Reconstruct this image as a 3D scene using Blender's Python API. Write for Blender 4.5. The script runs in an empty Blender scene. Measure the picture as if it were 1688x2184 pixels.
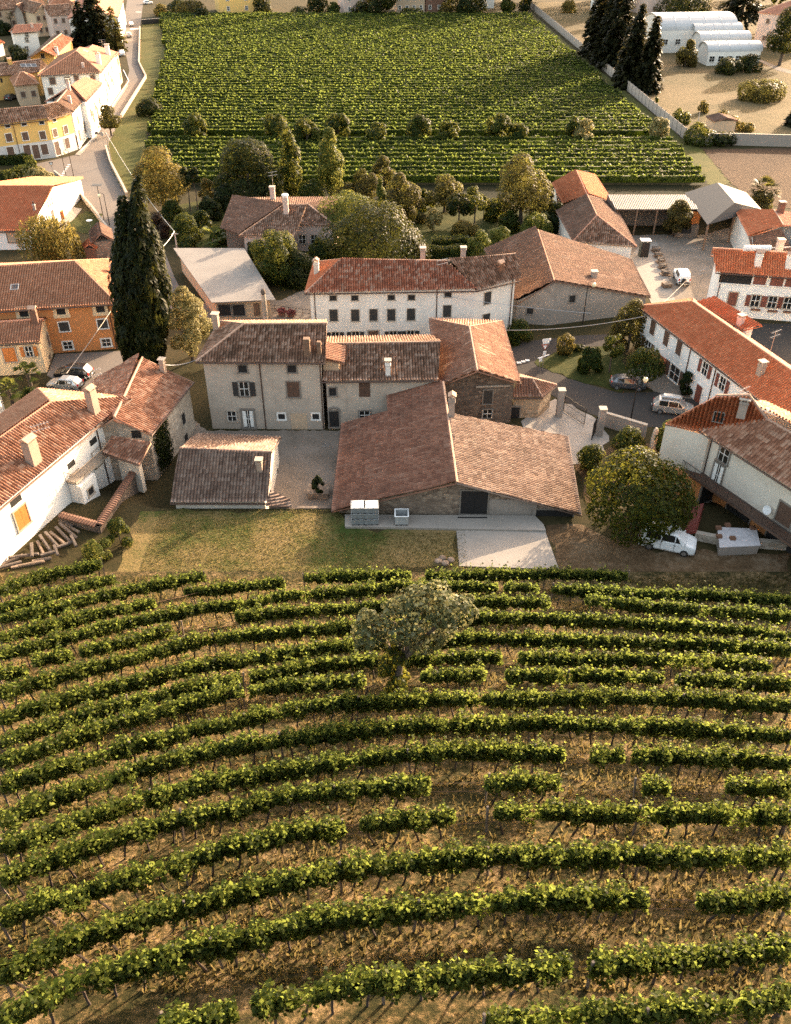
import bpy, math, random
import numpy as np
from mathutils import Vector as Vec
rng = np.random.default_rng(11)
random.seed(11)
C = bpy.context.scene
COL = C.collection
R = math.radians
# ------------------------------------------------------------------ camera
F_, YH, CX, CY, HC = 1850.0, -300.0, 844.0, 1092.0, 48.4
TH = math.atan((CY - YH) / F_)
CT, ST = math.cos(TH), math.sin(TH)
cd = bpy.data.cameras.new('camera'); cam = bpy.data.objects.new('camera', cd); COL.objects.link(cam)
cam.location = (0, 0, HC); cam.rotation_euler = (math.pi / 2 - TH, 0, 0)
cd.sensor_fit = 'HORIZONTAL'; cd.sensor_width = 36.0; cd.lens = 36.0 * F_ / 1688.0
cd.clip_start = 0.5; cd.clip_end = 4000
C.camera = cam
# ------------------------------------------------------------------ light
SUN_EL, SUN_AZ = R(17), R(40)
w_ = bpy.data.worlds.new('World'); C.world = w_; w_.use_nodes = True
nt = w_.node_tree; bg = nt.nodes['Background']
sk = nt.nodes.new('ShaderNodeTexSky'); sk.sky_type = 'NISHITA'; sk.sun_disc = False
sk.sun_elevation = SUN_EL; sk.sun_rotation = SUN_AZ; sk.altitude = 100; sk.dust_density = 2.5; sk.air_density = 1.0
mx = nt.nodes.new('ShaderNodeMix'); mx.data_type = 'RGBA'; mx.blend_type = 'MULTIPLY'
mx.inputs[0].default_value = 1.0; mx.inputs[7].default_value = (1.0, 0.80, 0.61, 1)
nt.links.new(sk.outputs[0], mx.inputs[6]); nt.links.new(mx.outputs[2], bg.inputs[0])
bg.inputs[1].default_value = 0.15
sl = bpy.data.lights.new('sun', 'SUN'); sun = bpy.data.objects.new('sun', sl); COL.objects.link(sun)
sl.energy = 2.1; sl.angle = R(0.6); sl.color = (1.0, 0.80, 0.57)
SUNV = Vec((math.sin(SUN_AZ) * math.cos(SUN_EL), math.cos(SUN_AZ) * math.cos(SUN_EL), math.sin(SUN_EL)))
sun.rotation_euler = (-SUNV).to_track_quat('-Z', 'Y').to_euler(); sun.location = (60, 60, 80)
vs = C.view_settings
vs.view_transform = 'Standard'; vs.look = 'None'; vs.gamma = 1.0; vs.exposure = 2.95
C.cycles.max_bounces = 6; C.cycles.diffuse_bounces = 3; C.cycles.transparent_max_bounces = 4
C.cycles.use_adaptive_sampling = True; C.cycles.adaptive_threshold = 0.01
C.cycles.use_denoising = False
# ------------------------------------------------------------------ picture position -> place in the world
def ray(u, v):
    dx, dy = (u - CX) / F_, (v - CY) / F_
    return Vec((dx, CT - dy * ST, -ST - dy * CT))
def W(u, v, z=0.0):
    d = ray(u, v); return Vec((0, 0, HC)) + d * ((z - HC) / d.z)
def sst(a, b, t):
    t = min(1.0, max(0.0, (t - a) / (b - a))); return t * t * (3 - 2 * t)
def hgt(x, y):
    w = 0.5 + 7 * (1 - sst(-26, -20, x)) + 5 * sst(17, 24, x)
    h = 1.8 * (1 - sst(0, 1, (y - 62.45) / w))
    t = (52.6 - y) / 0.5
    sp = 0.5 * (math.log1p(math.exp(t)) if t < 30 else t)
    return h + 0.44 * sp
def G(u, v, up=0.0):
    "point on the terrain under picture position"
    d = ray(u, v); p = W(u, v, up)
    if p.y > 72: return p
    prev = None; o = Vec((0, 0, HC)); k0 = 8.0 / d.y
    st = 0.25 / d.y; k = k0
    while k * d.y < 80:
        q = o + d * k; f = q.z - up - hgt(q.x, q.y)
        if f <= 0:
            a, b = k - st, k
            for _ in range(18):
                m = (a + b) / 2; q = o + d * m
                if q.z - up - hgt(q.x, q.y) <= 0: b = m
                else: a = m
            return o + d * b
        k += st
    return p
def zat(p, v):
    "height at which the vertical through p reaches picture row v"
    dy = (v - CY) / F_
    return HC + p[1] * (-ST - dy * CT) / (CT - dy * ST)
def scale_at(p):
    return F_ / (p[1] * CT - (p[2] - HC) * ST)
def mir(p, a, b):
    "p mirrored across the vertical plane through a-b"
    p, a, b = Vec(p), Vec(a), Vec(b)
    t = Vec((b.x - a.x, b.y - a.y, 0)).normalized(); n = Vec((-t.y, t.x, 0))
    return p - n * (2 * (p - a).dot(n))
# ------------------------------------------------------------------ mesh building
class MB:
    def __init__(s): s.v = []; s.f = []; s.uv = None
    def add(s, vs_, fs_):
        n = len(s.v); s.v.extend([tuple(q) for q in vs_]); s.f.extend([tuple(i + n for i in f) for f in fs_]); return s
    def box(s, c, size, rz=0.0, ax=None):
        x, y, z = size[0] / 2, size[1] / 2, size[2] / 2
        if ax is None:
            ca, sa = math.cos(rz), math.sin(rz); ax = (Vec((ca, sa, 0)), Vec((-sa, ca, 0)), Vec((0, 0, 1)))
        c = Vec(c); P = [c + ax[0] * (i * x) + ax[1] * (j * y) + ax[2] * (k * z) for k in (-1, 1) for j in (-1, 1) for i in (-1, 1)]
        return s.add(P, [(0, 2, 3, 1), (4, 5, 7, 6), (0, 1, 5, 4), (2, 6, 7, 3), (0, 4, 6, 2), (1, 3, 7, 5)])
    def tube(s, pts, r, n=6, cap=True):
        pts = [Vec(p) for p in pts]; rs = r if isinstance(r, (list, tuple)) else [r] * len(pts)
        vs_, fs_ = [], []
        for i, p in enumerate(pts):
            t = (pts[min(i + 1, len(pts) - 1)] - pts[max(i - 1, 0)]).normalized()
            a = Vec((0, 0, 1)) if abs(t.z) < 0.9 else Vec((1, 0, 0))
            b = t.cross(a).normalized(); c2 = t.cross(b)
            for k in range(n):
                an = 2 * math.pi * k / n; vs_.append(p + (b * math.cos(an) + c2 * math.sin(an)) * rs[i])
        for i in range(len(pts) - 1):
            for k in range(n):
                fs_.append((i * n + k, i * n + (k + 1) % n, (i + 1) * n + (k + 1) % n, (i + 1) * n + k))
        if cap: fs_ += [tuple(range(n)), tuple(range((len(pts) - 1) * n, len(pts) * n))]
        return s.add(vs_, fs_)
    def prism(s, poly, z0, z1):
        n = len(poly); vs_ = [(p[0], p[1], z0) for p in poly] + [(p[0], p[1], z1) for p in poly]
        return s.add(vs_, [tuple(range(n - 1, -1, -1)), tuple(range(n, 2 * n))] + [(i, (i + 1) % n, n + (i + 1) % n, n + i) for i in range(n)])
    def lathe(s, prof, n=12, c=(0, 0, 0)):
        vs_, fs_ = [], []
        for r_, z in prof:
            for k in range(n):
                a = 2 * math.pi * k / n; vs_.append((c[0] + r_ * math.cos(a), c[1] + r_ * math.sin(a), c[2] + z))
        for i in range(len(prof) - 1):
            for k in range(n): fs_.append((i * n + k, i * n + (k + 1) % n, (i + 1) * n + (k + 1) % n, (i + 1) * n + k))
        fs_ += [tuple(range(n)), tuple(range((len(prof) - 1) * n, len(prof) * n))]
        return s.add(vs_, fs_)
def mesh_np(name, co, quads, uv=None):
    me = bpy.data.meshes.new(name); co = np.asarray(co, np.float32); q = np.asarray(quads, np.int32)
    me.vertices.add(len(co)); me.vertices.foreach_set('co', co.ravel())
    k = q.shape[1]; me.loops.add(q.size); me.loops.foreach_set('vertex_index', q.ravel())
    me.polygons.add(len(q)); me.polygons.foreach_set('loop_start', np.arange(0, q.size, k, dtype=np.int32))
    try: me.polygons.foreach_set('loop_total', np.full(len(q), k, np.int32))
    except Exception: pass
    if uv is not None:
        l = me.uv_layers.new(name='UVMap'); l.data.foreach_set('uv', np.asarray(uv, np.float32)[q.ravel()].ravel())
    me.update(calc_edges=True); me.validate(); return me
def tag(o, label=None, cat=None, group=None, kind=None):
    if label: o['label'] = label
    if cat: o['category'] = cat
    if group: o['group'] = group
    if kind: o['kind'] = kind
    return o
def thing(name, label, cat, loc, group=None, rz=0.0):
    o = bpy.data.objects.new(name, None); COL.objects.link(o); o.empty_display_size = 0.3
    o.location = loc; o.rotation_euler = (0, 0, rz); return tag(o, label, cat, group)
def root_of(o):
    while o.parent: o = o.parent
    return o
def put(name, me, mat, parent=None, loc=None):
    o = bpy.data.objects.new(name, me); COL.objects.link(o)
    if mat is not None:
        me.materials.clear(); me.materials.append(mat)
    if parent: o.parent = parent
    if loc is not None: o.location = loc
    return o
def part(name, mb, mat, parent=None, local=False, smooth=False, origin=None):
    """an MB in world coordinates becomes a child of parent; without a parent a thing or setting object of its own"""
    me = bpy.data.meshes.new(name)
    L = Vec((0, 0, 0))
    if parent is not None and not local: L = root_of(parent).location.copy()
    if parent is None and origin is not None: L = Vec(origin)
    me.from_pydata([(a[0] - L.x, a[1] - L.y, a[2] - L.z) for a in mb.v], [], mb.f); me.update()
    if smooth: me.polygons.foreach_set('use_smooth', [True] * len(me.polygons))
    return put(name, me, mat, parent, L if (parent is None and origin is not None) else None)
def copy_tree(o, parent=None):
    c = o.copy(); COL.objects.link(c); c.parent = parent
    for ch in list(o.children): copy_tree(ch, c)
    return c
# ------------------------------------------------------------------ materials
M = {}
def nmat(name):
    m = bpy.data.materials.new(name); m.use_nodes = True; t = m.node_tree
    b = t.nodes['Principled BSDF']; M[name] = m; return m, t, b
def N(t, typ, **kw):
    n = t.nodes.new(typ)
    for k, v in kw.items(): setattr(n, k, v)
    return n
def ramp(t, fac, stops):
    r = N(t, 'ShaderNodeValToRGB'); e = r.color_ramp.elements
    while len(e) < len(stops): e.new(0.5)
    for i, (p, c) in enumerate(stops): e[i].position = p; e[i].color = (*c, 1)
    t.links.new(fac, r.inputs[0]); return r.outputs[0]
def noise(t, sc, det=4, rough=0.6, coord=None, dim='3D'):
    n = N(t, 'ShaderNodeTexNoise'); n.inputs['Scale'].default_value = sc; n.inputs['Detail'].default_value = det; n.inputs['Roughness'].default_value = rough
    if coord is not None: t.links.new(coord, n.inputs['Vector'])
    return n.outputs['Fac']
def geo_pos(t): return N(t, 'ShaderNodeNewGeometry').outputs['Position']
def mix(t, a, b, fac, mode='MIX'):
    m = N(t, 'ShaderNodeMix', data_type='RGBA', blend_type=mode)
    for s, x in ((6, a), (7, b)):
        if isinstance(x, tuple): m.inputs[s].default_value = (*x, 1)
        else: t.links.new(x, m.inputs[s])
    if isinstance(fac, (int, float)): m.inputs[0].default_value = fac
    else: t.links.new(fac, m.inputs[0])
    return m.outputs[2]
def bump(t, b, h, st, dist=0.05):
    n = N(t, 'ShaderNodeBump'); n.inputs['Strength'].default_value = st; n.inputs['Distance'].default_value = dist
    t.links.new(h, n.inputs['Height']); t.links.new(n.outputs[0], b.inputs['Normal'])
def math_(t, op, a, bv=None):
    m = N(t, 'ShaderNodeMath', operation=op); t.links.new(a, m.inputs[0])
    if bv is not None:
        if isinstance(bv, (int, float)): m.inputs[1].default_value = bv
        else: t.links.new(bv, m.inputs[1])
    return m.outputs[0]
def ground(name, stops, sc=0.35, sc2=6.0, bmp=0.5, bd=0.1, rough=0.95, mixw=0.5):
    m, t, b = nmat(name); p = geo_pos(t)
    a = noise(t, sc, 5, 0.65, p); f = noise(t, sc2, 6, 0.75, p)
    s = math_(t, 'ADD', math_(t, 'MULTIPLY', a, 1 - mixw), math_(t, 'MULTIPLY', f, mixw))
    t.links.new(ramp(t, s, stops), b.inputs['Base Color']); b.inputs['Roughness'].default_value = rough
    b.inputs['Specular IOR Level'].default_value = 0.1
    bump(t, b, f, bmp, bd); return m
def plaster(name, c, dirt=(0.18, 0.15, 0.12), amt=0.5, patch=0.0):
    m, t, b = nmat(name); p = geo_pos(t)
    big = noise(t, 0.45, 6, 0.7, p); fine = noise(t, 7, 4, 0.7, p)
    st = N(t, 'ShaderNodeMapping'); st.inputs['Scale'].default_value = (1.6, 1.6, 0.12); t.links.new(p, st.inputs[0])
    streak = noise(t, 1.5, 4, 0.6, st.outputs[0])
    col = mix(t, c, dirt, math_(t, 'MULTIPLY', ramp(t, big, [(0.42, (0, 0, 0)), (0.75, (1, 1, 1))]), amt))
    col = mix(t, col, dirt, math_(t, 'MULTIPLY', ramp(t, streak, [(0.55, (0, 0, 0)), (0.8, (1, 1, 1))]), amt * 0.8))
    if patch:
        z = N(t, 'ShaderNodeSeparateXYZ'); t.links.new(p, z.inputs[0])
        zz = math_(t, 'ADD', z.outputs[2], math_(t, 'MULTIPLY', big, 2.0))
        low = ramp(t, math_(t, 'MULTIPLY', zz, 0.1), [(0.30 * patch, (1, 1, 1)), (0.36 * patch, (0, 0, 0))])
        col = mix(t, col, tuple(0.55 * x + 0.45 * y for x, y in zip(c, dirt)), math_(t, 'MULTIPLY', low, 0.75))
    t.links.new(mix(t, col, (0.5, 0.5, 0.5), math_(t, 'MULTIPLY', fine, 0.12)), b.inputs['Base Color'])
    b.inputs['Roughness'].default_value = 0.9; bump(t, b, fine, 0.25, 0.02); return m
def stone(name, c1, c2, c3, sc=2.2):
    m, t, b = nmat(name); p = geo_pos(t)
    v = N(t, 'ShaderNodeTexVoronoi'); v.inputs['Scale'].default_value = sc; v.inputs['Randomness'].default_value = 0.9
    mp = N(t, 'ShaderNodeMapping'); mp.inputs['Scale'].default_value = (1, 1, 1.7); t.links.new(p, mp.inputs[0]); t.links.new(mp.outputs[0], v.inputs['Vector'])
    sp = N(t, 'ShaderNodeSeparateColor'); t.links.new(v.outputs['Color'], sp.inputs[0])
    col = ramp(t, sp.outputs[0], [(0, c1), (0.5, c2), (1, c3)])
    e = N(t, 'ShaderNodeTexVoronoi', feature='DISTANCE_TO_EDGE'); e.inputs['Scale'].default_value = sc; e.inputs['Randomness'].default_value = 0.9; t.links.new(mp.outputs[0], e.inputs['Vector'])
    jo = ramp(t, e.outputs['Distance'], [(0.02, (1, 1, 1)), (0.09, (0, 0, 0))])
    col = mix(t, col, tuple(0.75 * x for x in c2), jo)
    big = noise(t, 0.5, 5, 0.7, p)
    col = mix(t, col, c2, ramp(t, big, [(0.45, (0, 0, 0)), (0.65, (0.9, 0.9, 0.9))]))
    t.links.new(col, b.inputs['Base Color']); b.inputs['Roughness'].default_value = 0.95
    bump(t, b, e.outputs['Distance'], 0.6, 0.08); return m
def tile(name, cols, stain=(0.05, 0.04, 0.03), samt=0.5, pale=(0.42, 0.30, 0.22), pamt=0.0):
    "roof tiles: UV is counted in tiles, every tile takes its own shade"
    m, t, b = nmat(name)
    uv = N(t, 'ShaderNodeUVMap').outputs[0]
    fl = N(t, 'ShaderNodeVectorMath', operation='FLOOR'); t.links.new(uv, fl.inputs[0])
    wn = N(t, 'ShaderNodeTexWhiteNoise', noise_dimensions='2D'); t.links.new(fl.outputs[0], wn.inputs['Vector'])
    col = ramp(t, wn.outputs['Value'], [(i / (len(cols) - 1), c) for i, c in enumerate(cols)])
    p = geo_pos(t); big = noise(t, 0.35, 6, 0.7, p); md = noise(t, 2.2, 5, 0.75, p)
    if pamt:
        sc = N(t, 'ShaderNodeVectorMath', operation='MULTIPLY'); t.links.new(fl.outputs[0], sc.inputs[0]); sc.inputs[1].default_value = (1.0, 0.21, 0)
        pn = noise(t, 0.8, 2, 0.5, sc.outputs[0])
        col = mix(t, col, pale, math_(t, 'MULTIPLY', ramp(t, pn, [(0.58, (0, 0, 0)), (0.66, (1, 1, 1))]), pamt))
    col = mix(t, col, stain, math_(t, 'MULTIPLY', ramp(t, big, [(0.45, (0, 0, 0)), (0.72, (1, 1, 1))]), samt))
    col = mix(t, col, stain, math_(t, 'MULTIPLY', ramp(t, md, [(0.5, (0, 0, 0)), (0.75, (1, 1, 1))]), samt * 0.7))
    t.links.new(col, b.inputs['Base Color']); b.inputs['Roughness'].default_value = 0.9; b.inputs['Specular IOR Level'].default_value = 0.2
    bump(t, b, noise(t, 14, 3, 0.7, p), 0.3, 0.02); return m
def plain(name, c, rough=0.6, metal=0.0, var=0.15, coat=0.0, sc=3.0):
    m, t, b = nmat(name); p = N(t, 'ShaderNodeTexCoord').outputs['Object']; n = noise(t, sc, 4, 0.65, p)
    t.links.new(ramp(t, n, [(0.3, tuple(x * (1 - var) for x in c)), (0.7, tuple(min(1, x * (1 + var)) for x in c))]), b.inputs['Base Color'])
    b.inputs['Roughness'].default_value = rough; b.inputs['Metallic'].default_value = metal; b.inputs['Coat Weight'].default_value = coat
    return m
def leafm(name, stops, trans=0.35, tcol=None):
    m, t, b = nmat(name); t.nodes.remove(b); out = t.nodes['Material Output']
    g = N(t, 'ShaderNodeNewGeometry'); c = ramp(t, g.outputs['Random Per Island'], stops)
    big = noise(t, 0.7, 3, 0.6, g.outputs['Position'])
    c = mix(t, c, tuple(x * 0.6 for x in stops[0][1]), math_(t, 'MULTIPLY', ramp(t, big, [(0.4, (0, 0, 0)), (0.7, (1, 1, 1))]), 0.5))
    d = N(t, 'ShaderNodeBsdfPrincipled'); t.links.new(c, d.inputs['Base Color']); d.inputs['Roughness'].default_value = 0.5; d.inputs['Specular IOR Level'].default_value = 0.08
    tr = N(t, 'ShaderNodeBsdfTranslucent')
    t.links.new(mix(t, c, tcol or (0.42, 0.36, 0.07), 0.45), tr.inputs['Color'])
    ms = N(t, 'ShaderNodeMixShader'); ms.inputs[0].default_value = trans
    t.links.new(d.outputs[0], ms.inputs[1]); t.links.new(tr.outputs[0], ms.inputs[2]); t.links.new(ms.outputs[0], out.inputs[0]); return m

GR, BR_, ST_ = (0.055, 0.065, 0.016), (0.10, 0.065, 0.03), (0.30, 0.19, 0.085)
ground('m_terrain', [(0.3, (0.0210, 0.0231, 0.0077)), (0.45, (0.0378, 0.0315, 0.0126)), (0.6, (0.0630, 0.0462, 0.0210)), (0.75, (0.1008, 0.0672, 0.0336))], 0.09, 3.0)
ground('m_hill', [(0.34, (0.0144, 0.0158, 0.0050)), (0.46, (0.0396, 0.0346, 0.0122)), (0.54, (0.1080, 0.0756, 0.0324)), (0.64, (0.2592, 0.1728, 0.0864))], 0.5, 4.0, 1.0, 0.2)
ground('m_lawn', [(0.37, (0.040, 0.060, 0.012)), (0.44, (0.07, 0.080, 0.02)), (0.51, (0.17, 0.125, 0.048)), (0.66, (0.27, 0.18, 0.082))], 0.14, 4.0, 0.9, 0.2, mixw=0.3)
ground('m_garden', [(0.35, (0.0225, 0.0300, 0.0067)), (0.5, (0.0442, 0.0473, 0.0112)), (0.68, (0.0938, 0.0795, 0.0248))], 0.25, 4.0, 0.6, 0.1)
ground('m_verge', [(0.35, (0.0450, 0.0510, 0.0108)), (0.5, (0.0708, 0.0684, 0.0180)), (0.7, (0.1218, 0.0912, 0.0306))], 0.12, 2.0, 0.5, 0.1)
ground('m_field', [(0.35, (0.0108, 0.0120, 0.0042)), (0.6, (0.0222, 0.0198, 0.0078)), (0.75, (0.0390, 0.0300, 0.0120))], 0.1, 2.0)
ground('m_meadow', [(0.34, (0.0462, 0.0409, 0.0145)), (0.46, (0.0924, 0.0693, 0.0297)), (0.58, (0.1452, 0.1023, 0.0528)), (0.75, (0.1980, 0.1419, 0.0792))], 0.045, 0.9, 0.5, 0.25)
ground('m_plough', [(0.3, (0.0504, 0.0304, 0.0184)), (0.55, (0.0840, 0.0504, 0.0304)), (0.75, (0.1176, 0.0760, 0.0472))], 0.12, 3.0, 0.9, 0.2)
ground('m_dirt', [(0.36, (0.0525, 0.0315, 0.0158)), (0.5, (0.1050, 0.0653, 0.0338)), (0.62, (0.1733, 0.1207, 0.0735)), (0.72, (0.2415, 0.1890, 0.1312))], 0.3, 2.5, 0.9, 0.15)
ground('m_gravel', [(0.3, (0.1000, 0.0800, 0.0600)), (0.45, (0.1900, 0.1500, 0.1150)), (0.6, (0.2500, 0.2000, 0.1600)), (0.75, (0.3200, 0.2600, 0.2150))], 0.35, 6.0, 0.6, 0.06)
ground('m_whitegravel', [(0.3, (0.2112, 0.1728, 0.1408)), (0.55, (0.3328, 0.2880, 0.2432)), (0.75, (0.4224, 0.3712, 0.3200))], 0.6, 9.0, 0.5, 0.05)
ground('m_asphalt', [(0.3, (0.0456, 0.0384, 0.0336)), (0.6, (0.0624, 0.0528, 0.0456)), (0.8, (0.0816, 0.0696, 0.0600))], 0.2, 12.0, 0.2, 0.02)
ground('m_street', [(0.3, (0.1346, 0.1094, 0.0929)), (0.55, (0.1742, 0.1462, 0.1238)), (0.75, (0.2131, 0.1800, 0.1548))], 0.15, 4.0, 0.2, 0.02)
ground('m_concrete', [(0.3, (0.2312, 0.1972, 0.1632)), (0.55, (0.2992, 0.2584, 0.2176)), (0.78, (0.3604, 0.3196, 0.2788))], 0.4, 5.0, 0.15, 0.02, rough=0.85)
plain('m_paint_line', (0.75, 0.72, 0.66), 0.8)
OLD = [(0.11, 0.058, 0.036), (0.175, 0.095, 0.06), (0.225, 0.125, 0.082), (0.27, 0.16, 0.11), (0.36, 0.24, 0.175)]
tile('m_tile_old', OLD, (0.06, 0.045, 0.033), 0.55)
tile('m_tile_barn', [(0.15, 0.098, 0.074), (0.185, 0.122, 0.094), (0.215, 0.145, 0.112), (0.25, 0.175, 0.136), (0.30, 0.22, 0.175)], (0.07, 0.048, 0.035), 0.45, (0.42, 0.29, 0.215), 0.3)
tile('m_tile_barnleft', [(0.165, 0.075, 0.05), (0.205, 0.095, 0.062), (0.24, 0.115, 0.075), (0.275, 0.14, 0.095)], (0.075, 0.042, 0.03), 0.45, (0.40, 0.26, 0.19), 0.3)
tile('m_tile_tower', [(0.20, 0.10, 0.065), (0.25, 0.13, 0.088), (0.29, 0.16, 0.11)], (0.08, 0.05, 0.035), 0.4, (0.50, 0.34, 0.25), 0.7)
tile('m_tile_brown', [(0.13, 0.072, 0.05), (0.165, 0.092, 0.064), (0.20, 0.118, 0.085)], (0.065, 0.05, 0.038), 0.5, (0.33, 0.24, 0.19), 0.4)
tile('m_tile_redmix', [(0.19, 0.07, 0.042), (0.26, 0.092, 0.052), (0.31, 0.115, 0.065), (0.34, 0.15, 0.095), (0.38, 0.24, 0.175)], (0.08, 0.042, 0.03), 0.5)
tile('m_tile_orange', [(0.30, 0.135, 0.075), (0.34, 0.158, 0.09), (0.37, 0.178, 0.105), (0.41, 0.215, 0.13)], (0.15, 0.08, 0.05), 0.4)
tile('m_tile_red', [(0.38, 0.115, 0.052), (0.42, 0.135, 0.062), (0.45, 0.15, 0.072), (0.48, 0.18, 0.09)], (0.24, 0.09, 0.045), 0.35)
tile('m_tile_salmon', [(0.44, 0.19, 0.12), (0.48, 0.22, 0.145), (0.52, 0.25, 0.165)], (0.3, 0.15, 0.1), 0.3)
tile('m_tile_left', [(0.21, 0.095, 0.058), (0.27, 0.125, 0.075), (0.33, 0.16, 0.10), (0.38, 0.20, 0.13), (0.45, 0.275, 0.19)], (0.10, 0.055, 0.037), 0.45)
plain('m_ridge', (0.40, 0.25, 0.17), 0.9, var=0.35, sc=5); plain('m_ridge_red', (0.48, 0.22, 0.13), 0.9, var=0.25, sc=5)
plaster('m_white', (0.76, 0.70, 0.62), (0.42, 0.34, 0.27), 0.35); plaster('m_white_clean', (0.80, 0.76, 0.70), (0.55, 0.48, 0.40), 0.2)
plaster('m_cream', (0.66, 0.58, 0.47), (0.38, 0.30, 0.22), 0.45); plaster('m_grey', (0.47, 0.385, 0.295), (0.22, 0.17, 0.125), 0.6, 1.0)
plaster('m_concrete_wall', (0.32, 0.26, 0.21), (0.13, 0.105, 0.08), 0.8, 1.0); plaster('m_orange', (0.58, 0.21, 0.045), (0.38, 0.17, 0.07), 0.4)
plaster('m_yellow', (0.66, 0.40, 0.10), (0.5, 0.32, 0.12), 0.3); plaster('m_ochre', (0.55, 0.32, 0.07), (0.4, 0.24, 0.08), 0.3)
plaster('m_pink', (0.52, 0.38, 0.31), (0.3, 0.22, 0.17), 0.35); plaster('m_tan', (0.48, 0.34, 0.21), (0.3, 0.2, 0.13), 0.4)
plaster('m_peach', (0.72, 0.52, 0.30), (0.5, 0.35, 0.2), 0.35); plaster('m_bluegrey', (0.50, 0.47, 0.44), (0.35, 0.32, 0.29), 0.35)
stone('m_stone', (0.12, 0.085, 0.06), (0.22, 0.16, 0.115), (0.36, 0.27, 0.19)); stone('m_stone_dark', (0.07, 0.05, 0.037), (0.13, 0.095, 0.07), (0.22, 0.165, 0.12))
stone('m_stone_gold', (0.22, 0.15, 0.09), (0.33, 0.235, 0.15), (0.45, 0.33, 0.22)); leafm('m_lawn_blade', [(0.0, (0.045, 0.055, 0.012)), (0.4, (0.11, 0.09, 0.026)), (1.0, (0.24, 0.17, 0.075))], 0.3, (.5, .42, .15))
stone('m_stone_pale', (0.3, 0.24, 0.18), (0.42, 0.34, 0.26), (0.55, 0.46, 0.36), 1.6)
plain('m_shutter_dark', (0.030, 0.028, 0.026), 0.6); plain('m_shutter_brown', (0.10, 0.055, 0.035), 0.6); plain('m_shutter_red', (0.20, 0.035, 0.022), 0.55)
plain('m_shutter_wine', (0.16, 0.05, 0.032), 0.6); plain('m_shutter_orange', (0.48, 0.15, 0.03), 0.6); plain('m_wood', (0.17, 0.10, 0.06), 0.8, var=0.3); plain('m_wood_pale', (0.24, 0.17, 0.115), 0.85, var=0.3)
plain('m_wood_old', (0.13, 0.10, 0.078), 0.9, var=0.35); plain('m_dark', (0.012, 0.010, 0.009), 0.8); plain('m_frame_white', (0.72, 0.67, 0.60), 0.6); plain('m_frame_stone', (0.36, 0.30, 0.235), 0.85)
plain('m_frame_grey', (0.19, 0.16, 0.13), 0.8); plain('m_metal_dark', (0.035, 0.03, 0.027), 0.45, 0.6); plain('m_metal', (0.42, 0.40, 0.38), 0.4, 0.7); plain('m_rust', (0.16, 0.075, 0.04), 0.8)
plain('m_gutter', (0.09, 0.05, 0.035), 0.5, 0.3); plain('m_sheet_brown', (0.14, 0.105, 0.085), 0.6, 0.0); plain('m_sheet_grey', (0.065, 0.058, 0.053), 0.75); plain('m_membrane', (0.20, 0.172, 0.148), 0.8, var=0.12, sc=0.4)
plaster('m_chimney', (0.36, 0.26, 0.185), (0.16, 0.11, 0.08), 0.6)
plain('m_vault', (0.42, 0.41, 0.40), 0.5, var=0.06); plain('m_panel', (0.36, 0.29, 0.24), 0.9, var=0.2, sc=1.0); plain('m_plastic_white', (0.72, 0.70, 0.67), 0.5); plain('m_plastic_grey', (0.33, 0.33, 0.32), 0.5); plain('m_crate_grey', (0.20, 0.21, 0.21), 0.5)
plain('m_green_cabinet', (0.03, 0.04, 0.035), 0.5); plain('m_bark', (0.09, 0.065, 0.045), 0.95, var=0.4); plain('m_vine_bark', (0.045, 0.03, 0.022), 0.95, var=0.4); plain('m_bark_pale', (0.34, 0.27, 0.20), 0.9, var=0.3)
plain('m_tyre', (0.015, 0.014, 0.013), 0.8); plain('m_hub', (0.45, 0.44, 0.43), 0.35, 0.8); plain('m_car_white', (0.78, 0.77, 0.75), 0.3, 0.0, 0.03, 0.6); plain('m_car_silver', (0.50, 0.47, 0.43), 0.3, 0.6, 0.03, 0.6)
plain('m_car_black', (0.012, 0.012, 0.013), 0.25, 0.0, 0.05, 0.8); plain('m_car_grey', (0.10, 0.10, 0.105), 0.3, 0.5, 0.05, 0.6); plain('m_light_red', (0.45, 0.02, 0.015), 0.3); plain('m_lens', (0.8, 0.8, 0.78), 0.15)
plain('m_red', (0.20, 0.035, 0.025), 0.6); plain('m_lamp_globe', (0.80, 0.68, 0.42), 0.35); plain('m_terracotta', (0.16, 0.08, 0.05), 0.85); plain('m_flower', (0.20, 0.05, 0.04), 0.7); plain('m_flower_white', (0.8, 0.77, 0.7), 0.7); plain('m_tarp', (0.50, 0.46, 0.45), 0.6, var=0.2); plain('m_blue', (0.12, 0.25, 0.38), 0.6)
def glassm():
    m, t, b = nmat('m_glass'); b.inputs['Base Color'].default_value = (0.018, 0.017, 0.016, 1); b.inputs['Roughness'].default_value = 0.08; b.inputs['Specular IOR Level'].default_value = 0.6
glassm()
leafm('m_vine', [(0.0, (0.0088, 0.0165, 0.0028)), (0.5, (0.0253, 0.0396, 0.0066)), (0.85, (0.0578, 0.0743, 0.0143)), (1.0, (0.1155, 0.1155, 0.0330))], 0.5, (0.46, 0.56, 0.12))
leafm('m_vine_far', [(0.0, (0.0120, 0.0216, 0.0042)), (0.5, (0.0360, 0.0510, 0.0090)), (1.0, (0.0900, 0.0990, 0.0210))], 0.5, (0.46, 0.56, 0.12))
leafm('m_leaf_silver', [(0.0, (0.0300, 0.0375, 0.0135)), (0.6, (0.0900, 0.1013, 0.0413)), (1.0, (0.2100, 0.2100, 0.1200))], 0.36, (0.55, 0.53, 0.25))
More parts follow.
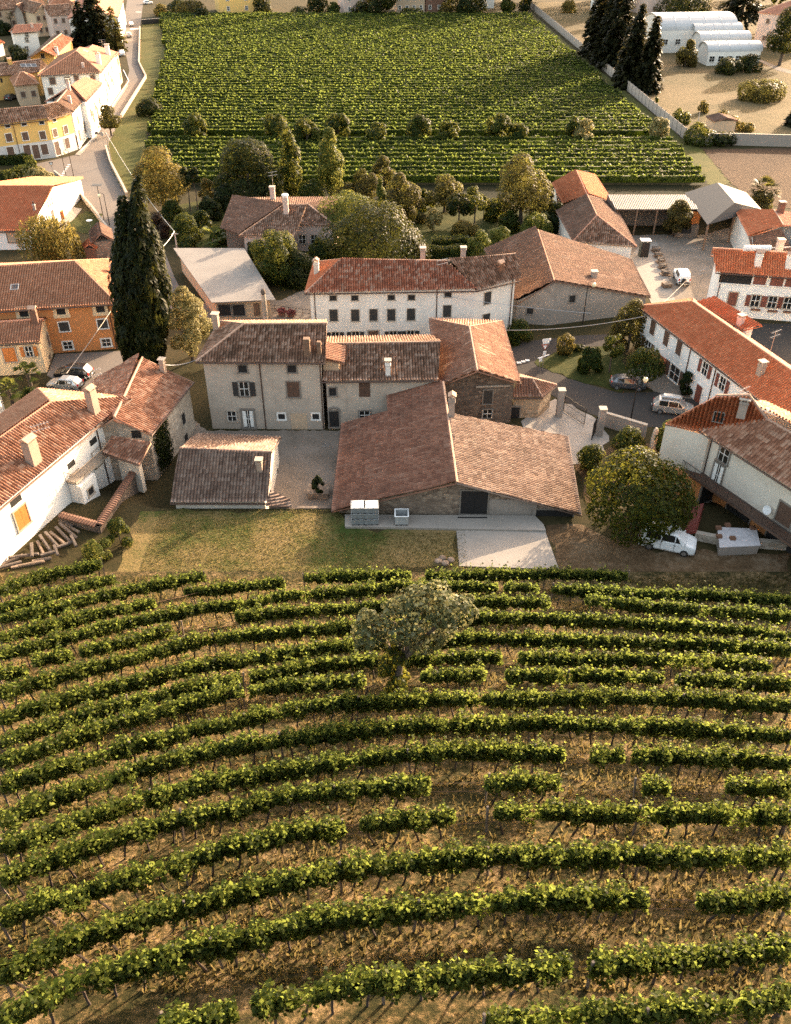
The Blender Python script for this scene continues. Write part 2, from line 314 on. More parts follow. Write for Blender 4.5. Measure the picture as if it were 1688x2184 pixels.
leafm('m_leaf_deep', [(0.0, (0.0062, 0.0124, 0.0019)), (0.6, (0.0161, 0.0273, 0.0043)), (1.0, (0.0465, 0.0589, 0.0099))], 0.36, (0.55, 0.53, 0.08))
leafm('m_leaf_dark', [(0.0, (0.0046, 0.0084, 0.0020)), (0.6, (0.0111, 0.0182, 0.0039)), (1.0, (0.0260, 0.0338, 0.0072))], 0.22, (0.34, 0.33, 0.06))
leafm('m_leaf', [(0.0, (0.0099, 0.0186, 0.0031)), (0.6, (0.0236, 0.0372, 0.0062)), (1.0, (0.0527, 0.0651, 0.0124))], 0.38, (0.52, 0.5, 0.1))
leafm('m_leaf_light', [(0.0, (0.0378, 0.0504, 0.0092)), (0.6, (0.0714, 0.0882, 0.0168)), (1.0, (0.1134, 0.1218, 0.0294))], 0.42, (0.6, 0.58, 0.14))
leafm('m_leaf_gold', [(0.0, (0.0455, 0.0387, 0.0091)), (0.6, (0.1001, 0.0774, 0.0182)), (1.0, (0.1638, 0.1228, 0.0364))], 0.4, (0.65, 0.52, 0.14))
leafm('m_leaf_ochre', [(0.0, (0.0294, 0.0244, 0.0076)), (0.6, (0.0630, 0.0483, 0.0134)), (1.0, (0.1050, 0.0777, 0.0252))], 0.38, (0.44, 0.42, 0.10))
leafm('m_leaf_cream', [(0.0, (0.0900, 0.0780, 0.0240)), (0.5, (0.1800, 0.1560, 0.0540)), (1.0, (0.3000, 0.2520, 0.1200))], 0.4, (0.7, 0.6, 0.28))
leafm('m_leaf_purple', [(0.0, (0.0140, 0.0077, 0.0056)), (0.6, (0.0280, 0.0158, 0.0105)), (1.0, (0.0490, 0.0315, 0.0175))], 0.2, (0.3, 0.2, 0.1))
leafm('m_cypress', [(0.0, (0.0047, 0.0074, 0.0023)), (0.6, (0.0109, 0.0156, 0.0039)), (1.0, (0.0273, 0.0304, 0.0070))], 0.18, (0.4, 0.4, 0.08))
leafm('m_conifer', [(0.0, (0.0055, 0.0066, 0.0031)), (0.6, (0.0125, 0.0140, 0.0055)), (1.0, (0.0292, 0.0273, 0.0101))], 0.15, (0.35, 0.3, 0.1))
leafm('m_dry_grass', [(0.0, (0.0165, 0.0225, 0.0053)), (0.5, (0.0413, 0.0413, 0.0112)), (0.85, (0.0975, 0.0713, 0.0263)), (1.0, (0.1800, 0.1237, 0.0525))], 0.35, (0.6, 0.45, 0.18))
# ------------------------------------------------------------------ ground and roads
def arr(*seg):
    out = []
    for a, b, st in seg: out += list(np.arange(a, b, st))
    return np.array(out)
gx = np.unique(np.concatenate([[-1500, -800, -400, -250, -160, -110], arr((-80, -30, 4), (-30, 28, 1.0), (28, 80, 4)), [80, 110, 160, 250, 400, 800, 1500]]))
gy = np.unique(np.concatenate([[-60, -30], arr((-20, 50, 1.0), (50, 62, 0.25), (62, 72, 0.125), (72, 100, 4), (100, 400, 30)), [400, 600, 1000, 1800]]))
co = [(x, y, hgt(x, y)) for y in gy for x in gx]
nx = len(gx)
q = [(j * nx + i, j * nx + i + 1, (j + 1) * nx + i + 1, (j + 1) * nx + i) for j in range(len(gy) - 1) for i in range(nx - 1)]
q1 = [f for f in q if gy[f[0] // nx] > 53.6]; q2 = [f for f in q if gy[f[0] // nx] <= 53.6]
for nm, qq, mt in (('ground', q1, 'm_terrain'), ('hillside', q2, 'm_hill')):
    used = sorted({i for f in qq for i in f}); ix = {k: n for n, k in enumerate(used)}
    o = put(nm, mesh_np(nm, [co[k] for k in used], [[ix[i] for i in f] for f in qq]), M[mt]); tag(o, kind='structure')
ROUGH = dict(m_lawn=.55, m_dirt=.6, m_garden=.4, m_verge=.35, m_gravel=.15, m_whitegravel=.4, m_plough=.5)
def sheet(name, pts, mat, lift=0.02, z=0.0, rough=None):
    P = [W(u, v, z + lift) for u, v in pts]
    rough = ROUGH.get(mat, 0) if rough is None else rough
    if rough:
        Q = []
        for a, b in zip(P, P[1:] + P[:1]):
            k = min(40, max(1, int((b - a).length / (rough * 2.2)))); t = (b - a).normalized(); n = Vec((-t.y, t.x, 0))
            Q += [a.lerp(b, i / k) + n * (random.uniform(-rough, rough) if i else 0) for i in range(k)]
        P = Q
    mb = MB(); mb.add(P, [tuple(range(len(P)))])
    me = bpy.data.meshes.new(name); me.from_pydata(mb.v, [], mb.f); me.update()
    import bmesh
    b = bmesh.new(); b.from_mesh(me); bmesh.ops.triangulate(b, faces=b.faces[:]); bmesh.ops.recalc_face_normals(b, faces=b.faces[:])
    if sum(f.normal.z for f in b.faces) < 0: bmesh.ops.reverse_faces(b, faces=b.faces[:])
    b.to_mesh(me); b.free()
    return tag(put(name, me, M[mat]), kind='structure')
def slab(name, pts, mat, z0, z1, label=None):
    P = [W(u, v, z1) for u, v in pts]; mb = MB().prism(P, z0, z1); return tag(part(name, mb, M[mat]), kind='structure')
sheet('lawn', [(300, 1090), (720, 1090), (738, 1128), (975, 1132), (985, 1212), (640, 1222), (420, 1216), (245, 1228), (262, 1170)], 'm_lawn', 0.02, 1.8)
sheet('yard_pavement', [(395, 880), (440, 918), (735, 918), (722, 1086), (560, 1086), (380, 1000)], 'm_gravel', 0.02)
slab('concrete_apron', [(736, 1123), (736, 1097), (1141, 1099), (1160, 1118), (1165, 1131)], 'm_concrete', 1.5, 2.02)
slab('concrete_ramp', [(974, 1131.5), (1163, 1131.5), (1193, 1214), (980, 1207)], 'm_concrete', 1.5, 1.86)
sheet('dirt_track', [(1166, 1120), (1240, 1118), (1400, 1180), (1688, 1178), (1688, 1262), (1340, 1240), (1195, 1214)], 'm_dirt', 0.02, 1.8)
# right village road
sheet('road', [(1085, 748), (1120, 728), (1240, 715), (1312, 712), (1318, 738), (1240, 742), (1182, 754), (1140, 775), (1165, 787), (1230, 812), (1320, 838), (1396, 836), (1470, 838), (1560, 905), (1500, 960), (1415, 912), (1345, 908), (1258, 882), (1185, 847), (1110, 800)], 'm_asphalt', 0.02)
sheet('pavement', [(1395, 835), (1330, 792), (1400, 770), (1440, 800), (1500, 845), (1470, 850)], 'm_gravel', 0.035)
sheet('island_lawn', [(1140, 772), (1182, 752), (1240, 740), (1322, 740), (1340, 790), (1325, 836), (1232, 811), (1165, 786)], 'm_garden', 0.05)
sheet('gravel_path', [(1112, 898), (1185, 850), (1262, 886), (1300, 930), (1290, 962), (1225, 990), (1120, 925)], 'm_whitegravel', 0.03)
sheet('garden_soil', [(1225, 985), (1290, 962), (1340, 930), (1420, 960), (1440, 1060), (1250, 1075)], 'm_dirt', 0.02)
sheet('white_pavement', [(1335, 556), (1372, 518), (1402, 516), (1444, 650), (1392, 652), (1370, 600)], 'm_concrete', 0.03)
sheet('gravel_yard', [(1290, 505), (1402, 500), (1500, 500), (1575, 480), (1560, 560), (1530, 660), (1440, 660)], 'm_gravel', 0.02)
sheet('asphalt_yard', [(1560, 690), (1688, 690), (1688, 790), (1600, 740)], 'm_asphalt', 0.02)
# street on the left
sheet('street', [(272, -6), (262, 60), (268, 112), (276, 150), (268, 178), (236, 226), (198, 292), (160, 330), (108, 342), (72, 350), (118, 374), (165, 412), (196, 450), (228, 492), (262, 545), (300, 640), (372, 660), (398, 640), (372, 590), (345, 520), (300, 470), (264, 408), (236, 352), (226, 318), (258, 252), (312, 168), (297, 136), (299, 60), (307, -6)], 'm_street', 0.02)
sheet('pavement', [(268, 178), (275, 181), (243, 229), (205, 294), (171, 331), (160, 329), (198, 292), (236, 226)], 'm_concrete', 0.09)
sheet('forecourt', [(372, 660), (440, 645), (600, 640), (660, 612), (690, 690), (640, 684), (440, 690)], 'm_gravel', 0.03)
sheet('parking_yard', [(100, 800), (118, 755), (262, 748), (300, 800), (250, 850), (180, 850)], 'm_street', 0.025)
# fields
sheet('vineyard_field', [(341, 34), (1120, 27), (1272, 155), (1352, 235), (1440, 312), (1515, 392), (1480, 420), (1180, 432), (800, 440), (420, 405), (305, 400), (312, 290), (330, 200), (352, 120)], 'm_field', 0.02)
sheet('field_verge', [(303, 50), (341, 47), (352, 120), (330, 200), (312, 290), (300, 400), (264, 408), (236, 352), (226, 318), (258, 252), (312, 168), (297, 136)], 'm_verge', 0.03)
sheet('field_verge', [(1120, 27), (1132, 27), (1268, 140), (1470, 306), (1500, 318), (1560, 392), (1515, 396), (1440, 312), (1352, 235), (1272, 155)], 'm_verge', 0.03)
sheet('meadow', [(1135, 22), (1268, 132), (1475, 300), (1720, 305), (1720, 10), (1440, -5), (1150, 5)], 'm_meadow', 0.03)
sheet('ploughed_field', [(1500, 318), (1720, 315), (1720, 450), (1600, 430), (1560, 392)], 'm_plough', 0.03)
sheet('path', [(1618, 130), (1660, 150), (1720, 165), (1720, 158), (1665, 143), (1622, 126)], 'm_street', 0.05)
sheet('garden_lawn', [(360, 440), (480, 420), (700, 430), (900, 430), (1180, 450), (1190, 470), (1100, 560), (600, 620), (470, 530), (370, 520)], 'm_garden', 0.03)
sheet('lawn', [(180, 450), (218, 455), (205, 500), (135, 490)], 'm_garden', 0.04)
sheet('forecourt', [(66, 525), (110, 500), (150, 440), (175, 445), (140, 490), (110, 530)], 'm_concrete', 0.03)
# painted road markings
def strip(pts, wd, z=0.045, mat='m_paint_line', name='road_marking'):
    mb = MB(); P = [W(u, v, z) for u, v in pts]
    for a, b in zip(P, P[1:]):
        t = (b - a).normalized(); n = Vec((-t.y, t.x, 0)) * wd / 2; mb.add([a - n, a + n, b + n, b - n], [(0, 1, 2, 3)])
    return tag(part(name, mb, M[mat]), kind='structure')
strip([(278, 61), (298, 61)], 2.2); strip([(290, 25), (302, 25)], 1.0); strip([(263, 148), (275, 172), (242, 222), (204, 288), (172, 322)], 0.18, 0.11)
for k in range(6): strip([(129 + 3 * k, 374 - 4.5 * k), (135 + 3 * k, 373 - 4.5 * k)], 0.45)
for k in range(3): strip([(1103 + 9 * k, 773 - 2.5 * k), (1112 + 9 * k, 773 - 2.5 * k)], 0.5)
strip([(1148, 764), (1172, 756)], 0.2)
# ------------------------------------------------------------------ houses
def poly_area_xy(P): return sum(P[i].x * P[(i + 1) % len(P)].y - P[(i + 1) % len(P)].x * P[i].y for i in range(len(P))) / 2
def inset(P, d):
    P = [Vec((p[0], p[1], 0)) for p in P]
    if poly_area_xy(P) < 0: P = P[::-1]
    n = len(P); out = []
    for i in range(n):
        a, b, c = P[i - 1], P[i], P[(i + 1) % n]
        t1 = (b - a).normalized(); t2 = (c - b).normalized(); n1 = Vec((-t1.y, t1.x, 0)); n2 = Vec((-t2.y, t2.x, 0))
        k = n1 + n2; k = k / max(0.35, k.length_squared / 2)
        out.append(b + k * d)
    return out
def plane_of(P):
    n = Vec((0, 0, 0))
    for i in range(len(P)):
        a, b = P[i], P[(i + 1) % len(P)]
        n += Vec(((a.y - b.y) * (a.z + b.z), (a.z - b.z) * (a.x + b.x), (a.x - b.x) * (a.y + b.y)))
    n.normalize()
    if n.z < 0: n = -n
    return n, sum(P, Vec()) / len(P)
def in_poly(x, y, P):
    c = False
    for i in range(len(P)):
        a, b = P[i], P[i - 1]
        if (a.y > y) != (b.y > y) and x < (b.x - a.x) * (y - a.y) / (b.y - a.y) + a.x: c = not c
    return c
def tile_plane(P, pitch=0.29, amp=0.17, course=0.42, thick=0.14, flat=False):
    """P: polygon, first edge the eave. Corrugated courses of tiles over a thin slab."""
    n, cen = plane_of(P); e1 = (P[1] - P[0]); e1 = (e1 - n * e1.dot(n)).normalized(); e2 = n.cross(e1)
    if (cen - P[0]).dot(e2) < 0: e2 = -e2
    o = P[0]; A = np.array([[(p - o).dot(e1), (p - o).dot(e2)] for p in P])
    k = 6; a0, a1 = A[:, 0].min(), A[:, 0].max()
    aa = np.arange(math.floor(a0 / pitch) * k, math.ceil(a1 / pitch) * k + 1) * (pitch / k)
    prof = amp * np.array([0.0, 0.0, 0.7, 1.0, 1.0, 0.7])
    h_at = {round(float(x), 5): prof[i % k] for i, x in enumerate(aa)}
    aa = np.unique(np.clip(np.concatenate([aa, A[:, 0]]), a0 + 1e-4, a1 - 1e-4))
    ha = np.interp(aa, np.array(sorted(h_at)), np.array([h_at[x] for x in sorted(h_at)]))
    lo = np.full(len(aa), 1e9); hi = np.full(len(aa), -1e9)
    for i in range(len(A)):
        p, q_ = A[i], A[(i + 1) % len(A)]
        if abs(p[0] - q_[0]) < 1e-6: continue
        m = (aa >= min(p[0], q_[0]) - 1e-9) & (aa <= max(p[0], q_[0]) + 1e-9)
        b = p[1] + (q_[1] - p[1]) * (aa - p[0]) / (q_[0] - p[0])
        lo = np.where(m, np.minimum(lo, b), lo); hi = np.where(m, np.maximum(hi, b), hi)
    hi = np.maximum(hi, lo); b0, b1 = lo.min(), hi.max()
    nb = max(1, int(math.ceil((b1 - b0) / course)))
    if flat: bs = [(b0, 0), (b1, 0)]
    else:
        bs = []
        for j in range(nb): bs += [(b0 + j * course, 0.045), (b0 + (j + 1) * course - 0.001, 0.0)]
    B = np.clip(np.array([x for x, _ in bs])[None, :], lo[:, None], hi[:, None]); Hh = ha[:, None] + np.array([h for _, h in bs])[None, :] + 0.01
    o_, x_, y_, n_ = (np.array(v) for v in (o, e1, e2, n))
    co = o_ + aa[:, None, None] * x_ + B[:, :, None] * y_ + Hh[:, :, None] * n_
    na, nbb = B.shape
    I, J = np.meshgrid(np.arange(na - 1), np.arange(nbb - 1), indexing='ij'); I, J = I.ravel(), J.ravel()
    keep = (np.abs(B[I, J + 1] - B[I, J]) > 1e-5) | (np.abs(B[I + 1, J + 1] - B[I + 1, J]) > 1e-5)
    I, J = I[keep], J[keep]
    qd = np.stack([I * nbb + J, (I + 1) * nbb + J, (I + 1) * nbb + J + 1, I * nbb + J + 1], 1)
    uv = np.stack([np.repeat(aa[:, None] / pitch + 0.125, nbb, 1), (B - b0) / course + 0.004], 2).reshape(-1, 2)
    co = co.reshape(-1, 3); flip = False
    # slab below
    m = len(P); base = len(co); top = np.array([p + n * 0.0 for p in P]); bot = np.array([p - n * thick for p in P])
    co = np.concatenate([co, top, bot]); uv = np.concatenate([uv, np.zeros((2 * m, 2)) + 0.5])
    side = [[base + i, base + (i + 1) % m, base + m + (i + 1) % m, base + m + i] for i in range(m)]
    fan = [[base + m, base + m + i, base + m + i + 1, base + m + i + 1] for i in range(1, m - 1)]
    return co, np.concatenate([qd, np.array(side)]), uv, [tuple(base + m + i for i in range(m))]
def roof_mesh(name, planes, **kw):
    CO, Q, UV, n = [], [], [], 0; big = []
    for P in planes:
        co, q_, uv, caps = tile_plane(P, **kw); CO.append(co); Q.append(q_ + n); UV.append(uv); big += [tuple(i + n for i in c) for c in caps]; n += len(co)
    return np.concatenate(CO), np.concatenate(Q), np.concatenate(UV)
class House: pass
def H(name, label, cat, V, planes, outline, wall='m_white', over=0.4, z0=-0.3, group=None, ridges=(), pitch=0.29, course=0.42, amp=0.17, ridge_mat='m_ridge', gutter=True, flat=False, wallparts=True, step=0.5):
    """V: named corners (u, v, z) or points; planes: [(names, tile material)], eave edge first; outline: roof outline by names"""
    h = House(); h.V = {}
    for k, p in V.items(): h.V[k] = p if isinstance(p, Vec) else W(*p)
    g = lambda s: [h.V[k] for k in s.split()]
    OUT = g(outline); c = sum(OUT, Vec()) / len(OUT)
    h.root = thing(name, label, cat, (c.x, c.y, 0 if z0 <= 0 else z0), group); L = h.root.location.copy()
    h.planes = [g(s) for s, _ in planes]; h.roofs = []
    mats = []
    for _, m in planes:
        if m not in mats: mats.append(m)
    for m in mats:
        co, q_, uv = roof_mesh('roof', [P for P, (s, mm) in zip(h.planes, planes) if mm == m], pitch=pitch, course=course, amp=amp, flat=flat)
        h.roofs.append(put('roof', mesh_np('roof', co - np.array(L), q_, uv), M[m], h.root))
    for s in ridges:
        P = g(s); mb = MB()
        for a, b in zip(P, P[1:]):
            nseg = max(2, int((b - a).length / 0.4))
            for i in range(nseg):
                p, q2 = a.lerp(b, i / nseg), a.lerp(b, (i + 1.12) / nseg); mb.tube([p + Vec((0, 0, .06)), q2 + Vec((0, 0, .09))], [0.13, 0.11], 6)
        part('ridge_cap', mb, M[ridge_mat], h.roofs[0])
    ins = inset(OUT, over); h.walls = list(zip(ins, ins[1:] + ins[:1]))
    ez = min(p.z for p in OUT)
    def rz(x, y):
        best = None
        for P in h.planes:
            if in_poly(x, y, P):
                n, cc = plane_of(P); z = cc.z - ((x - cc.x) * n.x + (y - cc.y) * n.y) / n.z
                best = z if best is None else max(best, z)
        return (best if best is not None else ez) - 0.13
    h.rz = rz
    mb = MB()
    for a, b in h.walls:
        k = max(1, int((b - a).length / step)); P = [a.lerp(b, i / k) for i in range(k + 1)]
        vs_ = [(p.x, p.y, z0) for p in P] + [(p.x, p.y, rz(p.x * .999 + c.x * .001, p.y * .999 + c.y * .001)) for p in P]
        mb.add(vs_, [(i, i + 1, k + 2 + i, k + 1 + i) for i in range(k)])
    if wall: part('wall', mb, M[wall], h.root)
    if gutter and not flat:
        for P, (s, mm) in zip(h.planes, planes):
            n, cc = plane_of(P); out = Vec((n.x, n.y, 0)).normalized() * 0.06
            if abs(P[0].z - P[1].z) < 0.3: part('gutter', MB().tube([P[0] + out - Vec((0, 0, .07)), P[1] + out - Vec((0, 0, .07))], 0.075, 6), M['m_gutter'], h.root)
    return h
def wall_hit(h, u, v, only=None):
    d = ray(u, v); best = None
    for i, (a, b) in enumerate(h.walls):
        if only is not None and i != only: continue
        e = b - a; den = d.x * e.y - d.y * e.x
        if abs(den) < 1e-9: continue
        t = (a.x * e.y - a.y * e.x) / den; s = (t * d.x - a.x) / e.x if abs(e.x) > abs(e.y) else (t * d.y - a.y) / e.y
        if t <= 0 or not -0.03 <= s <= 1.03: continue
        if best is None or t < best[0]: best = (t, i, s)
    if best is None: return None
    t, i, s = best; p = Vec((0, 0, HC)) + d * t; a, b = h.walls[i]; e = (b - a).normalized(); n = Vec((e.y, -e.x, 0))
    if n.dot(Vec((-p.x, -p.y, 0))) < 0: n = -n; e = -e
    return p, e, n
def opening(parent, p, e, n, w, ht, style='o', frame='m_frame_stone', col='m_shutter_dark', fw=0.12, label=None, kind=None):
    """p: centre on the wall; o opening, s closed shutters, x open shutters, d door, c curtained"""
    ax = (e, n, Vec((0, 0, 1))); nm = kind or ('door' if style == 'd' else 'window')
    base = {'o': 'm_glass', 'x': 'm_glass', 'd': col, 's': col, 'k': 'm_dark', 'c': 'm_glass'}[style]
    mb = MB()
    if style in 'sd':
        mb.box(p + n * 0.03 - e * w / 4, (w / 2 - 0.02, 0.07, ht), ax=ax); mb.box(p + n * 0.03 + e * w / 4, (w / 2 - 0.02, 0.07, ht), ax=ax)
        mb.box(p + n * 0.015, (w, 0.05, ht), ax=ax)
    else: mb.box(p + n * 0.0, (w, 0.04, ht), ax=ax)
    o = part(nm, mb, M[base], parent)
    if label: o['label'] = label
    if frame:
        f = MB(); d_ = 0.16 if style != 'k' else 0.1
        for s in (-1, 1): f.box(p + e * s * (w + fw) / 2 + n * .02, (fw, d_, ht), ax=ax)
        f.box(p + Vec((0, 0, (ht + fw) / 2)) + n * .02, (w + 2 * fw, d_, fw), ax=ax)
        f.box(p - Vec((0, 0, (ht + fw) / 2)) + n * .05, (w + 2 * fw + .1, d_ + .08, fw), ax=ax); part('frame', f, M[frame], o)
    if style in 'xc' or (style == 'o' and w > 0.7):
        f = MB(); f.box(p + n * .035, (0.06, 0.04, ht), ax=ax); f.box(p + n * .034, (w, 0.04, 0.06), ax=ax)
        for s in (-1, 1): f.box(p + n * .034 + e * s * (w / 2 - .03), (0.06, 0.038, ht), ax=ax)
        part('sash', f, M['m_frame_white'], o)
    if style == 'c':
        f = MB()
        for s in (-1, 1): f.box(p + n * .03 + e * s * w * 0.3, (w * .28, 0.02, ht * .9), ax=ax)
        part('curtain', f, M['m_flower_white'], o)
    if style == 'x':
        for s in (-1, 1):
            f = MB().box(p + e * s * (w * .78 + fw) + n * .10, (w * .5, .05, ht), ax=ax)
            for k in range(6): f.box(p + e * s * (w * .78 + fw) + n * .13 + Vec((0, 0, ht * (-.4 + .16 * k))), (w * .42, .02, ht * .05), ax=ax)
            part('shutter', f, M[col], o)
    return o
def win(h, u, v, w, ht, style='o', frame='m_frame_stone', col='m_shutter_dark', fw=0.12, only=None, label=None):
    r = wall_hit(h, u, v, only)
    if r is None: print('NO WALL', h.root.name, u, v); return None
    p, e, n = r; return opening(h.root, p, e, n, w, ht, style, frame, col, fw, label)
def downpipe(h, u, v, zt_=None, zb=0.0):
    r = wall_hit(h, u, v)
    if r is None: print('NO WALL pipe', h.root.name, u, v); return
    p, e, n = r; q_ = p + n * .07
    part('downpipe', MB().tube([(q_.x, q_.y, zb), (q_.x, q_.y, zt_ or h.rz(p.x - n.x * .1, p.y - n.y * .1) - .02)], 0.06, 6), M['m_gutter'], h.root)
def roof_hit(h, u, v):
    d = ray(u, v); o = Vec((0, 0, HC)); best = None
    for P in h.planes:
        n, c = plane_of(P); t = (c - o).dot(n) / d.dot(n); q_ = o + d * t
        if t > 0 and in_poly(q_.x, q_.y, P) and (best is None or t < best[0]): best = (t, q_, n, P)
    return best
def chimney(h, u, vb, vt, w=0.55, mat='m_pink', cap='tile', dp=None, rz=None):
    r = roof_hit(h, u, vb)
    if r is None: print('NO ROOF', h.root.name, u, vb); return
    t, p, n, P = r; top = zat(p, vt); rz = rz if rz is not None else math.atan2(P[1].y - P[0].y, P[1].x - P[0].x); dp = dp or w
    hb = max(0.5, top - p.z); ca, sa = math.cos(rz), math.sin(rz); ax = (Vec((ca, sa, 0)), Vec((-sa, ca, 0)), Vec((0, 0, 1)))
    mb = MB().box((p.x, p.y, p.z - .3 + (hb - .1) / 2), (w, dp, hb + .3), ax=ax)
    mb.box((p.x, p.y, p.z + hb * .72), (w + .1, dp + .1, .08), ax=ax)
    o = part('chimney', mb, M[mat], h.root); zt_ = p.z + hb - .2
    c = MB()
    if cap == 'tile':
        for s in (-1, 1):
            for s2 in (-1, 1): c.box(Vec((p.x, p.y, zt_ + .09)) + ax[0] * s * w * .38 + ax[1] * s2 * dp * .38, (.1, .1, .22), ax=ax)
        cen = Vec((p.x, p.y, zt_ + .2)); x, y = w / 2 + .1, dp / 2 + .1
        c.add([cen - ax[0] * x - ax[1] * y, cen + ax[0] * x - ax[1] * y, cen + ax[0] * x + ax[1] * y, cen - ax[0] * x + ax[1] * y, cen - ax[0] * x + Vec((0, 0, .28)), cen + ax[0] * x + Vec((0, 0, .28))], [(0, 1, 5, 4), (2, 3, 4, 5), (0, 4, 3), (1, 2, 5), (0, 3, 2, 1)])
        part('chimney_cap', c, M['m_ridge'], o)
    elif cap == 'slab':
        for s in (-1, 1): c.box(Vec((p.x, p.y, zt_ + .1)) + ax[0] * s * w * .36, (.12, dp * .9, .22), ax=ax)
        c.box((p.x, p.y, zt_ + .25), (w + .22, dp + .22, .09), ax=ax); part('chimney_cap', c, M['m_frame_stone'], o)
    elif cap == 'round':
        c.lathe([(w * .5, 0), (w * .5, .18), (w * .72, .2), (w * .72, .38), (w * .5, .45)], 10, (p.x, p.y, zt_)); part('chimney_cap', c, M['m_plastic_white'], o)
    elif cap == 'pot':
        c.lathe([(w * .34, 0), (w * .3, .4)], 8, (p.x, p.y, zt_)); part('chimney_cap', c, M['m_metal_dark'], o)
    return o
def skylight(h, u, v, w=.7, l=1.0):
    r = roof_hit(h, u, v); t, p, n, P = r; e1 = (P[1] - P[0]).normalized(); e2 = n.cross(e1)
    o = part('skylight', MB().box(p + n * .12, (w, l, .1), ax=(e1, e2, n)), M['m_glass'], h.root)
    f = MB()
    for s in (-1, 1): f.box(p + n * .13 + e1 * s * (w / 2 + .04), (.08, l + .16, .14), ax=(e1, e2, n)); f.box(p + n * .13 + e2 * s * (l / 2 + .04), (w, .08, .14), ax=(e1, e2, n))
    part('frame', f, M['m_metal'], o)
def bighouse(name, label, bl, br, depth, ez, rise, roofmat, wall, hip=True, cols=4, rows=2, ww=1.0, wh=1.3, style='s', col='m_shutter_brown', over=.5, group=None, axis='x', pitch=.4, right=0, cat='house', frame='m_frame_stone', z0=0):
    "a house from its two front base corners (picture position), its depth and heights in metres"
    A, B = W(*bl, z0), W(*br, z0); t = (B - A).normalized(); n = Vec((-t.y, t.x, 0)); 
    if n.y < 0: n = -n
    a = A - t * over - n * over; b = B + t * over - n * over; c = b + n * (depth + 2 * over); d = a + n * (depth + 2 * over)
    ln = (b - a).length; dp = depth + 2 * over; k = dp / 2 if hip else 0
    if axis == 'x':
        r1 = (a + d) / 2 + t * min(k, ln * .45); r2 = (b + c) / 2 - t * min(k, ln * .45)
    else:
        k = ln / 2 if hip else 0; r1 = (a + b) / 2 + n * min(k, dp * .45); r2 = (d + c) / 2 - n * min(k, dp * .45)
    up = lambda p, z: Vec((p.x, p.y, z))
    V = dict(a=up(a, ez), b=up(b, ez), c=up(c, ez), d=up(d, ez), r=up(r1, ez + rise), s=up(r2, ez + rise))
    if axis == 'x': pl = [('a b s r', roofmat), ('c d r s', roofmat)] + ([('d a r', roofmat), ('b c s', roofmat)] if hip else []); rd = ['r s'] + (['a r d', 'b s c'] if hip else [])
    else: pl = [('b c s r', roofmat), ('d a r s', roofmat)] + ([('a b r', roofmat), ('c d s', roofmat)] if hip else []); rd = ['r s'] + (['a r b', 'd s c'] if hip else [])
    h = H(name, label, cat, V, pl, 'a b c d', wall, over, z0 - .3 if z0 else -0.3, group, rd, pitch=pitch, course=.6, gutter=False, step=1.0)
    def grid(P, Q, cols, nn):
        e = (Q - P).normalized()
        for r_ in range(rows):
            z = z0 + (ez - z0) * (r_ + .55) / rows
            for c_ in range(cols):
                p = P.lerp(Q, (c_ + .5) / cols); opening(h.root, Vec((p.x, p.y, z)) + nn * .01, e, nn, ww, wh, style, frame, col, .1)
    if cols: grid(A, B, cols, -n)
    if right: grid(B, B + n * depth, right, t)
    return h
# ------------------------------------------------------------------ the village houses
w = W
# grey farmhouse in the middle
ez, rz_ = 8.1, 10.3
FL, FR, RL, RR = w(419, 772, ez), w(695, 774, ez), w(520, 692, rz_), w(697, 690.5, rz_)
BR, BL = w(699, 684.5, ez), w(470, 686, ez)
h = H('farmhouse', 'tall grey plastered farmhouse with brown hipped tile roof facing the gravel courtyard', 'house', dict(a=FL, b=FR, r=RL, s=RR, c=BR, d=BL), [('a b s r', 'm_tile_old'), ('d a r', 'm_tile_old'), ('c d r s', 'm_tile_old')], 'a b c d', 'm_grey', .5, ridges=['a r s', 'd r'])
farm = h
F0 = None
win(h, 518, 786, .85, .8, 'k', 'm_frame_grey'); win(h, 623, 786, .85, .8, 'k', 'm_frame_grey')
win(h, 521, 829, 1.0, 1.6, 'x', 'm_frame_grey', 'm_shutter_dark'); win(h, 626, 830, 1.25, 1.75, 's', 'm_frame_grey', 'm_shutter_brown')
win(h, 495, 887, .95, 1.15, 'o', 'm_frame_stone'); win(h, 530, 893, 1.15, 2.1, 'c', 'm_frame_grey', fw=.22); win(h, 601, 888, .7, .65, 'k', 'm_frame_white', fw=.16); win(h, 674, 888, .7, .65, 'k', 'm_frame_white', fw=.16)
r = wall_hit(h, 638, 900); part('plaster_patch', MB().box(r[0] + r[2] * .01, (1.7, .03, 2.1), ax=(r[1], r[2], Vec((0, 0, 1)))), M['m_tan'], h.root)
downpipe(h, 556, 800); downpipe(h, 684, 800)
chimney(h, 463, 704, 669, .6, 'm_chimney', 'slab'); chimney(h, 656, 757, 717, .62, 'm_wood', None); chimney(h, 682, 757, 724, .4, 'm_wood', None)
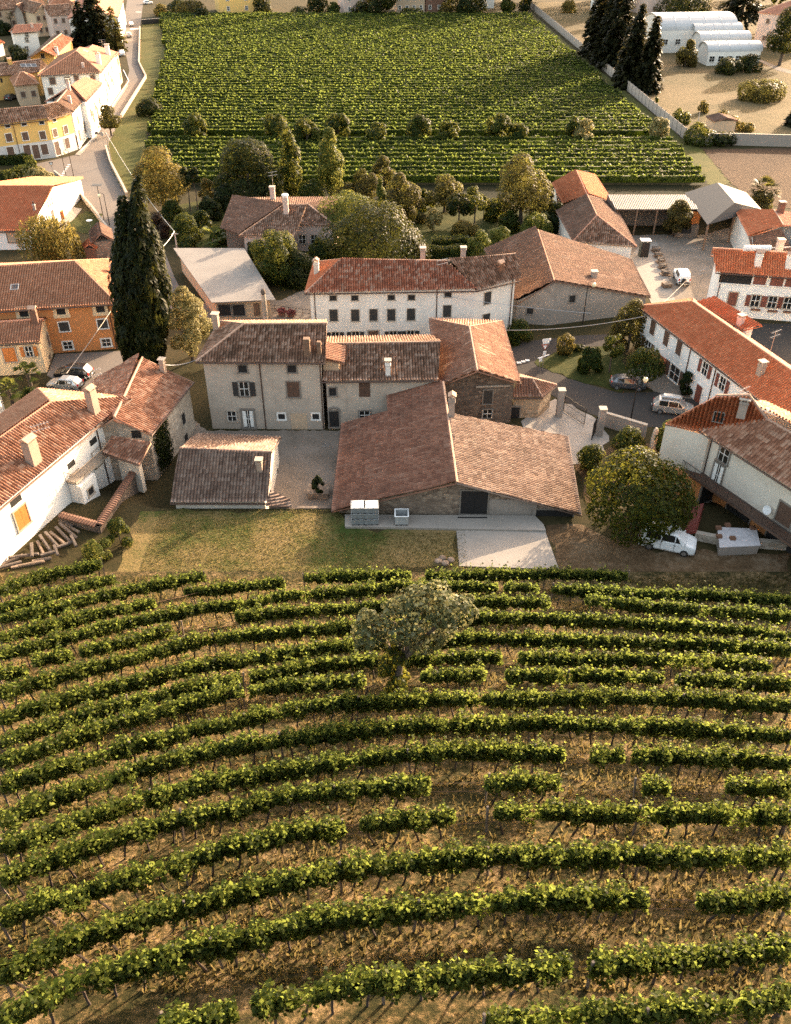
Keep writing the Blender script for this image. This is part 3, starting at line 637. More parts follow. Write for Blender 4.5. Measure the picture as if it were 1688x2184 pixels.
# middle wing
ez, rz_ = 5.9, 7.6
a, b = w(687, 814, ez), w(935, 811, ez); r_, s_ = w(698, 734, rz_), w(940, 730, rz_); 
h = H('wing_house', 'low grey plastered wing with arched door joining the farmhouse to the stone gable house', 'house', dict(a=a, b=b, s=s_, r=r_, c=mir(b, r_, s_), d=mir(a, r_, s_)), [('a b s r', 'm_tile_old'), ('c d r s', 'm_tile_old')], 'a b c d', 'm_grey', .4, ridges=['r s'])
wing = h
win(h, 710, 835, .7, .9, 'k', 'm_frame_grey'); win(h, 778, 831, 1.15, 1.6, 's', None, 'm_shutter_brown'); win(h, 713, 893, 1.0, 1.9, 'd', 'm_frame_grey', 'm_dark'); win(h, 778, 885, 1.1, 1.0, 'o', 'm_frame_grey')
r = wall_hit(h, 713, 893); part('arch', MB().tube([r[0] + r[1] * .6 * math.cos(x) + Vec((0, 0, .9 + .5 * math.sin(x))) + r[2] * .05 for x in np.linspace(0, math.pi, 9)], .13, 6), M['m_frame_grey'], h.root)
chimney(h, 828, 800, 768, .5, 'm_white', 'slab')
# roof dormer between the two
p = roof_hit(h, 708, 775)[1]; mb = MB(); q_ = Vec((p.x, p.y, p.z))
mb.box((p.x, p.y - .1, p.z + .1), (1.6, 2.0, 1.5)); d0 = part('dormer', mb, M['m_tan'], h.root)
P_ = [Vec((p.x - 1.0, p.y - 1.5, p.z + 1.35)), Vec((p.x + 1.4, p.y - 1.2, p.z + .55)), Vec((p.x + 1.4, p.y + 1.6, p.z + 1.1)), Vec((p.x - 1.0, p.y + 1.6, p.z + 1.75))]
co_, qd_, uv_ = roof_mesh('roof', [[P_[1], P_[2], P_[3], P_[0]]]); put('roof', mesh_np('roof', co_ - np.array(h.root.location), qd_, uv_), M['m_tile_tower'], d0)
# stone gable house
ez, rz_ = 5.0, 7.4
V = dict(bl=w(917, 680, ez), fl=w(937, 824, ez), pk=w(1019, 791, rz_), ap=w(1002, 698, rz_), br=w(1071, 686, ez), fr=w(1110, 818, ez))
h = H('stone_gable_house', 'rough stone gable house with pale patched brown roof behind the big barn', 'house', V, [('bl fl pk ap', 'm_tile_tower'), ('fr br ap pk', 'm_tile_tower'), ('br bl ap', 'm_tile_tower')], 'fl fr br bl', 'm_stone_dark', .55, ridges=['pk ap', 'ap bl', 'ap br'])
tower = h
win(h, 1041, 846, .95, 1.6, 'd', 'm_frame_grey', 'm_shutter_dark'); win(h, 1040, 882, 1.05, 1.0, 'o', 'm_frame_grey')
r = wall_hit(h, 1052, 823); part('lintel', MB().box(r[0] + r[2] * .05, (3.6, .16, .16), ax=(r[1], r[2], Vec((0, 0, 1)))), M['m_frame_stone'], h.root)
# small stone annex
ez, rz_ = 2.7, 3.9
V = dict(a=w(1088, 848, ez), b=w(1157, 848, ez), c=w(1187, 822, ez), d=w(1108, 797, ez), r=w(1108, 806, rz_), s=w(1136, 809, rz_))
h = H('stone_annex', 'small golden stone lean-to with hipped tile roof by the iron gate', 'outbuilding', V, [('a b s r', 'm_tile_tower'), ('b c s', 'm_tile_tower'), ('c d r s', 'm_tile_tower')], 'a b c d', 'm_stone_gold', .35, ridges=['b s r', 's c'])
win(h, 1097, 884, 1.1, 1.9, 'd', 'm_frame_grey', 'm_dark')
# big barn in front
ez, rz_ = 2.35, 5.75
RF, RB = w(975, 1030, rz_), w(946, 816, rz_)
RM = RF.lerp(RB, .0); RM = w(957.5, 883, rz_)
V = dict(fl=w(709, 1091, ez), l1=w(730, 905, ez), rf=RF, rb=RB, rm=RM, fr=w(1239, 1099, ez), br=w(1211, 930, ez))
nL, cL = plane_of([V['fl'], V['l1'], RF])
def onpl(u, v, n, c):
    d = ray(u, v); o = Vec((0, 0, HC)); return o + d * ((c - o).dot(n) / d.dot(n))
V['l2'] = onpl(828, 880, nL, cL); V['l3'] = onpl(825, 832, nL, cL); V['l4'] = onpl(927, 800, nL, cL)
h = H('barn', 'broad low stone barn whose wide tiled gable roof fills the centre, concrete apron before it', 'barn', V, [('fl l1 l2 l3 l4 rb rf', 'm_tile_barnleft'), ('fr br rm rf', 'm_tile_barn')], 'fl fr br rm rb l4 l3 l2 l1', 'm_stone', .55, 0.0, ridges=['rf rb'], ridge_mat='m_ridge')
barn = h
r = wall_hit(h, 1012, 1071); opening(h.root, r[0], r[1], r[2], 2.35, 2.5, 'd', 'm_frame_grey', 'm_dark', kind='barn_door')
r = wall_hit(h, 1085, 1076); part('plaster_panel', MB().box(r[0] + r[2] * .03 - Vec((0, 0, .3)), (5.0, .05, 1.7), ax=(r[1], r[2], Vec((0, 0, 1)))), M['m_concrete_wall'], h.root)
r = wall_hit(h, 1180, 1092); opening(h.root, r[0] - Vec((0, 0, .2)), r[1], r[2], 3.6, .9, 'k', 'm_frame_grey', kind='opening')
chimney(h, 963, 888, 842, .6, 'm_concrete_wall', 'tile')
# small house at the lawn
ez, rz_ = 2.45, 4.9
a, b, r_, s_ = w(363, 1073, ez), w(572, 1073, ez), w(385, 957, rz_), w(580, 965, rz_); d_, c_ = w(421, 926.5, 2.7), w(600, 934, 2.7)
h = H('small_house', 'small tiled house with white right gable at the edge of the lawn', 'house', dict(a=a, b=b, r=r_, s=s_, c=c_, d=d_), [('a b s r', 'm_tile_barn'), ('c d r s', 'm_tile_barn')], 'a b s c d r', 'm_cream', .35, 0.0, ridges=['r s'])
chimney(h, 555, 1006, 980, .5, 'm_chimney', 'slab')
win(h, 592, 1005, .5, .5, 'k', None); win(h, 590, 1052, .7, 1.5, 'd', None, 'm_dark')
V = dict(a=w(566, 1082, 2.15), b=w(622, 1082, 1.95), c=w(618, 1066, 2.3), d=w(576, 1046, 3.1))
h = H('lean_to_roof', 'little tiled lean-to against the gable of the small house', 'shed', V, [('b c d a', 'm_tile_barn')], 'a b c d', 'm_stone', .2, 0.2, gutter=False)
# long white house
ez, rz_ = 6.9, 9.2
V = dict(fl=w(651, 626, ez), fm=w(1018, 620, ez), fr=w(1110, 598, ez), rl=w(728, 554, rz_), rm=w(954, 557, rz_), rr=w(1100, 542, rz_))
V['bm'] = mir(V['fm'], V['rl'], V['rm']); V['br'] = mir(V['fr'], V['rm'], V['rr']); V['bl'] = mir(V['fl'], V['rl'], V['rm'])
h = H('long_white_house', 'long white three storey house with dark shutters and roof changing from red to brown', 'house', V, [('fl fm rm rl', 'm_tile_redmix'), ('bm bl rl rm', 'm_tile_redmix'), ('bl fl rl', 'm_tile_red'), ('fm fr rr rm', 'm_tile_old'), ('br bm rm rr', 'm_tile_old')], 'fl fm fr br bm bl', 'm_white', .5, ridges=['fl rl rm rr', 'bl rl'])
for u, v in ((711, 635), (757, 635), (835, 634), (878, 634), (956, 628)): win(h, u, v, .8, .62, 'k', 'm_frame_stone', fw=.07)
for u, v in ((712, 672), (758, 672), (797, 671), (835, 671), (877, 670), (954, 663), (1040, 635)): win(h, u, v, .95, 1.5, 's', 'm_frame_stone', 'm_shutter_dark', .06)
win(h, 1037, 681, 1.0, 1.5, 's', 'm_frame_stone', 'm_shutter_dark', .06)
for u, v in ((716, 719), (759, 718), (839, 717), (876, 716)): win(h, u, v, .95, 1.4, 'x', 'm_frame_stone', 'm_shutter_dark', .08)
win(h, 797, 721, 1.2, 2.0, 'd', 'm_frame_stone', 'm_shutter_brown', .15)
downpipe(h, 932, 640); downpipe(h, 1092, 620); downpipe(h, 672, 650)
chimney(h, 676, 585, 554, .6, 'm_cream', 'tile'); chimney(h, 1067, 582, 558, .6, 'm_rust', 'tile'); chimney(h, 958, 572, 560, .45, 'm_rust', 'pot')
b2 = mir(V['rm'], V['bl'], V['bm'])
def free_chimney(h, u, vb, vt, z, w_=.6, mat='m_concrete_wall', cap='slab'):
    p = W(u, vb, z); top = zat(p, vt); o = part('chimney', MB().box((p.x, p.y, (z - 1.2 + top) / 2), (w_, w_, top - z + 1.2)).box((p.x, p.y, top - .25), (w_ + .12, w_ + .12, .1)), M[mat], h.root)
    c = MB().box((p.x, p.y, top + .03), (w_ + .2, w_ + .2, .1)); part('chimney_cap', c, M['m_frame_stone'], o); return o
free_chimney(h, 902, 556, 528, 8.6); free_chimney(h, 988, 553, 527, 8.6)
# brown barn beside it
el, rz_, er = 2.6, 6.2, 2.4
V = dict(lb=w(1034, 531, el), lf=w(1097, 652, el), pk=w(1183, 599, rz_), ap=w(1148, 491, rz_), r1=w(1388, 634, er), r2=w(1347, 554, er))
nR, cR = plane_of([V['r1'], V['r2'], V['pk']])
V['r3'] = onpl(1243, 522, nR, cR); V['m'] = onpl(1266, 613, nR, cR)
h = H('brown_barn', 'wide barn with patched brown gable roof and bare grey plaster front', 'barn', V, [('lb lf pk ap', 'm_tile_brown'), ('r1 r2 ap pk', 'm_tile_brown')], 'lf pk r1 r2 ap lb', 'm_concrete_wall', .45, ridges=['pk ap'], ridge_mat='m_ridge_red')
win(h, 1131, 663, .8, .8, 'k', 'm_frame_grey'); win(h, 1221, 637, .8, .9, 'k', 'm_frame_grey')
free_chimney(h, 1264, 612, 578, 3.3, .7)
# red and brown gable behind
ez, rz_ = 3.2, 5.6
V = dict(a=w(1178, 391, ez), b=w(1202, 437, ez), b2=w(1185, 449, ez), c=w(1222, 516, ez), d=w(1358, 526, ez), k=w(1274, 460, rz_), m=w(1253, 416, rz_), n=w(1230, 364, rz_), e=w(1308, 432, ez), f=w(1268, 375, ez))
h = H('red_gable_house', 'house with half new red and half old brown roof beside the far vineyard', 'house', V, [('a b m n', 'm_tile_red'), ('e f n m', 'm_tile_red'), ('b2 c k m', 'm_tile_brown'), ('c d k', 'm_tile_old'), ('d e m k', 'm_tile_brown')], 'a b2 c d e f', 'm_white', .5, ridges=['n m k', 'c k d'], ridge_mat='m_ridge_red', gutter=False)
# garden house
ez, rz_ = 4.3, 6.0
V = dict(n1=w(470, 486, ez), n2=w(513, 474, ez), fl=w(511, 503, ez), fr=w(631, 502, ez), k1=w(606, 437, rz_), k2=w(634, 436, rz_), bl=w(498, 421, ez + .7), g1=w(631.5, 479, ez), g2=w(716, 481, ez), k3=w(656, 429, rz_), g3=w(742, 421, ez), g4=w(628, 423, ez))
V['k2'] = Vec((V['k3'].x, V['k1'].y, rz_)); V['k3'] = Vec((V['k2'].x, V['k2'].y + .6, rz_))
V['q'] = onpl(574, 424.5, *plane_of([V['bl'], V['k1'], V['bl'] + Vec((0, 2, -.8))]))
h = H('garden_house', 'brown hip roofed bungalow among trees with pink walls and round chimneys', 'house', V, [('fl fr k2 k1', 'm_tile_old'), ('n1 n2 fl k1 bl', 'm_tile_brown'), ('g1 g2 k3 k2', 'm_tile_old'), ('g2 g3 k3', 'm_tile_brown'), ('g3 bl k1 k3', 'm_tile_brown')], 'fl fr g1 g2 g3 bl n1 n2', 'm_pink', .6, ridges=['fl k1 k2', 'g2 k3'], gutter=False)
win(h, 645, 510, 1.1, 1.3, 'o', 'm_frame_stone'); win(h, 671, 510, 1.1, 1.3, 'o', 'm_frame_stone'); win(h, 614, 520, 1.2, 2.0, 'd', None, 'm_dark')
chimney(h, 611, 456, 417, .75, 'm_pink', 'round'); free_chimney(h, 583, 428, 398, 5.0, .75, 'm_pink'); free_chimney(h, 727, 436, 421, 4.8, .7, 'm_white')
# grey flat roofed garage
V = dict(a=w(452, 645, 2.7), b=w(588, 639, 2.7), c=w(521, 529, 3.3), d=w(370, 529, 3.3))
h = H('garage', 'low garage under a plain grey sloping sheet roof beside the lane', 'garage', V, [('a b c d', 'm_membrane')], 'a b c d', 'm_tan', .6, flat=True, pitch=.5, amp=.0)
for u in (481, 508): win(h, u, 661, 1.7, 1.5, 'd', 'm_frame_grey', 'm_dark')
win(h, 548, 660, .8, 1.7, 'd', None, 'm_wood')
# orange house
ez, rz_ = 6.0, 8.3
a, b = w(-190, 677, ez), w(250, 648, ez); r_, s_ = w(-150, 578, rz_), w(160, 558, rz_); c_ = w(247, 553, ez)
V = dict(a=a, b=b, r=r_, s=s_, c=c_, d=mir(a, r_, s_))
h = H('orange_house', 'large bright orange house with orange tiled hip roof beside the cypress', 'house', V, [('a b s r', 'm_tile_orange'), ('b c s', 'm_tile_orange'), ('c d r s', 'm_tile_orange')], 'a b c d', 'm_orange', .5, ridges=['b s r'], ridge_mat='m_ridge_red')
for u, v in ((51, 668), (130, 663), (214, 658)): win(h, u, v, 1.0, .85, 'k', 'm_peach', fw=.42)
for u, v in ((137, 696), (219, 690)): win(h, u, v, 1.15, 1.15, 's', 'm_frame_white', 'm_shutter_dark', .12)
for u, v in ((145, 736), (227, 730)): win(h, u, v, 1.1, .95, 'o', 'm_frame_white', fw=.14)
downpipe(h, 240, 700); skylight(h, 32, 614, .8, .9); chimney(h, 241, 584, 568, .5, 'm_tan', 'tile')
# cream annex in front of it
ez, rz_ = 4.0, 5.2
a, b, r_, s_ = w(-120, 743, ez), w(86, 730, ez), w(-120, 695, rz_), w(92, 682, rz_)
V = dict(a=a, b=b, r=r_, s=s_, c=mir(b, r_, s_), d=mir(a, r_, s_))
h = H('cream_annex', 'cream cottage with orange shutters and white gable below the orange house', 'house', V, [('a b s r', 'm_tile_orange'), ('c d r s', 'm_tile_orange')], 'a b c d', 'm_peach', .25, ridges=['r s'], ridge_mat='m_ridge_red')
win(h, 21, 756, 1.4, 1.8, 'd', 'm_frame_stone', 'm_shutter_orange'); win(h, 62, 749, .8, 1.2, 'x', 'm_frame_stone', 'm_shutter_orange')
win(h, 102, 725, .7, 1.4, 's', 'm_frame_stone', 'm_wood'); win(h, 109, 772, .9, 2.0, 'd', None, 'm_wood_pale')
chimney(h, 77, 690, 656, .7, 'm_terracotta', 'tile')
# white wall sliver at the left edge
A_, B_ = W(20, 874), W(-40, 960); n_ = Vec(((B_ - A_).y, -(B_ - A_).x, 0)).normalized()
n_ = n_ if n_.x < 0 else -n_
V = dict(a=A_ + Vec((0, 0, 4.6)), b=B_ + Vec((0, 0, 4.6)), c=B_ + n_ * 7 + Vec((0, 0, 6)), d=A_ + n_ * 7 + Vec((0, 0, 6)))
h = H('white_cottage', 'white walled cottage cut off by the left edge beside two small palms', 'house', V, [('a b c d', 'm_tile_orange')], 'a b c d', 'm_white', .3, gutter=False)
# large house lower left
ez, rz_ = 7.0, 9.2
A, BR_, BL_ = w(109, 859, rz_), w(281, 849, ez), w(82, 830, ez)
E2 = w(0, 1084, ez); dE = (E2 - BR_).normalized(); E2 = BR_ + dE * 34
R2 = A + dE * ((E2 - BR_).length - 3); L2 = BL_ + dE * 34
R2 = (E2 + L2) / 2; R2.z = rz_; 
V = dict(k=A, br=BR_, bl=BL_, e=E2, l=L2, r=R2)
h = H('white_farmhouse', 'big white farmhouse with weathered terracotta roof, red shutter and iron balcony above the hillside vines', 'house', V, [('e br k r', 'm_tile_left'), ('bl l r k', 'm_tile_orange'), ('br bl k', 'm_tile_left')], 'br bl l e', 'm_white_clean', .6, 0.0, ridges=['br k r', 'bl k'], ridge_mat='m_ridge_red')
lh = h
win(h, 46, 1103, 1.5, 1.9, 's', 'm_frame_stone', 'm_shutter_orange'); win(h, 164, 1030, .9, 2.1, 'd', 'm_frame_stone', 'm_shutter_dark', .2)
win(h, 34, 1068, 1.3, .6, 'k', None); win(h, 152, 990, 1.0, .55, 'k', None); win(h, 199, 941, 1.0, .6, 'k', None); win(h, 207, 976, 1.2, 1.7, 's', 'm_frame_stone', 'm_white_clean', .06)
downpipe(h, 213, 950)
chimney(h, 75, 990, 936, 1.05, 'm_chimney', 'tile', .8, math.atan2(dE.y, dE.x)); chimney(h, 203, 882, 828, .85, 'm_chimney', 'tile', .7, math.atan2(dE.y, dE.x))
r0, r1 = wall_hit(h, 150, 1060), wall_hit(h, 228, 1018); p0, p1 = r0[0], r1[0]; n_ = r0[2]; zb = 3.6 + 0.4
p0 = Vec((p0.x, p0.y, zb)); p1 = Vec((p1.x, p1.y, zb)); e_ = (p1 - p0).normalized(); ln = (p1 - p0).length
bal = part('balcony', MB().box((p0 + p1) / 2 + n_ * .55, (ln, 1.1, .16), ax=(e_, n_, Vec((0, 0, 1)))), M['m_frame_stone'], h.root)
rl = MB()
def railing(rl, P, hh=1.0, stp=.16):
    for a, b in zip(P, P[1:]):
        rl.tube([a + Vec((0, 0, hh)), b + Vec((0, 0, hh))], .03, 5); rl.tube([a + Vec((0, 0, .12)), b + Vec((0, 0, .12))], .02, 5)
        k = max(1, int((b - a).length / stp))
        for i in range(k + 1):
            q2 = a.lerp(b, i / k); rl.tube([q2, q2 + Vec((0, 0, hh))], .012 if i % 8 else .025, 4, False)
railing(rl, [p0, p0 + n_ * 1.05, p1 + n_ * 1.05, p1]); part('railing', rl, M['m_wood_pale'], bal)
# white block under the balcony with a door
q0 = p0 + e_ * 1.2 + n_ * .7; part('porch', MB().box((q0.x, q0.y, 2.4), (2.2, 1.3, 2.6), ax=(e_, n_, Vec((0, 0, 1)))), M['m_white_clean'], h.root)
opening(h.root, Vec((q0.x, q0.y, 2.5)) + n_ * .66, e_, n_, .7, .7, 'k', 'm_frame_stone')
# stone house behind it
el, rz_ = 5.4, 7.3
V = dict(a=w(322, 928, el), b=w(413, 814, el), r=w(304, 764, rz_), s=w(244, 891, rz_))
V['c'] = mir(V['b'], V['r'], V['s']); V['d'] = mir(V['a'], V['r'], V['s'])
h = H('stone_house', 'narrow old stone house with striped brown roof, its wall hung with ivy', 'house', V, [('a b r s', 'm_tile_left'), ('c d s r', 'm_tile_left')], 'a b r c d s', 'm_stone_pale', .4, ridges=['s r'])
stone_h = h
win(h, 391, 893, .8, 1.3, 'k', 'm_frame_stone'); win(h, 397, 936, .8, 1.2, 'k', 'm_frame_stone'); win(h, 291, 926, .9, .8, 'k', None)
chimney(h, 349, 791, 766, .5, 'm_chimney', 'slab')
V = dict(a=w(219, 966, 4.6), b=w(298, 991, 4.6), c=w(322, 944, 5.4), d=w(238, 929, 5.4))
h = H('porch_roof', 'small dark tiled porch roof between the white farmhouse and the ivy wall', 'porch', V, [('a b c d', 'm_tile_left')], 'a b c d', 'm_cream', .9, 0.5, gutter=True)
# right: long white house with brown shutters
ez, rz_ = 5.6, 7.8
a, b = w(1361, 654, ez), w(1596, 835, ez); dE2 = (b - a).normalized(); nI = Vec((-dE2.y, dE2.x, 0)); nI = nI if nI.x > 0 else -nI
r_ = w(1477, 644, rz_); 
V = dict(a=a, b=b); b9 = a + dE2 * 36
c1 = b + nI * 1.6; V['b'] = b9
rs = a + nI * 5.2; rs.z = rz_; V['r'] = r_; V['s'] = r_ + dE2 * 36; V['c'] = mir(b9, V['r'], V['s']); V['d'] = mir(a, V['r'], V['s'])
h = H('shuttered_house', 'long white house with wine red shutters and bright red roof along the lane', 'house', V, [('a b s r', 'm_tile_red'), ('c d r s', 'm_tile_salmon'), ('d a r', 'm_tile_red')], 'a b c d', 'm_white_clean', .55, ridges=['a r s'], ridge_mat='m_ridge_red', pitch=.3)
rh = h
for u, v in ((1394, 699), (1423, 722), (1450, 742)): win(h, u, v, 1.05, 1.75, 's', 'm_frame_white', 'm_shutter_brown', .08)
for u, v in ((1505, 786), (1542, 818)): win(h, u, v, 1.0, 1.5, 'x', 'm_frame_white', 'm_shutter_wine', .12)
win(h, 1383, 739, 1.2, 1.5, 'x', 'm_frame_white', 'm_shutter_brown'); win(h, 1440, 796, 1.9, 1.8, 'x', 'm_frame_white', 'm_shutter_brown'); win(h, 1413, 790, 1.1, 2.1, 'd', 'm_frame_white', 'm_shutter_brown')
win(h, 1491, 840, 1.1, 2.1, 'd', 'm_frame_white', 'm_shutter_wine')
for u, v in ((1465, 790), (1518, 830)): downpipe(h, u, v)
r = wall_hit(h, 1411, 763); p = r[0]
P_ = [p - r[1] * 1.3 + r[2] * 1.2 - Vec((0, 0, .35)), p + r[1] * 1.3 + r[2] * 1.2 - Vec((0, 0, .35)), p + r[1] * 1.3 + Vec((0, 0, .2)), p - r[1] * 1.3 + Vec((0, 0, .2))]
co_, qd_, uv_ = roof_mesh('x', [P_]); put('door_canopy', mesh_np('door_canopy', co_ - np.array(h.root.location), qd_, uv_), M['m_tile_red'], h.root)
chimney(h, 1621, 800, 771, .6, 'm_chimney', 'slab'); 
# rear wing with the darker roof
V = dict(a=w(1484, 645, 6.6), b=w(1583, 705, 6.2), c=w(1627, 695, 7.0), d=w(1526, 633, 7.4))
h = H('rear_wing', 'rear wing with tiled roof behind the long shuttered house', 'house', V, [('a b c d', 'm_tile_red')], 'a b c d', 'm_white', .4, gutter=False)
chimney(h, 1578, 694, 672, .6, 'm_pink', 'slab')
# recessed neighbour at the right edge
V = dict(a=w(1642, 829, 5.2), b=w(1780, 935, 5.2)); dE3 = (V['b'] - V['a']).normalized(); n3 = Vec((-dE3.y, dE3.x, 0)); n3 = n3 if n3.x > 0 else -n3
# house bottom right with the balcony
ez, rz_ = 8.4, 10.6
C2 = w(1491, 917, ez); C3 = w(1688, 1043, ez); C1 = w(1420, 903, ez); d1 = (C3 - C2).normalized(); C3 = C2 + d1 * 22; n1 = Vec((-d1.y, d1.x, 0)); n1 = n1 if n1.x > 0 else -n1
K = w(1636, 895, rz_); nP, cP = plane_of([C1, C2, K]); R1 = onpl(1598, 844, nP, cP); C5 = onpl(1528, 845, nP, cP)
V = dict(c1=C1, c2=C2, c3=C3, k=K, r1=R1, c5=C5)
K2 = K + d1 * 10; K2.z = rz_; V['k2'] = K2; V['c4'] = C3 + n1 * 12; V['c6'] = C5 + n1 * 6; V['c6'].z = ez; V['c4'].z = ez
h = H('balcony_house', 'cream house with long balcony, orange ground floor and two-tone tile roof above the dirt track', 'house', V, [('c1 c2 k r1 c5', 'm_tile_red'), ('c2 c3 k2 k', 'm_tile_left'), ('c4 c6 r1 k k2', 'm_tile_left'), ('c3 c4 k2', 'm_tile_left')], 'c1 c2 c3 c4 c6 c5', 'm_cream', .6, 4.2, ridges=['c2 k k2', 'k r1 c5'], pitch=.32)
bh = h
# ------------------------------------------------------------------ rest of the built things
def band(h, walls, z0, z1, mat, name='plinth', off=.04):
    mb = MB()
    for i in walls:
        a, b = h.walls[i]; e = (b - a).normalized(); n = Vec((e.y, -e.x, 0)); a2, b2 = a + n * off - e * off, b + n * off + e * off
        mb.add([(a2.x, a2.y, z0), (b2.x, b2.y, z0), (b2.x, b2.y, z1), (a2.x, a2.y, z1), (a.x, a.y, z1), (b.x, b.y, z1)], [(0, 1, 2, 3), (3, 2, 5, 4)])
    part(name, mb, M[mat], h.root)
# details of the balcony house
win(bh, 1546, 969, 1.1, 1.5, 'o', 'm_frame_grey'); win(bh, 1531, 1013, 1.1, 2.3, 'c', 'm_frame_grey'); win(bh, 1676, 1098, 1.5, 1.9, 's', 'm_frame_grey', 'm_shutter_brown'); downpipe(bh, 1510, 970, None, 4.4)
chimney(bh, 1583, 878, 850, .7, 'm_concrete_wall', 'slab'); skylight(bh, 1534, 888, .8, .9)
ins2 = inset([bh.V[k] for k in 'c1 c2 c3 c4 c6 c5'.split()], 1.5); mb = MB(); mb.prism(ins2, -.3, 4.3); part('ground_floor', mb, M['m_orange'], bh.root)
a_, b_ = None, None
P1, P2 = bh.V['c2'] + d1 * .2, bh.V['c3']; n_out = -n1
fl_z = 4.25
s0 = Vec((P1.x, P1.y, fl_z)) - n_out * .7 - d1 * 1.5; s1 = s0 + d1 * 15.0
bal = part('balcony', MB().box((s0 + s1) / 2 + n_out * .6, ((s1 - s0).length, 1.6, .22), ax=(d1, n_out, Vec((0, 0, 1)))), M['m_shutter_brown'], bh.root)
rl = MB(); railing(rl, [s0 + n_out * .1, s0 + n_out * 1.35, s1 + n_out * 1.35, s1 + n_out * .1]); part('railing', rl, M['m_metal_dark'], bal)
lo = inset([bh.V[k] for k in 'c1 c2 c3 c4 c6 c5'.split()], 1.5); h2 = House(); h2.walls = list(zip(lo, lo[1:] + lo[:1])); h2.root = bh.root
for u, v, a3, b3 in ((1516, 1062, 3.0, 2.0), (1573, 1103, 2.6, 2.0), (1664, 1156, 2.8, 2.2)):
    r = wall_hit(h2, u, v)
    if r: opening(bh.root, Vec((r[0].x, r[0].y, 2.6)), r[1], r[2], a3, b3, 'd', 'm_frame_grey', 'm_dark', kind='opening')
P = W(1645, 1088, 6.2); r = wall_hit(bh, 1645, 1085)
def dish(parent, p, aim, rad=.4, name='satellite_dish'):
    mb = MB(); a = Vec(aim).normalized(); b = a.cross(Vec((0, 0, 1))).normalized(); c = a.cross(b); vs_, fs_ = [], []
    for i, (rr, dd) in enumerate(((0.01, 0), (.5, .05), (1, .18))):
        for k in range(12): an = k * math.pi / 6; vs_.append(p + a * dd * rad + (b * math.cos(an) + c * math.sin(an)) * rr * rad)
    for i in range(2):
        for k in range(12): fs_.append((i * 12 + k, i * 12 + (k + 1) % 12, (i + 1) * 12 + (k + 1) % 12, (i + 1) * 12 + k))
    mb.add(vs_, fs_); mb.tube([p - a * .02, p - a * .35 - Vec((0, 0, .1))], .03, 5); mb.tube([p - c * .0, p + a * .5 * rad * 2], .015, 4)
    return part(name, mb, M['m_plastic_white'], parent)
if r: dish(bh.root, r[0] + r[2] * .4, r[2] + Vec((0, 0, .4)))
# right: white house with window boxes
ez, rz_ = 6.0, 8.0
V = dict(a=w(1527, 581, ez), b=w(1820, 603, ez), r=w(1521, 530, rz_), s=w(1820, 549, rz_))
V['c'] = mir(V['b'], V['r'], V['s']); V['d'] = mir(V['a'], V['r'], V['s'])
h = H('window_box_house', 'white house with red shutters and flower boxes under its windows at the right edge', 'house', V, [('a b s r', 'm_tile_red'), ('c d r s', 'm_tile_red')], 'a b c d', 'm_white_clean', .6, ridges=['r s'], ridge_mat='m_ridge_red', pitch=.3)
for u, v in ((1622, 596), (1658, 599), (1690, 601)): win(h, u, v, 1.6, 1.3, 'd', 'm_frame_white', 'm_shutter_wine')
win(h, 1570, 593, 4.0, 1.4, 'k', 'm_frame_white'); win(h, 1563, 637, 1.1, 1.8, 's', 'm_frame_stone', 'm_shutter_wine')
for u, v in ((1612, 641), (1648, 644), (1681, 646)):
    o = win(h, u, v, 1.1, 1.5, 'x', 'm_frame_stone', 'm_shutter_wine'); r = wall_hit(h, u, v + 18)
    c_ = rng.normal(0, 1, (160, 3)) * np.array([.35, .15, .22]) + np.array(r[0] + r[2] * .25 - Vec((0, 0, .1))); boxes = MB().box(r[0] + r[2] * .2, (1.2, .28, .22), ax=(r[1], r[2], Vec((0, 0, 1)))); fb = part('flower_box', boxes, M['m_terracotta'], h.root)
band(h, [i for i, (a, b) in enumerate(h.walls) if abs(a.y - b.y) < 3 and a.y < V['r'].y], 0, 1.0, 'm_bluegrey')
chimney(h, 1616, 564, 536, .8, 'm_white', 'tile'); chimney(h, 1682, 569, 541, .8, 'm_white', 'tile'); downpipe(h, 1533, 620)
p = W(1616, 529, 8.6); part('water_tank', MB().tube([p - Vec((1.7, 0, 0)), p + Vec((1.7, 0, 0))], .38, 12), M['m_plastic_white'], h.root)
# hip roof with new and old tiles
ez, rz_ = 4.6, 6.6
V = dict(a=w(1567, 447, rz_ - .1), b=w(1651, 448, rz_), k=w(1670, 479, rz_), m=w(1597, 505, ez), n=w(1604, 526, ez - .5), o=w(1690, 536, ez - .6), q=w(1760, 480, ez), t=w(1760, 462, ez + .3))
V['a'] = w(1567, 447, ez); V['k'] = w(1671, 480, rz_); nn_, cc_ = plane_of([V['a'], V['m'], V['k']]); V['b'] = onpl(1651, 448, nn_, cc_)
h = H('two_tone_house', 'house with red new tiles above a band of old grey tiles near the ploughed field', 'house', V, [('a m k b', 'm_tile_red'), ('m n o k', 'm_tile_brown'), ('q t b k', 'm_tile_salmon')], 'a m n o q t b', 'm_white', .4, gutter=False, ridges=['b k'], pitch=.35)
free_chimney(h, 1665, 452, 430, 6.6, .8, 'm_terracotta'); free_chimney(h, 1662, 533, 510, 5.4, .8, 'm_pink')
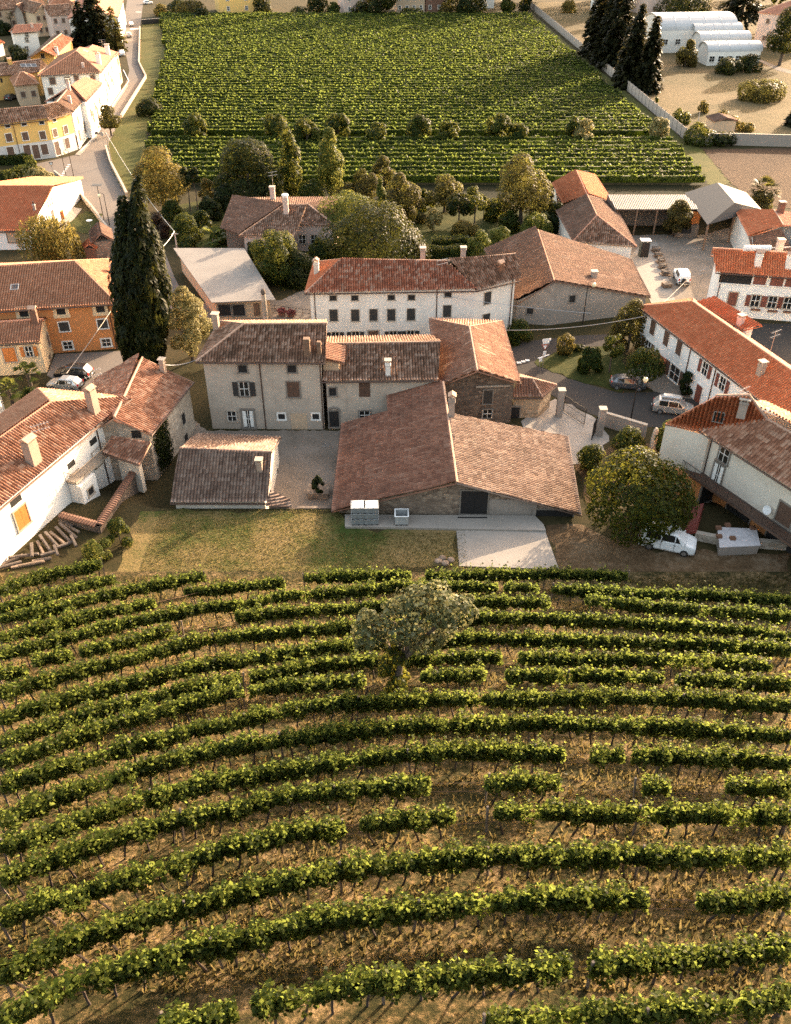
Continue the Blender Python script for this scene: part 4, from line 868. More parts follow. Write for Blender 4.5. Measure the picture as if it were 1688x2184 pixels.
# corrugated shed and grey hip barn
V = dict(a=w(1315, 446, 4.2), b=w(1494, 446, 4.2), c=w(1462, 415, 5.0), d=w(1296, 415, 5.0))
h = H('open_shed', 'long open shed under a brown corrugated sheet roof, dark inside', 'shed', V, [('a b c d', 'm_sheet_brown')], 'a b c d', None, .3, flat=True, pitch=.28, amp=.035)
A_, B_, C_, D_ = (V[k] for k in 'abcd'); mb = MB()
for p, q2 in ((A_, D_), (D_, C_), (C_, B_)): mb.add([(p.x, p.y, 0), (q2.x, q2.y, 0), (q2.x, q2.y, q2.z - .1), (p.x, p.y, p.z - .1)], [(0, 1, 2, 3)])
part('wall', mb, M['m_wood_old'], h.root)
for k in range(5):
    p = A_.lerp(B_, .02 + .24 * k); part('post', MB().box((p.x, p.y + .3, 2.05), (.2, .2, 4.1)), M['m_wood'], h.root)
ez, rz_ = 4.2, 6.2
V = dict(a=w(1461, 411, ez), b=w(1510, 479, ez), c=w(1572, 458, ez), d=w(1625, 446, ez), e=w(1592, 410, ez), k=w(1531, 389, rz_), m=w(1568, 432, rz_))
h = H('grey_barn', 'open sided barn with smooth dark grey roof at the corner of the far vineyard', 'barn', V, [('a b m k', 'm_sheet_grey'), ('d e k m', 'm_sheet_grey'), ('b d m', 'm_sheet_grey')], 'a b d e k', None, .4, flat=True, pitch=.6, amp=.0)
A_, B_, D_, E_ = (V[k] for k in 'abde')
for i, p in enumerate((A_, B_, D_, E_, A_.lerp(B_, .5), B_.lerp(D_, .5))):
    c = (A_ + D_) / 2; p = p.lerp(c, .06); part('post', MB().box((p.x, p.y, 2.1), (.25, .25, 4.3)), M['m_wood'], h.root)
mb = MB(); mb.add([(E_.x, E_.y, 0), (D_.x, D_.y, 0), (D_.x, D_.y, 4.1), (E_.x, E_.y, 4.1)], [(0, 1, 2, 3)]); mb.add([(A_.x, A_.y, 0), (E_.x, E_.y, 0), (E_.x, E_.y, 4.1), (A_.x, A_.y, 4.1)], [(0, 1, 2, 3)]); part('wall', mb, M['m_wood'], h.root)
# left: house with the red roof and lit white gable
el, rz_ = 3.0, 5.6
V = dict(a=w(-60, 494, el), b=w(66, 493, el), r=w(113, 397, rz_), s=w(-60, 397, rz_)); V['c'] = mir(V['b'], V['s'], V['r']); V['d'] = mir(V['a'], V['s'], V['r'])
h = H('red_roof_house', 'house with red pantile roof and bright white gable above the weeping willow', 'house', V, [('a b r s', 'm_tile_red'), ('c d s r', 'm_tile_red')], 'a b c d', 'm_white_clean', .45, ridges=['s r'], ridge_mat='m_ridge_red')
win(h, 90, 467, .7, 1.0, 'k', 'm_frame_stone'); win(h, 79, 486, .7, .9, 'k', 'm_frame_stone'); win(h, 114, 463, 1.1, 2.3, 'd', None, 'm_wood_old'); win(h, 30, 505, 2.0, 1.6, 'd', 'm_frame_grey', 'm_tan')
for k in range(3): win(h, 103 + 4 * k, 437 - 4 * k, .35, 1.3, 'k', None)
chimney(h, 75, 450, 432, .35, 'm_metal', 'pot')
# yellow corner house on the street and its neighbours
ez, rz_ = 7.2, 9.3
V = dict(a=w(-80, 276, ez), b=w(103, 255, ez), c=w(155, 239, ez), k0=w(-80, 241, rz_), k1=w(92, 225, rz_), k2=w(121, 218, rz_))
V['e0'] = mir(V['a'], V['k0'], V['k1']); V['e1'] = mir(V['b'], V['k0'], V['k1']); V['e2'] = mir(V['c'], V['k1'], V['k2']); V['e1'] = (V['e1'] + mir(V['b'], V['k1'], V['k2'])) / 2
h = H('yellow_corner_house', 'yellow corner house with pale grey ground floor following the bend of the street', 'house', V, [('a b k1 k0', 'm_tile_old'), ('b c k2 k1', 'm_tile_old'), ('e1 e0 k0 k1', 'm_tile_brown'), ('e2 e1 k1 k2', 'm_tile_brown')], 'a b c e2 e1 e0', 'm_yellow', .4, ridges=['k0 k1 k2', 'b k1'], pitch=.4)
band(h, range(len(h.walls)), 0, 3.3, 'm_bluegrey', 'ground_floor')
for u, v in ((19, 293), (54, 290), (91, 288), (117, 283), (140, 276)): win(h, u, v, 1.15, 1.5, 's', 'm_frame_white', 'm_shutter_brown', .1)
for u, v in ((16, 268), (51, 264), (89, 261), (116, 256)): win(h, u, v, .9, .6, 'k', 'm_frame_white', fw=.08)
for u, v in ((23, 324), (58, 320), (95, 318), (143, 305)): win(h, u, v, 1.3, 2.0, 's', 'm_frame_white', 'm_shutter_brown', .1)
for u, v in ((77, 323), (122, 316)): win(h, u, v, 1.3, 2.6, 'd', 'm_frame_white', 'm_shutter_brown', .1)
downpipe(h, 36, 300)
V = dict(c=w(156, 238.5, ez), f=w(190, 199, ez), k3=w(150, 184, rz_), k2=w(121, 218, rz_)); V['e'] = mir(V['c'], V['k2'], V['k3']); V['g'] = mir(V['f'], V['k2'], V['k3'])
h = H('white_street_house', 'white street house with brown roof next to the yellow corner house', 'house', V, [('c f k3 k2', 'm_tile_brown'), ('g e k2 k3', 'm_tile_old')], 'c f g e', 'm_white_clean', .3, ridges=['k2 k3'], pitch=.4)
for u, v in ((166, 255), (178, 240)): win(h, u, v, .9, 1.3, 's', 'm_frame_stone', 'm_shutter_orange')
for u, v in ((160, 300), (169, 288), (180, 270)): win(h, u, v, 1.0, 2.0, 's', 'm_frame_stone', 'm_shutter_brown')
chimney(h, 150, 220, 201, .6, 'm_pink', None); chimney(h, 148, 192, 168, .6, 'm_pink', 'slab')
V = dict(g=w(184, 216, 7.4), h=w(219, 180, 7.4), k4=w(181, 164, 9.4), k5=w(150, 184, 9.4)); V['e'] = mir(V['g'], V['k5'], V['k4']); V['f'] = mir(V['h'], V['k5'], V['k4'])
h = H('salmon_street_house', 'white street house with salmon tile roof in the middle of the row', 'house', V, [('g h k4 k5', 'm_tile_salmon'), ('f e k5 k4', 'm_tile_salmon')], 'g h f e', 'm_white_clean', .3, ridges=['k5 k4'], pitch=.4)
for u, v in ((194, 240), (203, 226), (212, 214)): win(h, u, v, .9, 1.4, 's', 'm_frame_stone', 'm_shutter_brown')
for u, v in ((199, 247), (208, 238)): win(h, u, v, 1.0, 2.2, 'd', 'm_frame_stone', 'm_shutter_wine')
ez, rz_ = 8.6, 11.4
V = dict(a=w(80, 162, ez), b=w(216, 155, ez), c=w(250, 112, ez), k1=w(163, 109, rz_), k2=w(170, 101, rz_)); V['d'] = V['a'] + (V['c'] - V['b'])
h = H('white_hip_house', 'tallest white house on the street with broad salmon hip roof', 'house', V, [('a b k1', 'm_tile_orange'), ('b c k2 k1', 'm_tile_salmon'), ('c d k2', 'm_tile_salmon'), ('d a k1 k2', 'm_tile_orange')], 'a b c d', 'm_white', .6, ridges=['a k1 b', 'k1 k2 c'], pitch=.4, ridge_mat='m_ridge_red')
for u, v, s in ((112, 172, 1.3), (144, 170, 1.1), (163, 166, 1.0), (198, 165, 1.0)): win(h, u, v, s, s * 1.1, 's', 'm_frame_stone', 'm_shutter_brown')
win(h, 108, 194, 1.0, 1.4, 's', 'm_frame_stone', 'm_shutter_brown')
for u, v in ((224, 165), (231, 156), (238, 146), (229, 178), (237, 168), (228, 196), (233, 186), (241, 174), (229, 212)): win(h, u, v, .9, 1.5, 's', 'm_frame_stone', 'm_shutter_brown')
chimney(h, 212, 137, 113, 1.0, 'm_white', 'tile'); chimney(h, 231, 117, 94, 1.0, 'm_white', 'slab'); chimney(h, 178, 144, 131, .6, 'm_salmon' if 'm_salmon' in M else 'm_pink', None); skylight(h, 183, 109, 1.6, .9)
def street(name, label, a, b, depth, ez, rise, roofm, wall, **k):
    A, B = W(*a), W(*b); t = (B - A).normalized(); n = Vec((-t.y, t.x, 0)); n = n if n.x < 0 else -n
    V = dict(a=A, b=B, c=B + n * depth, d=A + n * depth); r_ = (V['a'] + V['d']) / 2; s_ = (V['b'] + V['c']) / 2
    for q2 in V.values(): q2.z = ez
    r_.z = s_.z = ez + rise; V.update(r=r_, s=s_)
    hh = H(name, label, 'house', V, [('a b s r', roofm), ('c d r s', roofm)], 'a b c d', wall, .3, ridges=['r s'], pitch=.45, gutter=False)
    for r3 in range(k.get('rows', 2)):
        for c_ in range(k.get('cols', 3)):
            p = A.lerp(B, (c_ + .5) / k.get('cols', 3)) + n * .3; e = t; opening(hh.root, Vec((p.x, p.y, ez * (r3 + .55) / k.get('rows', 2))), e, -n, .9, 1.4, 's', 'm_frame_stone', 'm_shutter_brown')
    return hh
street('tan_street_house', 'narrow tan house on the street just past the tall white hip roofed house', (247, 199), (265, 174), 13, 7.0, 2.0, 'm_tile_salmon', 'm_tan')
street('pale_street_house', 'pale long house by the street behind the dark conifers', (263, 92), (272, 50), 16, 7.5, 2.2, 'm_tile_salmon', 'm_white', cols=5)
ez, rz_ = 5.6, 7.4
V = dict(a=w(-60, 167, ez), b=w(83, 152, ez), c=w(101, 140, ez), k0=w(-60, 142, rz_), k1=w(86, 126, rz_)); V['d'] = mir(V['a'], V['k0'], V['k1'])
h = H('ochre_house', 'long low ochre house with three roof windows in its brown roof', 'house', V, [('a b k1 k0', 'm_tile_old'), ('b c k1', 'm_tile_old'), ('c d k0 k1', 'm_tile_old')], 'a b c d', 'm_ochre', .5, ridges=['k0 k1'], pitch=.45)
for u in (50, 61, 72): skylight(h, u, 140, 1.2, 1.3)
for u in (3, 28, 49): win(h, u, 171, .5, 1.0, 'k', None)
chimney(h, 22, 136, 124, .9, 'm_ochre', 'tile')
V = dict(a=w(60, 124, 5.0), b=w(112, 76, 5.0), r=w(131, 71.5, 7.6), s=w(88, 106, 7.6), c=w(118, 119, 5.0), d=w(156, 82, 5.0))
h = H('ochre_gable_house', 'ochre house with gable towards the viewer and half red half brown roof', 'house', V, [('a b r s', 'm_tile_old'), ('d c s r', 'm_tile_redmix')], 'a c d b', 'm_ochre', .5, ridges=['s r'], pitch=.45)
win(h, 91, 119, .9, 1.1, 'k', 'm_frame_stone'); chimney(h, 122, 115, 100, .8, 'm_white', 'slab')
V = dict(a=w(24, 71.5, 7.2), b=w(83, 67, 7.2), r=w(32, 54, 8.9), s=w(91, 50, 8.9)); V['c'] = mir(V['b'], V['r'], V['s']); V['d'] = mir(V['a'], V['r'], V['s'])
h = H('salmon_roof_house', 'pale blue-white block house with clean salmon roof among old brown roofs', 'house', V, [('a b s r', 'm_tile_salmon'), ('c d r s', 'm_tile_salmon')], 'a b c d', 'm_white', .5, ridges=['r s'], pitch=.45)
for v in (73, 84, 103): win(h, 57, v, .9, 1.1, 'o', 'm_frame_stone')
chimney(h, 69, 58, 50, .7, 'm_pink', 'tile')
for i, (nm, lb, bl, br, dp, ez, ri, rm, wl, kw) in enumerate([
    ('old_house', 'long old brown roofed house at the top left corner', (-30, 66), (68, 55), 12, 6, 2.6, 'm_tile_old', 'm_tan', dict(cols=4, hip=False)),
    ('old_house', 'small brown house with gable end beside the palm', (42, 72), (58, 72), 22, 6.5, 2.4, 'm_tile_brown', 'm_concrete_wall', dict(cols=0, axis='y', hip=False, right=4)),
    ('old_house', 'brown roofed house with deep eaves just behind the ochre gable house', (84, 78), (122, 74), 16, 7, 2.6, 'm_tile_old', 'm_tan', dict(cols=3, axis='y', hip=False)),
    ('old_house', 'wide dark roofed house in front of the dark conifers', (118, 84), (168, 80), 12, 7, 2.4, 'm_tile_old', 'm_pink', dict(cols=3, hip=False)),
    ('old_house', 'pale pink roofed cottage between the brown roofs near the conifers', (118, 62), (166, 60), 12, 7.6, 2.4, 'm_tile_orange', 'm_tan', dict(cols=3)),
    ('tall_house', 'narrow white tower-like house at the top edge left of the conifers', (114, 34), (128, 33), 12, 9, 2, 'm_tile_brown', 'm_white', dict(cols=1, rows=3)),
    ('tall_house', 'grey flat block at the top edge with dark windows left of the conifers', (130, 30), (178, 26), 14, 8, 1.5, 'm_tile_brown', 'm_bluegrey', dict(cols=4)),
    ('old_house', 'dark gabled house under the top edge in the old quarter', (72, 36), (110, 30), 14, 8, 2.5, 'm_tile_old', 'm_tan', dict(cols=2, axis='y', hip=False)),
    ('low_house', 'red roofed cottage with white wall at the left edge', (-30, 128), (12, 118), 12, 3.6, 1.8, 'm_tile_red', 'm_white', dict(cols=1, rows=1, hip=False)),
    ('low_house', 'tiny orange fronted cottage at the left edge by the palm', (-30, 52), (10, 48), 10, 4.0, 2, 'm_tile_brown', 'm_peach', dict(cols=1, rows=1, hip=False)),
    ('low_house', 'low red roofed store at the left edge beside the parked grey car', (-30, 222), (12, 198), 9, 3.0, 1.4, 'm_tile_orange', 'm_white', dict(cols=0, hip=False)),
    ('courtyard_house', 'low brown roofed back building inside the bend of the corner house', (44, 226), (88, 222), 10, 4.6, 2, 'm_tile_orange', 'm_tan', dict(cols=2, rows=1)),
    ('yellow_block', 'tall bright yellow house behind the far end of the vineyard', (469, 30), (546, 27), 14, 13.5, 2.5, 'm_tile_orange', 'm_yellow', dict(cols=2, rows=4, ww=1.0, wh=1.4, style='o', frame='m_frame_white')),
    ('brick_house', 'brown brick house half hidden by dark trees beyond the vineyard', (734, 30), (782, 28), 10, 6.5, 2.5, 'm_tile_brown', 'm_pink', dict(cols=2, style='o', frame='m_frame_white')),
    ('brick_house', 'reddish terraced house with white sunshade behind the far vineyard edge', (846, 27), (906, 26), 10, 6.5, 2.2, 'm_tile_brown', 'm_tan', dict(cols=4, style='o', frame='m_frame_white')),
    ('brick_house', 'small red brick house with white window frames behind low bushes', (908, 26), (946, 25), 10, 6.5, 2.2, 'm_tile_brown', 'm_terracotta', dict(cols=2, style='o', frame='m_frame_white')),
    ('white_block', 'plain white house end between dark trees beyond the vineyard', (1010, 18), (1054, 17), 10, 8, 2, 'm_tile_brown', 'm_white', dict(cols=0)),
    ('white_block', 'pale apartment block at the top edge behind the tall conifers', (1330, 30), (1362, 20), 14, 14, 2, 'm_tile_brown', 'm_white', dict(cols=2, rows=4)),
    ('stucco_house', 'dull pink two storey house behind the vaulted sheds', (1380, 33), (1490, 28), 12, 8.5, 2, 'm_tile_salmon', 'm_pink', dict(cols=4, rows=2)),
    ('stucco_house', 'pink roofed villa at the top right corner behind a dark tree', (1606, 98), (1730, 110), 14, 9.5, 3, 'm_tile_salmon', 'm_pink', dict(cols=3, rows=2)),
]):
    bighouse(nm, lb, bl, br, dp, ez, ri, rm, wl, **kw)
# vaulted white sheds
def vault(label, fl, fr, depth, hw, rise, z, cols, name='vaulted_shed', group=None, wallm='m_white', side=0):
    A, B = W(*fl), W(*fr); t = (B - A).normalized(); n = Vec((-t.y, t.x, 0)); n = n if n.y > 0 else -n; ln = (B - A).length
    o = thing(name, label, 'shed', (A + B) / 2, group)
    K = 14; arc = [(depth * (1 - math.cos(math.pi * i / K)) / 2, hw + rise * math.sin(math.pi * i / K)) for i in range(K + 1)]
    mb = MB()
    for thick, zz in ((0, .0),):
        for x in (-.4, ln + .4): pass
    vs_ = [A + t * x + n * d_ + Vec((0, 0, zz + dz)) for dz in (0, .25) for x in (-.4, ln + .4) for d_, zz in arc]; m = K + 1; fs_ = []
    for i in range(K): fs_ += [(2 * m + i, 2 * m + i + 1, 3 * m + i + 1, 3 * m + i), (i, m + i, m + i + 1, i + 1), (i, i + 1, 2 * m + i + 1, 2 * m + i), (m + i, 3 * m + i, 3 * m + i + 1, m + i + 1)]
    fs_ += [(0, 2 * m, 3 * m, m), (K, m + K, 3 * m + K, 2 * m + K)]; mb.add(vs_, fs_); rf = part('roof', mb, M['m_vault'], o)
    for k in range(1, 5): part('roof_seam', MB().tube([A + t * (ln * k / 5) + n * d_ + Vec((0, 0, zz + .27)) for d_, zz in arc], .05, 4), M['m_metal'], rf)
    wl = MB(); ca = [A + n * d_ + Vec((0, 0, zz)) for d_, zz in arc]
    for x in (0, ln):
        P = [p + t * x for p in ca]; wl.add([P[0] - Vec((0, 0, hw))] + P + [P[-1] - Vec((0, 0, hw))], [tuple(range(len(P) + 2))])
    wl.add([A, B, B + Vec((0, 0, hw)), A + Vec((0, 0, hw))], [(0, 1, 2, 3)]); C2_, D2_ = B + n * depth, A + n * depth; wl.add([C2_, D2_, D2_ + Vec((0, 0, hw)), C2_ + Vec((0, 0, hw))], [(0, 1, 2, 3)])
    part('wall', wl, M[wallm], o)
    for c_ in range(cols):
        p = A.lerp(B, (c_ + .5) / cols) + Vec((0, 0, hw * .5)); opening(o, p - n * .01, t, -n, 1.6, 1.4, 'o', 'm_frame_white', fw=.15)
    return o
vault('large white barrel vaulted shed behind the smaller ones', (1402, 113), (1562, 110), 16, 6.2, 3.6, 0, 6)
vault('front barrel vaulted white shed with a row of windows', (1507, 140), (1618, 138), 7.5, 3.6, 2.0, 0, 6)
vault('middle barrel vault of the three stepped white sheds', (1489, 126), (1592, 124), 6.5, 5.0, 1.8, 0, 0)
vault('rear barrel vault of the three stepped white sheds', (1477, 114), (1573, 112), 6.5, 6.0, 1.8, 0, 0)
# concrete panel fence beside the far vineyard
A_, B_ = W(1128, 13), W(1471, 306); ln = (B_ - A_).length; t = (B_ - A_).normalized(); nseg = int(ln / 3.2)
o = thing('concrete_fence', 'long pale concrete panel fence running between the vineyard and the meadow', 'fence', A_)
pm = sm = None; rz_ = math.atan2(t.y, t.x)
for i in range(nseg + 1):
    p = t * (ln * i / nseg)
    q2 = bpy.data.objects.new('post', None)
    if pm is None:
        q2 = part('post', MB().box((0, 0, 1.25), (.18, .18, 2.5)), M['m_frame_grey'], None); q2.parent = o; pm = q2.data
        sg = part('panel', MB().box((0, 0, 1.15), (ln / nseg - .18, .08, 2.3)), M['m_panel'], None); sg.parent = o; sm = sg.data
    else:
        q2 = bpy.data.objects.new('post', pm); COL.objects.link(q2); q2.parent = o
        if i < nseg: sg = bpy.data.objects.new('panel', sm); COL.objects.link(sg); sg.parent = o
        else: sg = None
    q2.location = p; q2.rotation_euler = (0, 0, rz_)
    if sg: sg.location = p + t * (ln / nseg / 2); sg.rotation_euler = (0, 0, rz_)
def wallrun(name, label, pts, hh, th, mat, cat='wall', z=0.0, cope='m_frame_stone', zs=None):
    P = [W(u, v, z) for u, v in pts]; o = thing(name, label, cat, P[0]); mb, cp = MB(), MB()
    for a, b in zip(P, P[1:]):
        e = (b - a).normalized(); n = Vec((-e.y, e.x, 0)); L_ = (b - a).length
        mb.box((a + b) / 2 + Vec((0, 0, hh / 2 - .15)), (L_ + th * .6, th, hh + .3), ax=(e, n, Vec((0, 0, 1)))); cp.box((a + b) / 2 + Vec((0, 0, hh + .035)), (L_ + th * .6, th + .1, .07), ax=(e, n, Vec((0, 0, 1))))
    part('wall_body', mb, M[mat], o)
    if cope: part('coping', cp, M[cope], o)
    return o
wallrun('boundary_wall', 'old stained masonry wall between meadow and ploughed field', [(1476, 309), (1560, 309), (1740, 314)], 2.3, .3, 'm_concrete_wall')
wallrun('roadside_wall', 'low stone wall along the right side of the street by the vineyard verge', [(299, 60), (297, 136), (312, 166), (259, 252)], .7, .3, 'm_tan')
wallrun('roadside_wall', 'low crumbling wall where the street widens before the cypress', [(227, 318), (237, 352), (262, 400), (272, 420)], .8, .3, 'm_tan')
wallrun('garden_wall', 'low pale wall curving between the street and the red roofed house garden', [(118, 374), (165, 412), (198, 450), (232, 497), (246, 520)], .9, .25, 'm_frame_stone')
wallrun('garden_wall', 'dark low wall under the willow in front of the red roofed house', [(-10, 532), (40, 528)], 1.2, .3, 'm_concrete_wall')
wallrun('gate_wall', 'plastered wall running from the gate pillar to the broken post', [(1289, 908), (1374, 934)], 1.6, .3, 'm_concrete_wall')
wallrun('boundary_wall', 'dark brick wall behind the ochre house yard', [(20, 196), (92, 190)], 2.0, .3, 'm_rust')
for lb, px_, wl in (('tall roadside hedge wall at the far end of the grass verge', [(304, 52), (341, 49)], 1.6),): wallrun('boundary_wall', lb, px_, wl, .5, 'm_metal_dark')
wallrun('retaining_wall', 'low stone edge between the courtyard and the lawn', [(640, 1117), (706, 1117)], 1.9, .35, 'm_stone_dark', cope=None)
# courtyard wall with tile coping below the balcony
o = thing('courtyard_wall', 'low wall with terracotta tile coping round the sunken court of the white farmhouse', 'wall', G(215, 1125))
P = [G(133, 1112), G(214, 1135), G(300, 1043)]; mb = MB(); cp = MB()
for a, b in zip(P, P[1:]):
    e = (b - a); e.z = 0; e.normalize(); n = Vec((-e.y, e.x, 0)); L_ = math.hypot(b.x - a.x, b.y - a.y); top = 2.6
    mb.box(Vec(((a.x + b.x) / 2, (a.y + b.y) / 2, 1.2)), (L_ + .3, .35, 2.7), ax=(e, n, Vec((0, 0, 1))))
    for i in range(int(L_ / .3)):
        q2 = Vec((a.x, a.y, top)) + e * (i * .3 + .15); cp.tube([q2 - n * .35 + Vec((0, 0, -.06)), q2 + Vec((0, 0, .06))], .13, 6); cp.tube([q2 + Vec((0, 0, .06)), q2 + n * .35 + Vec((0, 0, -.06))], .13, 6)
part('wall_body', mb, M['m_stone_dark'], o); part('coping', cp, M['m_terracotta'], o)
# ------------------------------------------------------------------ trees and plants
def unit(a): return a / np.maximum(np.linalg.norm(a, axis=1, keepdims=True), 1e-6)
def leaves(c, nrm, size, asp=1.0, axis=None, jit=.35):
    """one small diamond per leaf; c, nrm (n,3); size scalar or (n,)"""
    n = len(c); size = np.broadcast_to(np.asarray(size, float), (n,)) * rng.uniform(.65, 1.35, n)
    nr = unit(nrm + rng.normal(0, jit, (n, 3))); ax = rng.normal(0, 1, (n, 3)) if axis is None else axis + rng.normal(0, .25, (n, 3))
    x = unit(np.cross(nr, ax)); y = np.cross(x, nr) if axis is None else unit(np.cross(x, nr))
    hx = x * (size * .5)[:, None]; hy = y * (size * .5 * asp)[:, None]; dn = nr * (size * .12)[:, None]
    co = np.stack([c - hy - dn, c + hx * .9 + hy * .1, c + hy - dn, c - hx * .9 + hy * .1], 1).reshape(-1, 3)
    return co, np.arange(4 * n).reshape(-1, 4)
def profile(shape, t):
    t = np.clip(t, 0.001, .999)
    if shape == 'round': return np.sqrt(1 - (2 * t - 1) ** 2)
    if shape == 'dome': return np.sqrt(1 - t ** 2.2) * (.75 + .25 * np.minimum(1, t * 5))
    if shape == 'egg': return np.sin(math.pi * t ** .75) ** .7
    if shape == 'column': return np.minimum(1, (1 - t) * 2.2) ** .6 * np.minimum(1, .55 + t * 2) 
    if shape == 'cone': return (1 - t) ** .75 * np.minimum(1, .6 + t * 4)
    if shape == 'poplar': return np.sin(math.pi * (t * .93 + .05)) ** .8 * (1 - .35 * t)
    return 1 - t
def crown_pts(h, rad, shape, n, nl, lob=.42, inner=.15, low=0.0):
    t = rng.uniform(.04, .97, nl); a = rng.uniform(0, 2 * math.pi, nl); r = profile(shape, t)
    lr = rad * lob * (.55 + .45 * r) * rng.uniform(.75, 1.2, nl); rr = np.maximum(0, r * rad - lr * .8) * rng.uniform(.75, 1.05, nl)
    C0 = np.stack([np.cos(a) * rr, np.sin(a) * rr, np.clip(t * h, lr * .6, h - lr * .75)], 1)
    k = rng.choice(nl, n, p=lr ** 2 / (lr ** 2).sum()); d = unit(rng.normal(0, 1, (n, 3)))
    p = C0[k] + d * (lr[k] * rng.uniform(.8, 1.08, n))[:, None]
    ok = np.ones(n, bool)
    for j in range(nl): ok &= ~((np.linalg.norm(p - C0[j], axis=1) < lr[j] * .78) & (k != j))
    ok |= rng.random(n) < inner; ok &= p[:, 2] > low
    nr = d + unit(p - np.array([0, 0, h * .45])) * .6 + np.array([0, 0, .35])
    return p[ok], nr[ok]
def trunk_mb(h, r, lean=0.1, limbs=4, spread=1.0, split=.5):
    mb = MB(); top = Vec((random.uniform(-lean, lean) * h, random.uniform(-lean, lean) * h, h)); mid = top * .5 + Vec((random.uniform(-.04, .04) * h, 0, 0))
    mb.tube([(0, 0, -.2), mid, top], [r * 1.25, r * .85, r * .45], 7)
    for i in range(limbs):
        a = i * 2 * math.pi / limbs + random.uniform(-.4, .4); s = mid.lerp(top, random.uniform(0, .8)); l = spread * random.uniform(.7, 1.1)
        mb.tube([s, s + Vec((math.cos(a) * l * .5, math.sin(a) * l * .5, l * .5)), s + Vec((math.cos(a) * l, math.sin(a) * l, l * .85))], [r * .5, r * .35, r * .12], 5)
    return mb
def tree(name, label, cat, u, vb, vt, wpx, mat, shape='round', leaf=.3, dens=1.0, bare=.2, nl=26, trunk='m_bark', lob=.36, group=None, z=None, asp=1.0, tr=None, base=None, crn='crown'):
    B = base if base is not None else (G(u, vb) if z is None else W(u, vb, z))
    top = zat(B, vt); h = top - B.z; s = scale_at(B + Vec((0, 0, h * .5))); rad = wpx * 1.1 / 2 / s
    o = thing(name, label, cat, B, group); cb = h * bare; ch = h - cb
    area = 2.2 * math.pi * rad * (ch * .9 + rad); n = int(min(30000, dens * 1.5 * area / (leaf * leaf * .5)))
    p, nr = crown_pts(ch, rad, shape, n, nl, lob); p[:, 2] += cb
    co, q_ = leaves(p, nr, leaf, asp); put(crn, mesh_np(crn, co, q_), M[mat], o)
    if bare > .02:
        mb = trunk_mb(cb + ch * .45, tr or max(.07, rad * .07), .05, 5, rad * .55); part('trunk', mb, M[trunk], o, local=True)
    else:
        part('stem', trunk_mb(ch * .5, max(.03, rad * .04), .05, 5, rad * .5), M[trunk], o, local=True)
    return o
def willow(name, label, u, vb, vt, wpx, mat, strands=420, leaf=.22, group=None):
    B = G(u, vb); h = zat(B, vt) - B.z; rad = wpx / 2 / scale_at(B + Vec((0, 0, h * .5))); o = thing(name, label, 'tree', B, group)
    p, nr = crown_pts(h * .62, rad * .95, 'dome', strands * 3, 22, .4); p[:, 2] += h * .36; idx = rng.choice(len(p), min(strands, len(p)), False); c, ns = [], []
    for i in idx:
        L_ = rng.uniform(.25, .6) * h; L_ = min(L_, p[i, 2] - .3); k = max(4, int(L_ / (leaf * .7))); z = np.linspace(0, -L_, k); out = np.array([p[i, 0], p[i, 1], 0]) / (rad * 2.0)
        c.append(p[i] + np.stack([out[0] * (-z) * .25, out[1] * (-z) * .25, z], 1) + rng.normal(0, .07, (k, 3))); ns.append(np.repeat((out + rng.normal(0, .3, 3))[None], k, 0))
    c, ns = np.concatenate(c), np.concatenate(ns); co, q_ = leaves(np.concatenate([c, p]), np.concatenate([ns, nr]), leaf, 1.8, np.array([0, 0, 1.0])); put('crown', mesh_np('crown', co, q_), M[mat], o)
    part('trunk', trunk_mb(h * .7, rad * .06, .05, 6, rad * .6), M['m_bark'], o, local=True); return o
def conifer(name, label, u, vb, vt, wpx, mat='m_conifer', leaf=.55, tiers=16, group=None, dens=1.0, bare=.06, z=None):
    B = G(u, vb) if z is None else W(u, vb, z); h = zat(B, vt) - B.z; rad = wpx / 2 / scale_at(B + Vec((0, 0, h * .4))); o = thing(name, label, 'tree', B, group); c, ns, ax = [], [], []
    for i in range(tiers):
        t = (i + .3) / tiers; r = rad * (1 - t) ** .8 * rng.uniform(.85, 1.12) + .25; z = h * (bare + (1 - bare) * t); nb = max(6, int(13 * (1 - t) + 5))
        for b in range(nb):
            a = rng.uniform(0, 2 * math.pi); L_ = r * rng.uniform(.7, 1.1); k = max(4, int(dens * L_ / (leaf * .28))); s = rng.uniform(.1, 1, k) ** .7; x = np.cos(a), np.sin(a)
            pt = np.stack([x[0] * s * L_, x[1] * s * L_, z - s * s * L_ * .35 + .12 * L_ * s], 1) + rng.normal(0, leaf * .35, (k, 3)); c.append(pt); ns.append(np.repeat(np.array([[x[0] * .3, x[1] * .3, 1.0]]), k, 0)); ax.append(np.repeat(np.array([[x[0], x[1], -.5]]), k, 0))
    c, ns, ax = map(np.concatenate, (c, ns, ax)); co, q_ = leaves(c, ns, leaf, 1.7, ax); put('crown', mesh_np('crown', co, q_), M[mat], o)
    part('trunk', MB().tube([(0, 0, -.2), (0, 0, h * .97)], [max(.15, rad * .07), .04], 7), M['m_bark'], o, local=True); return o
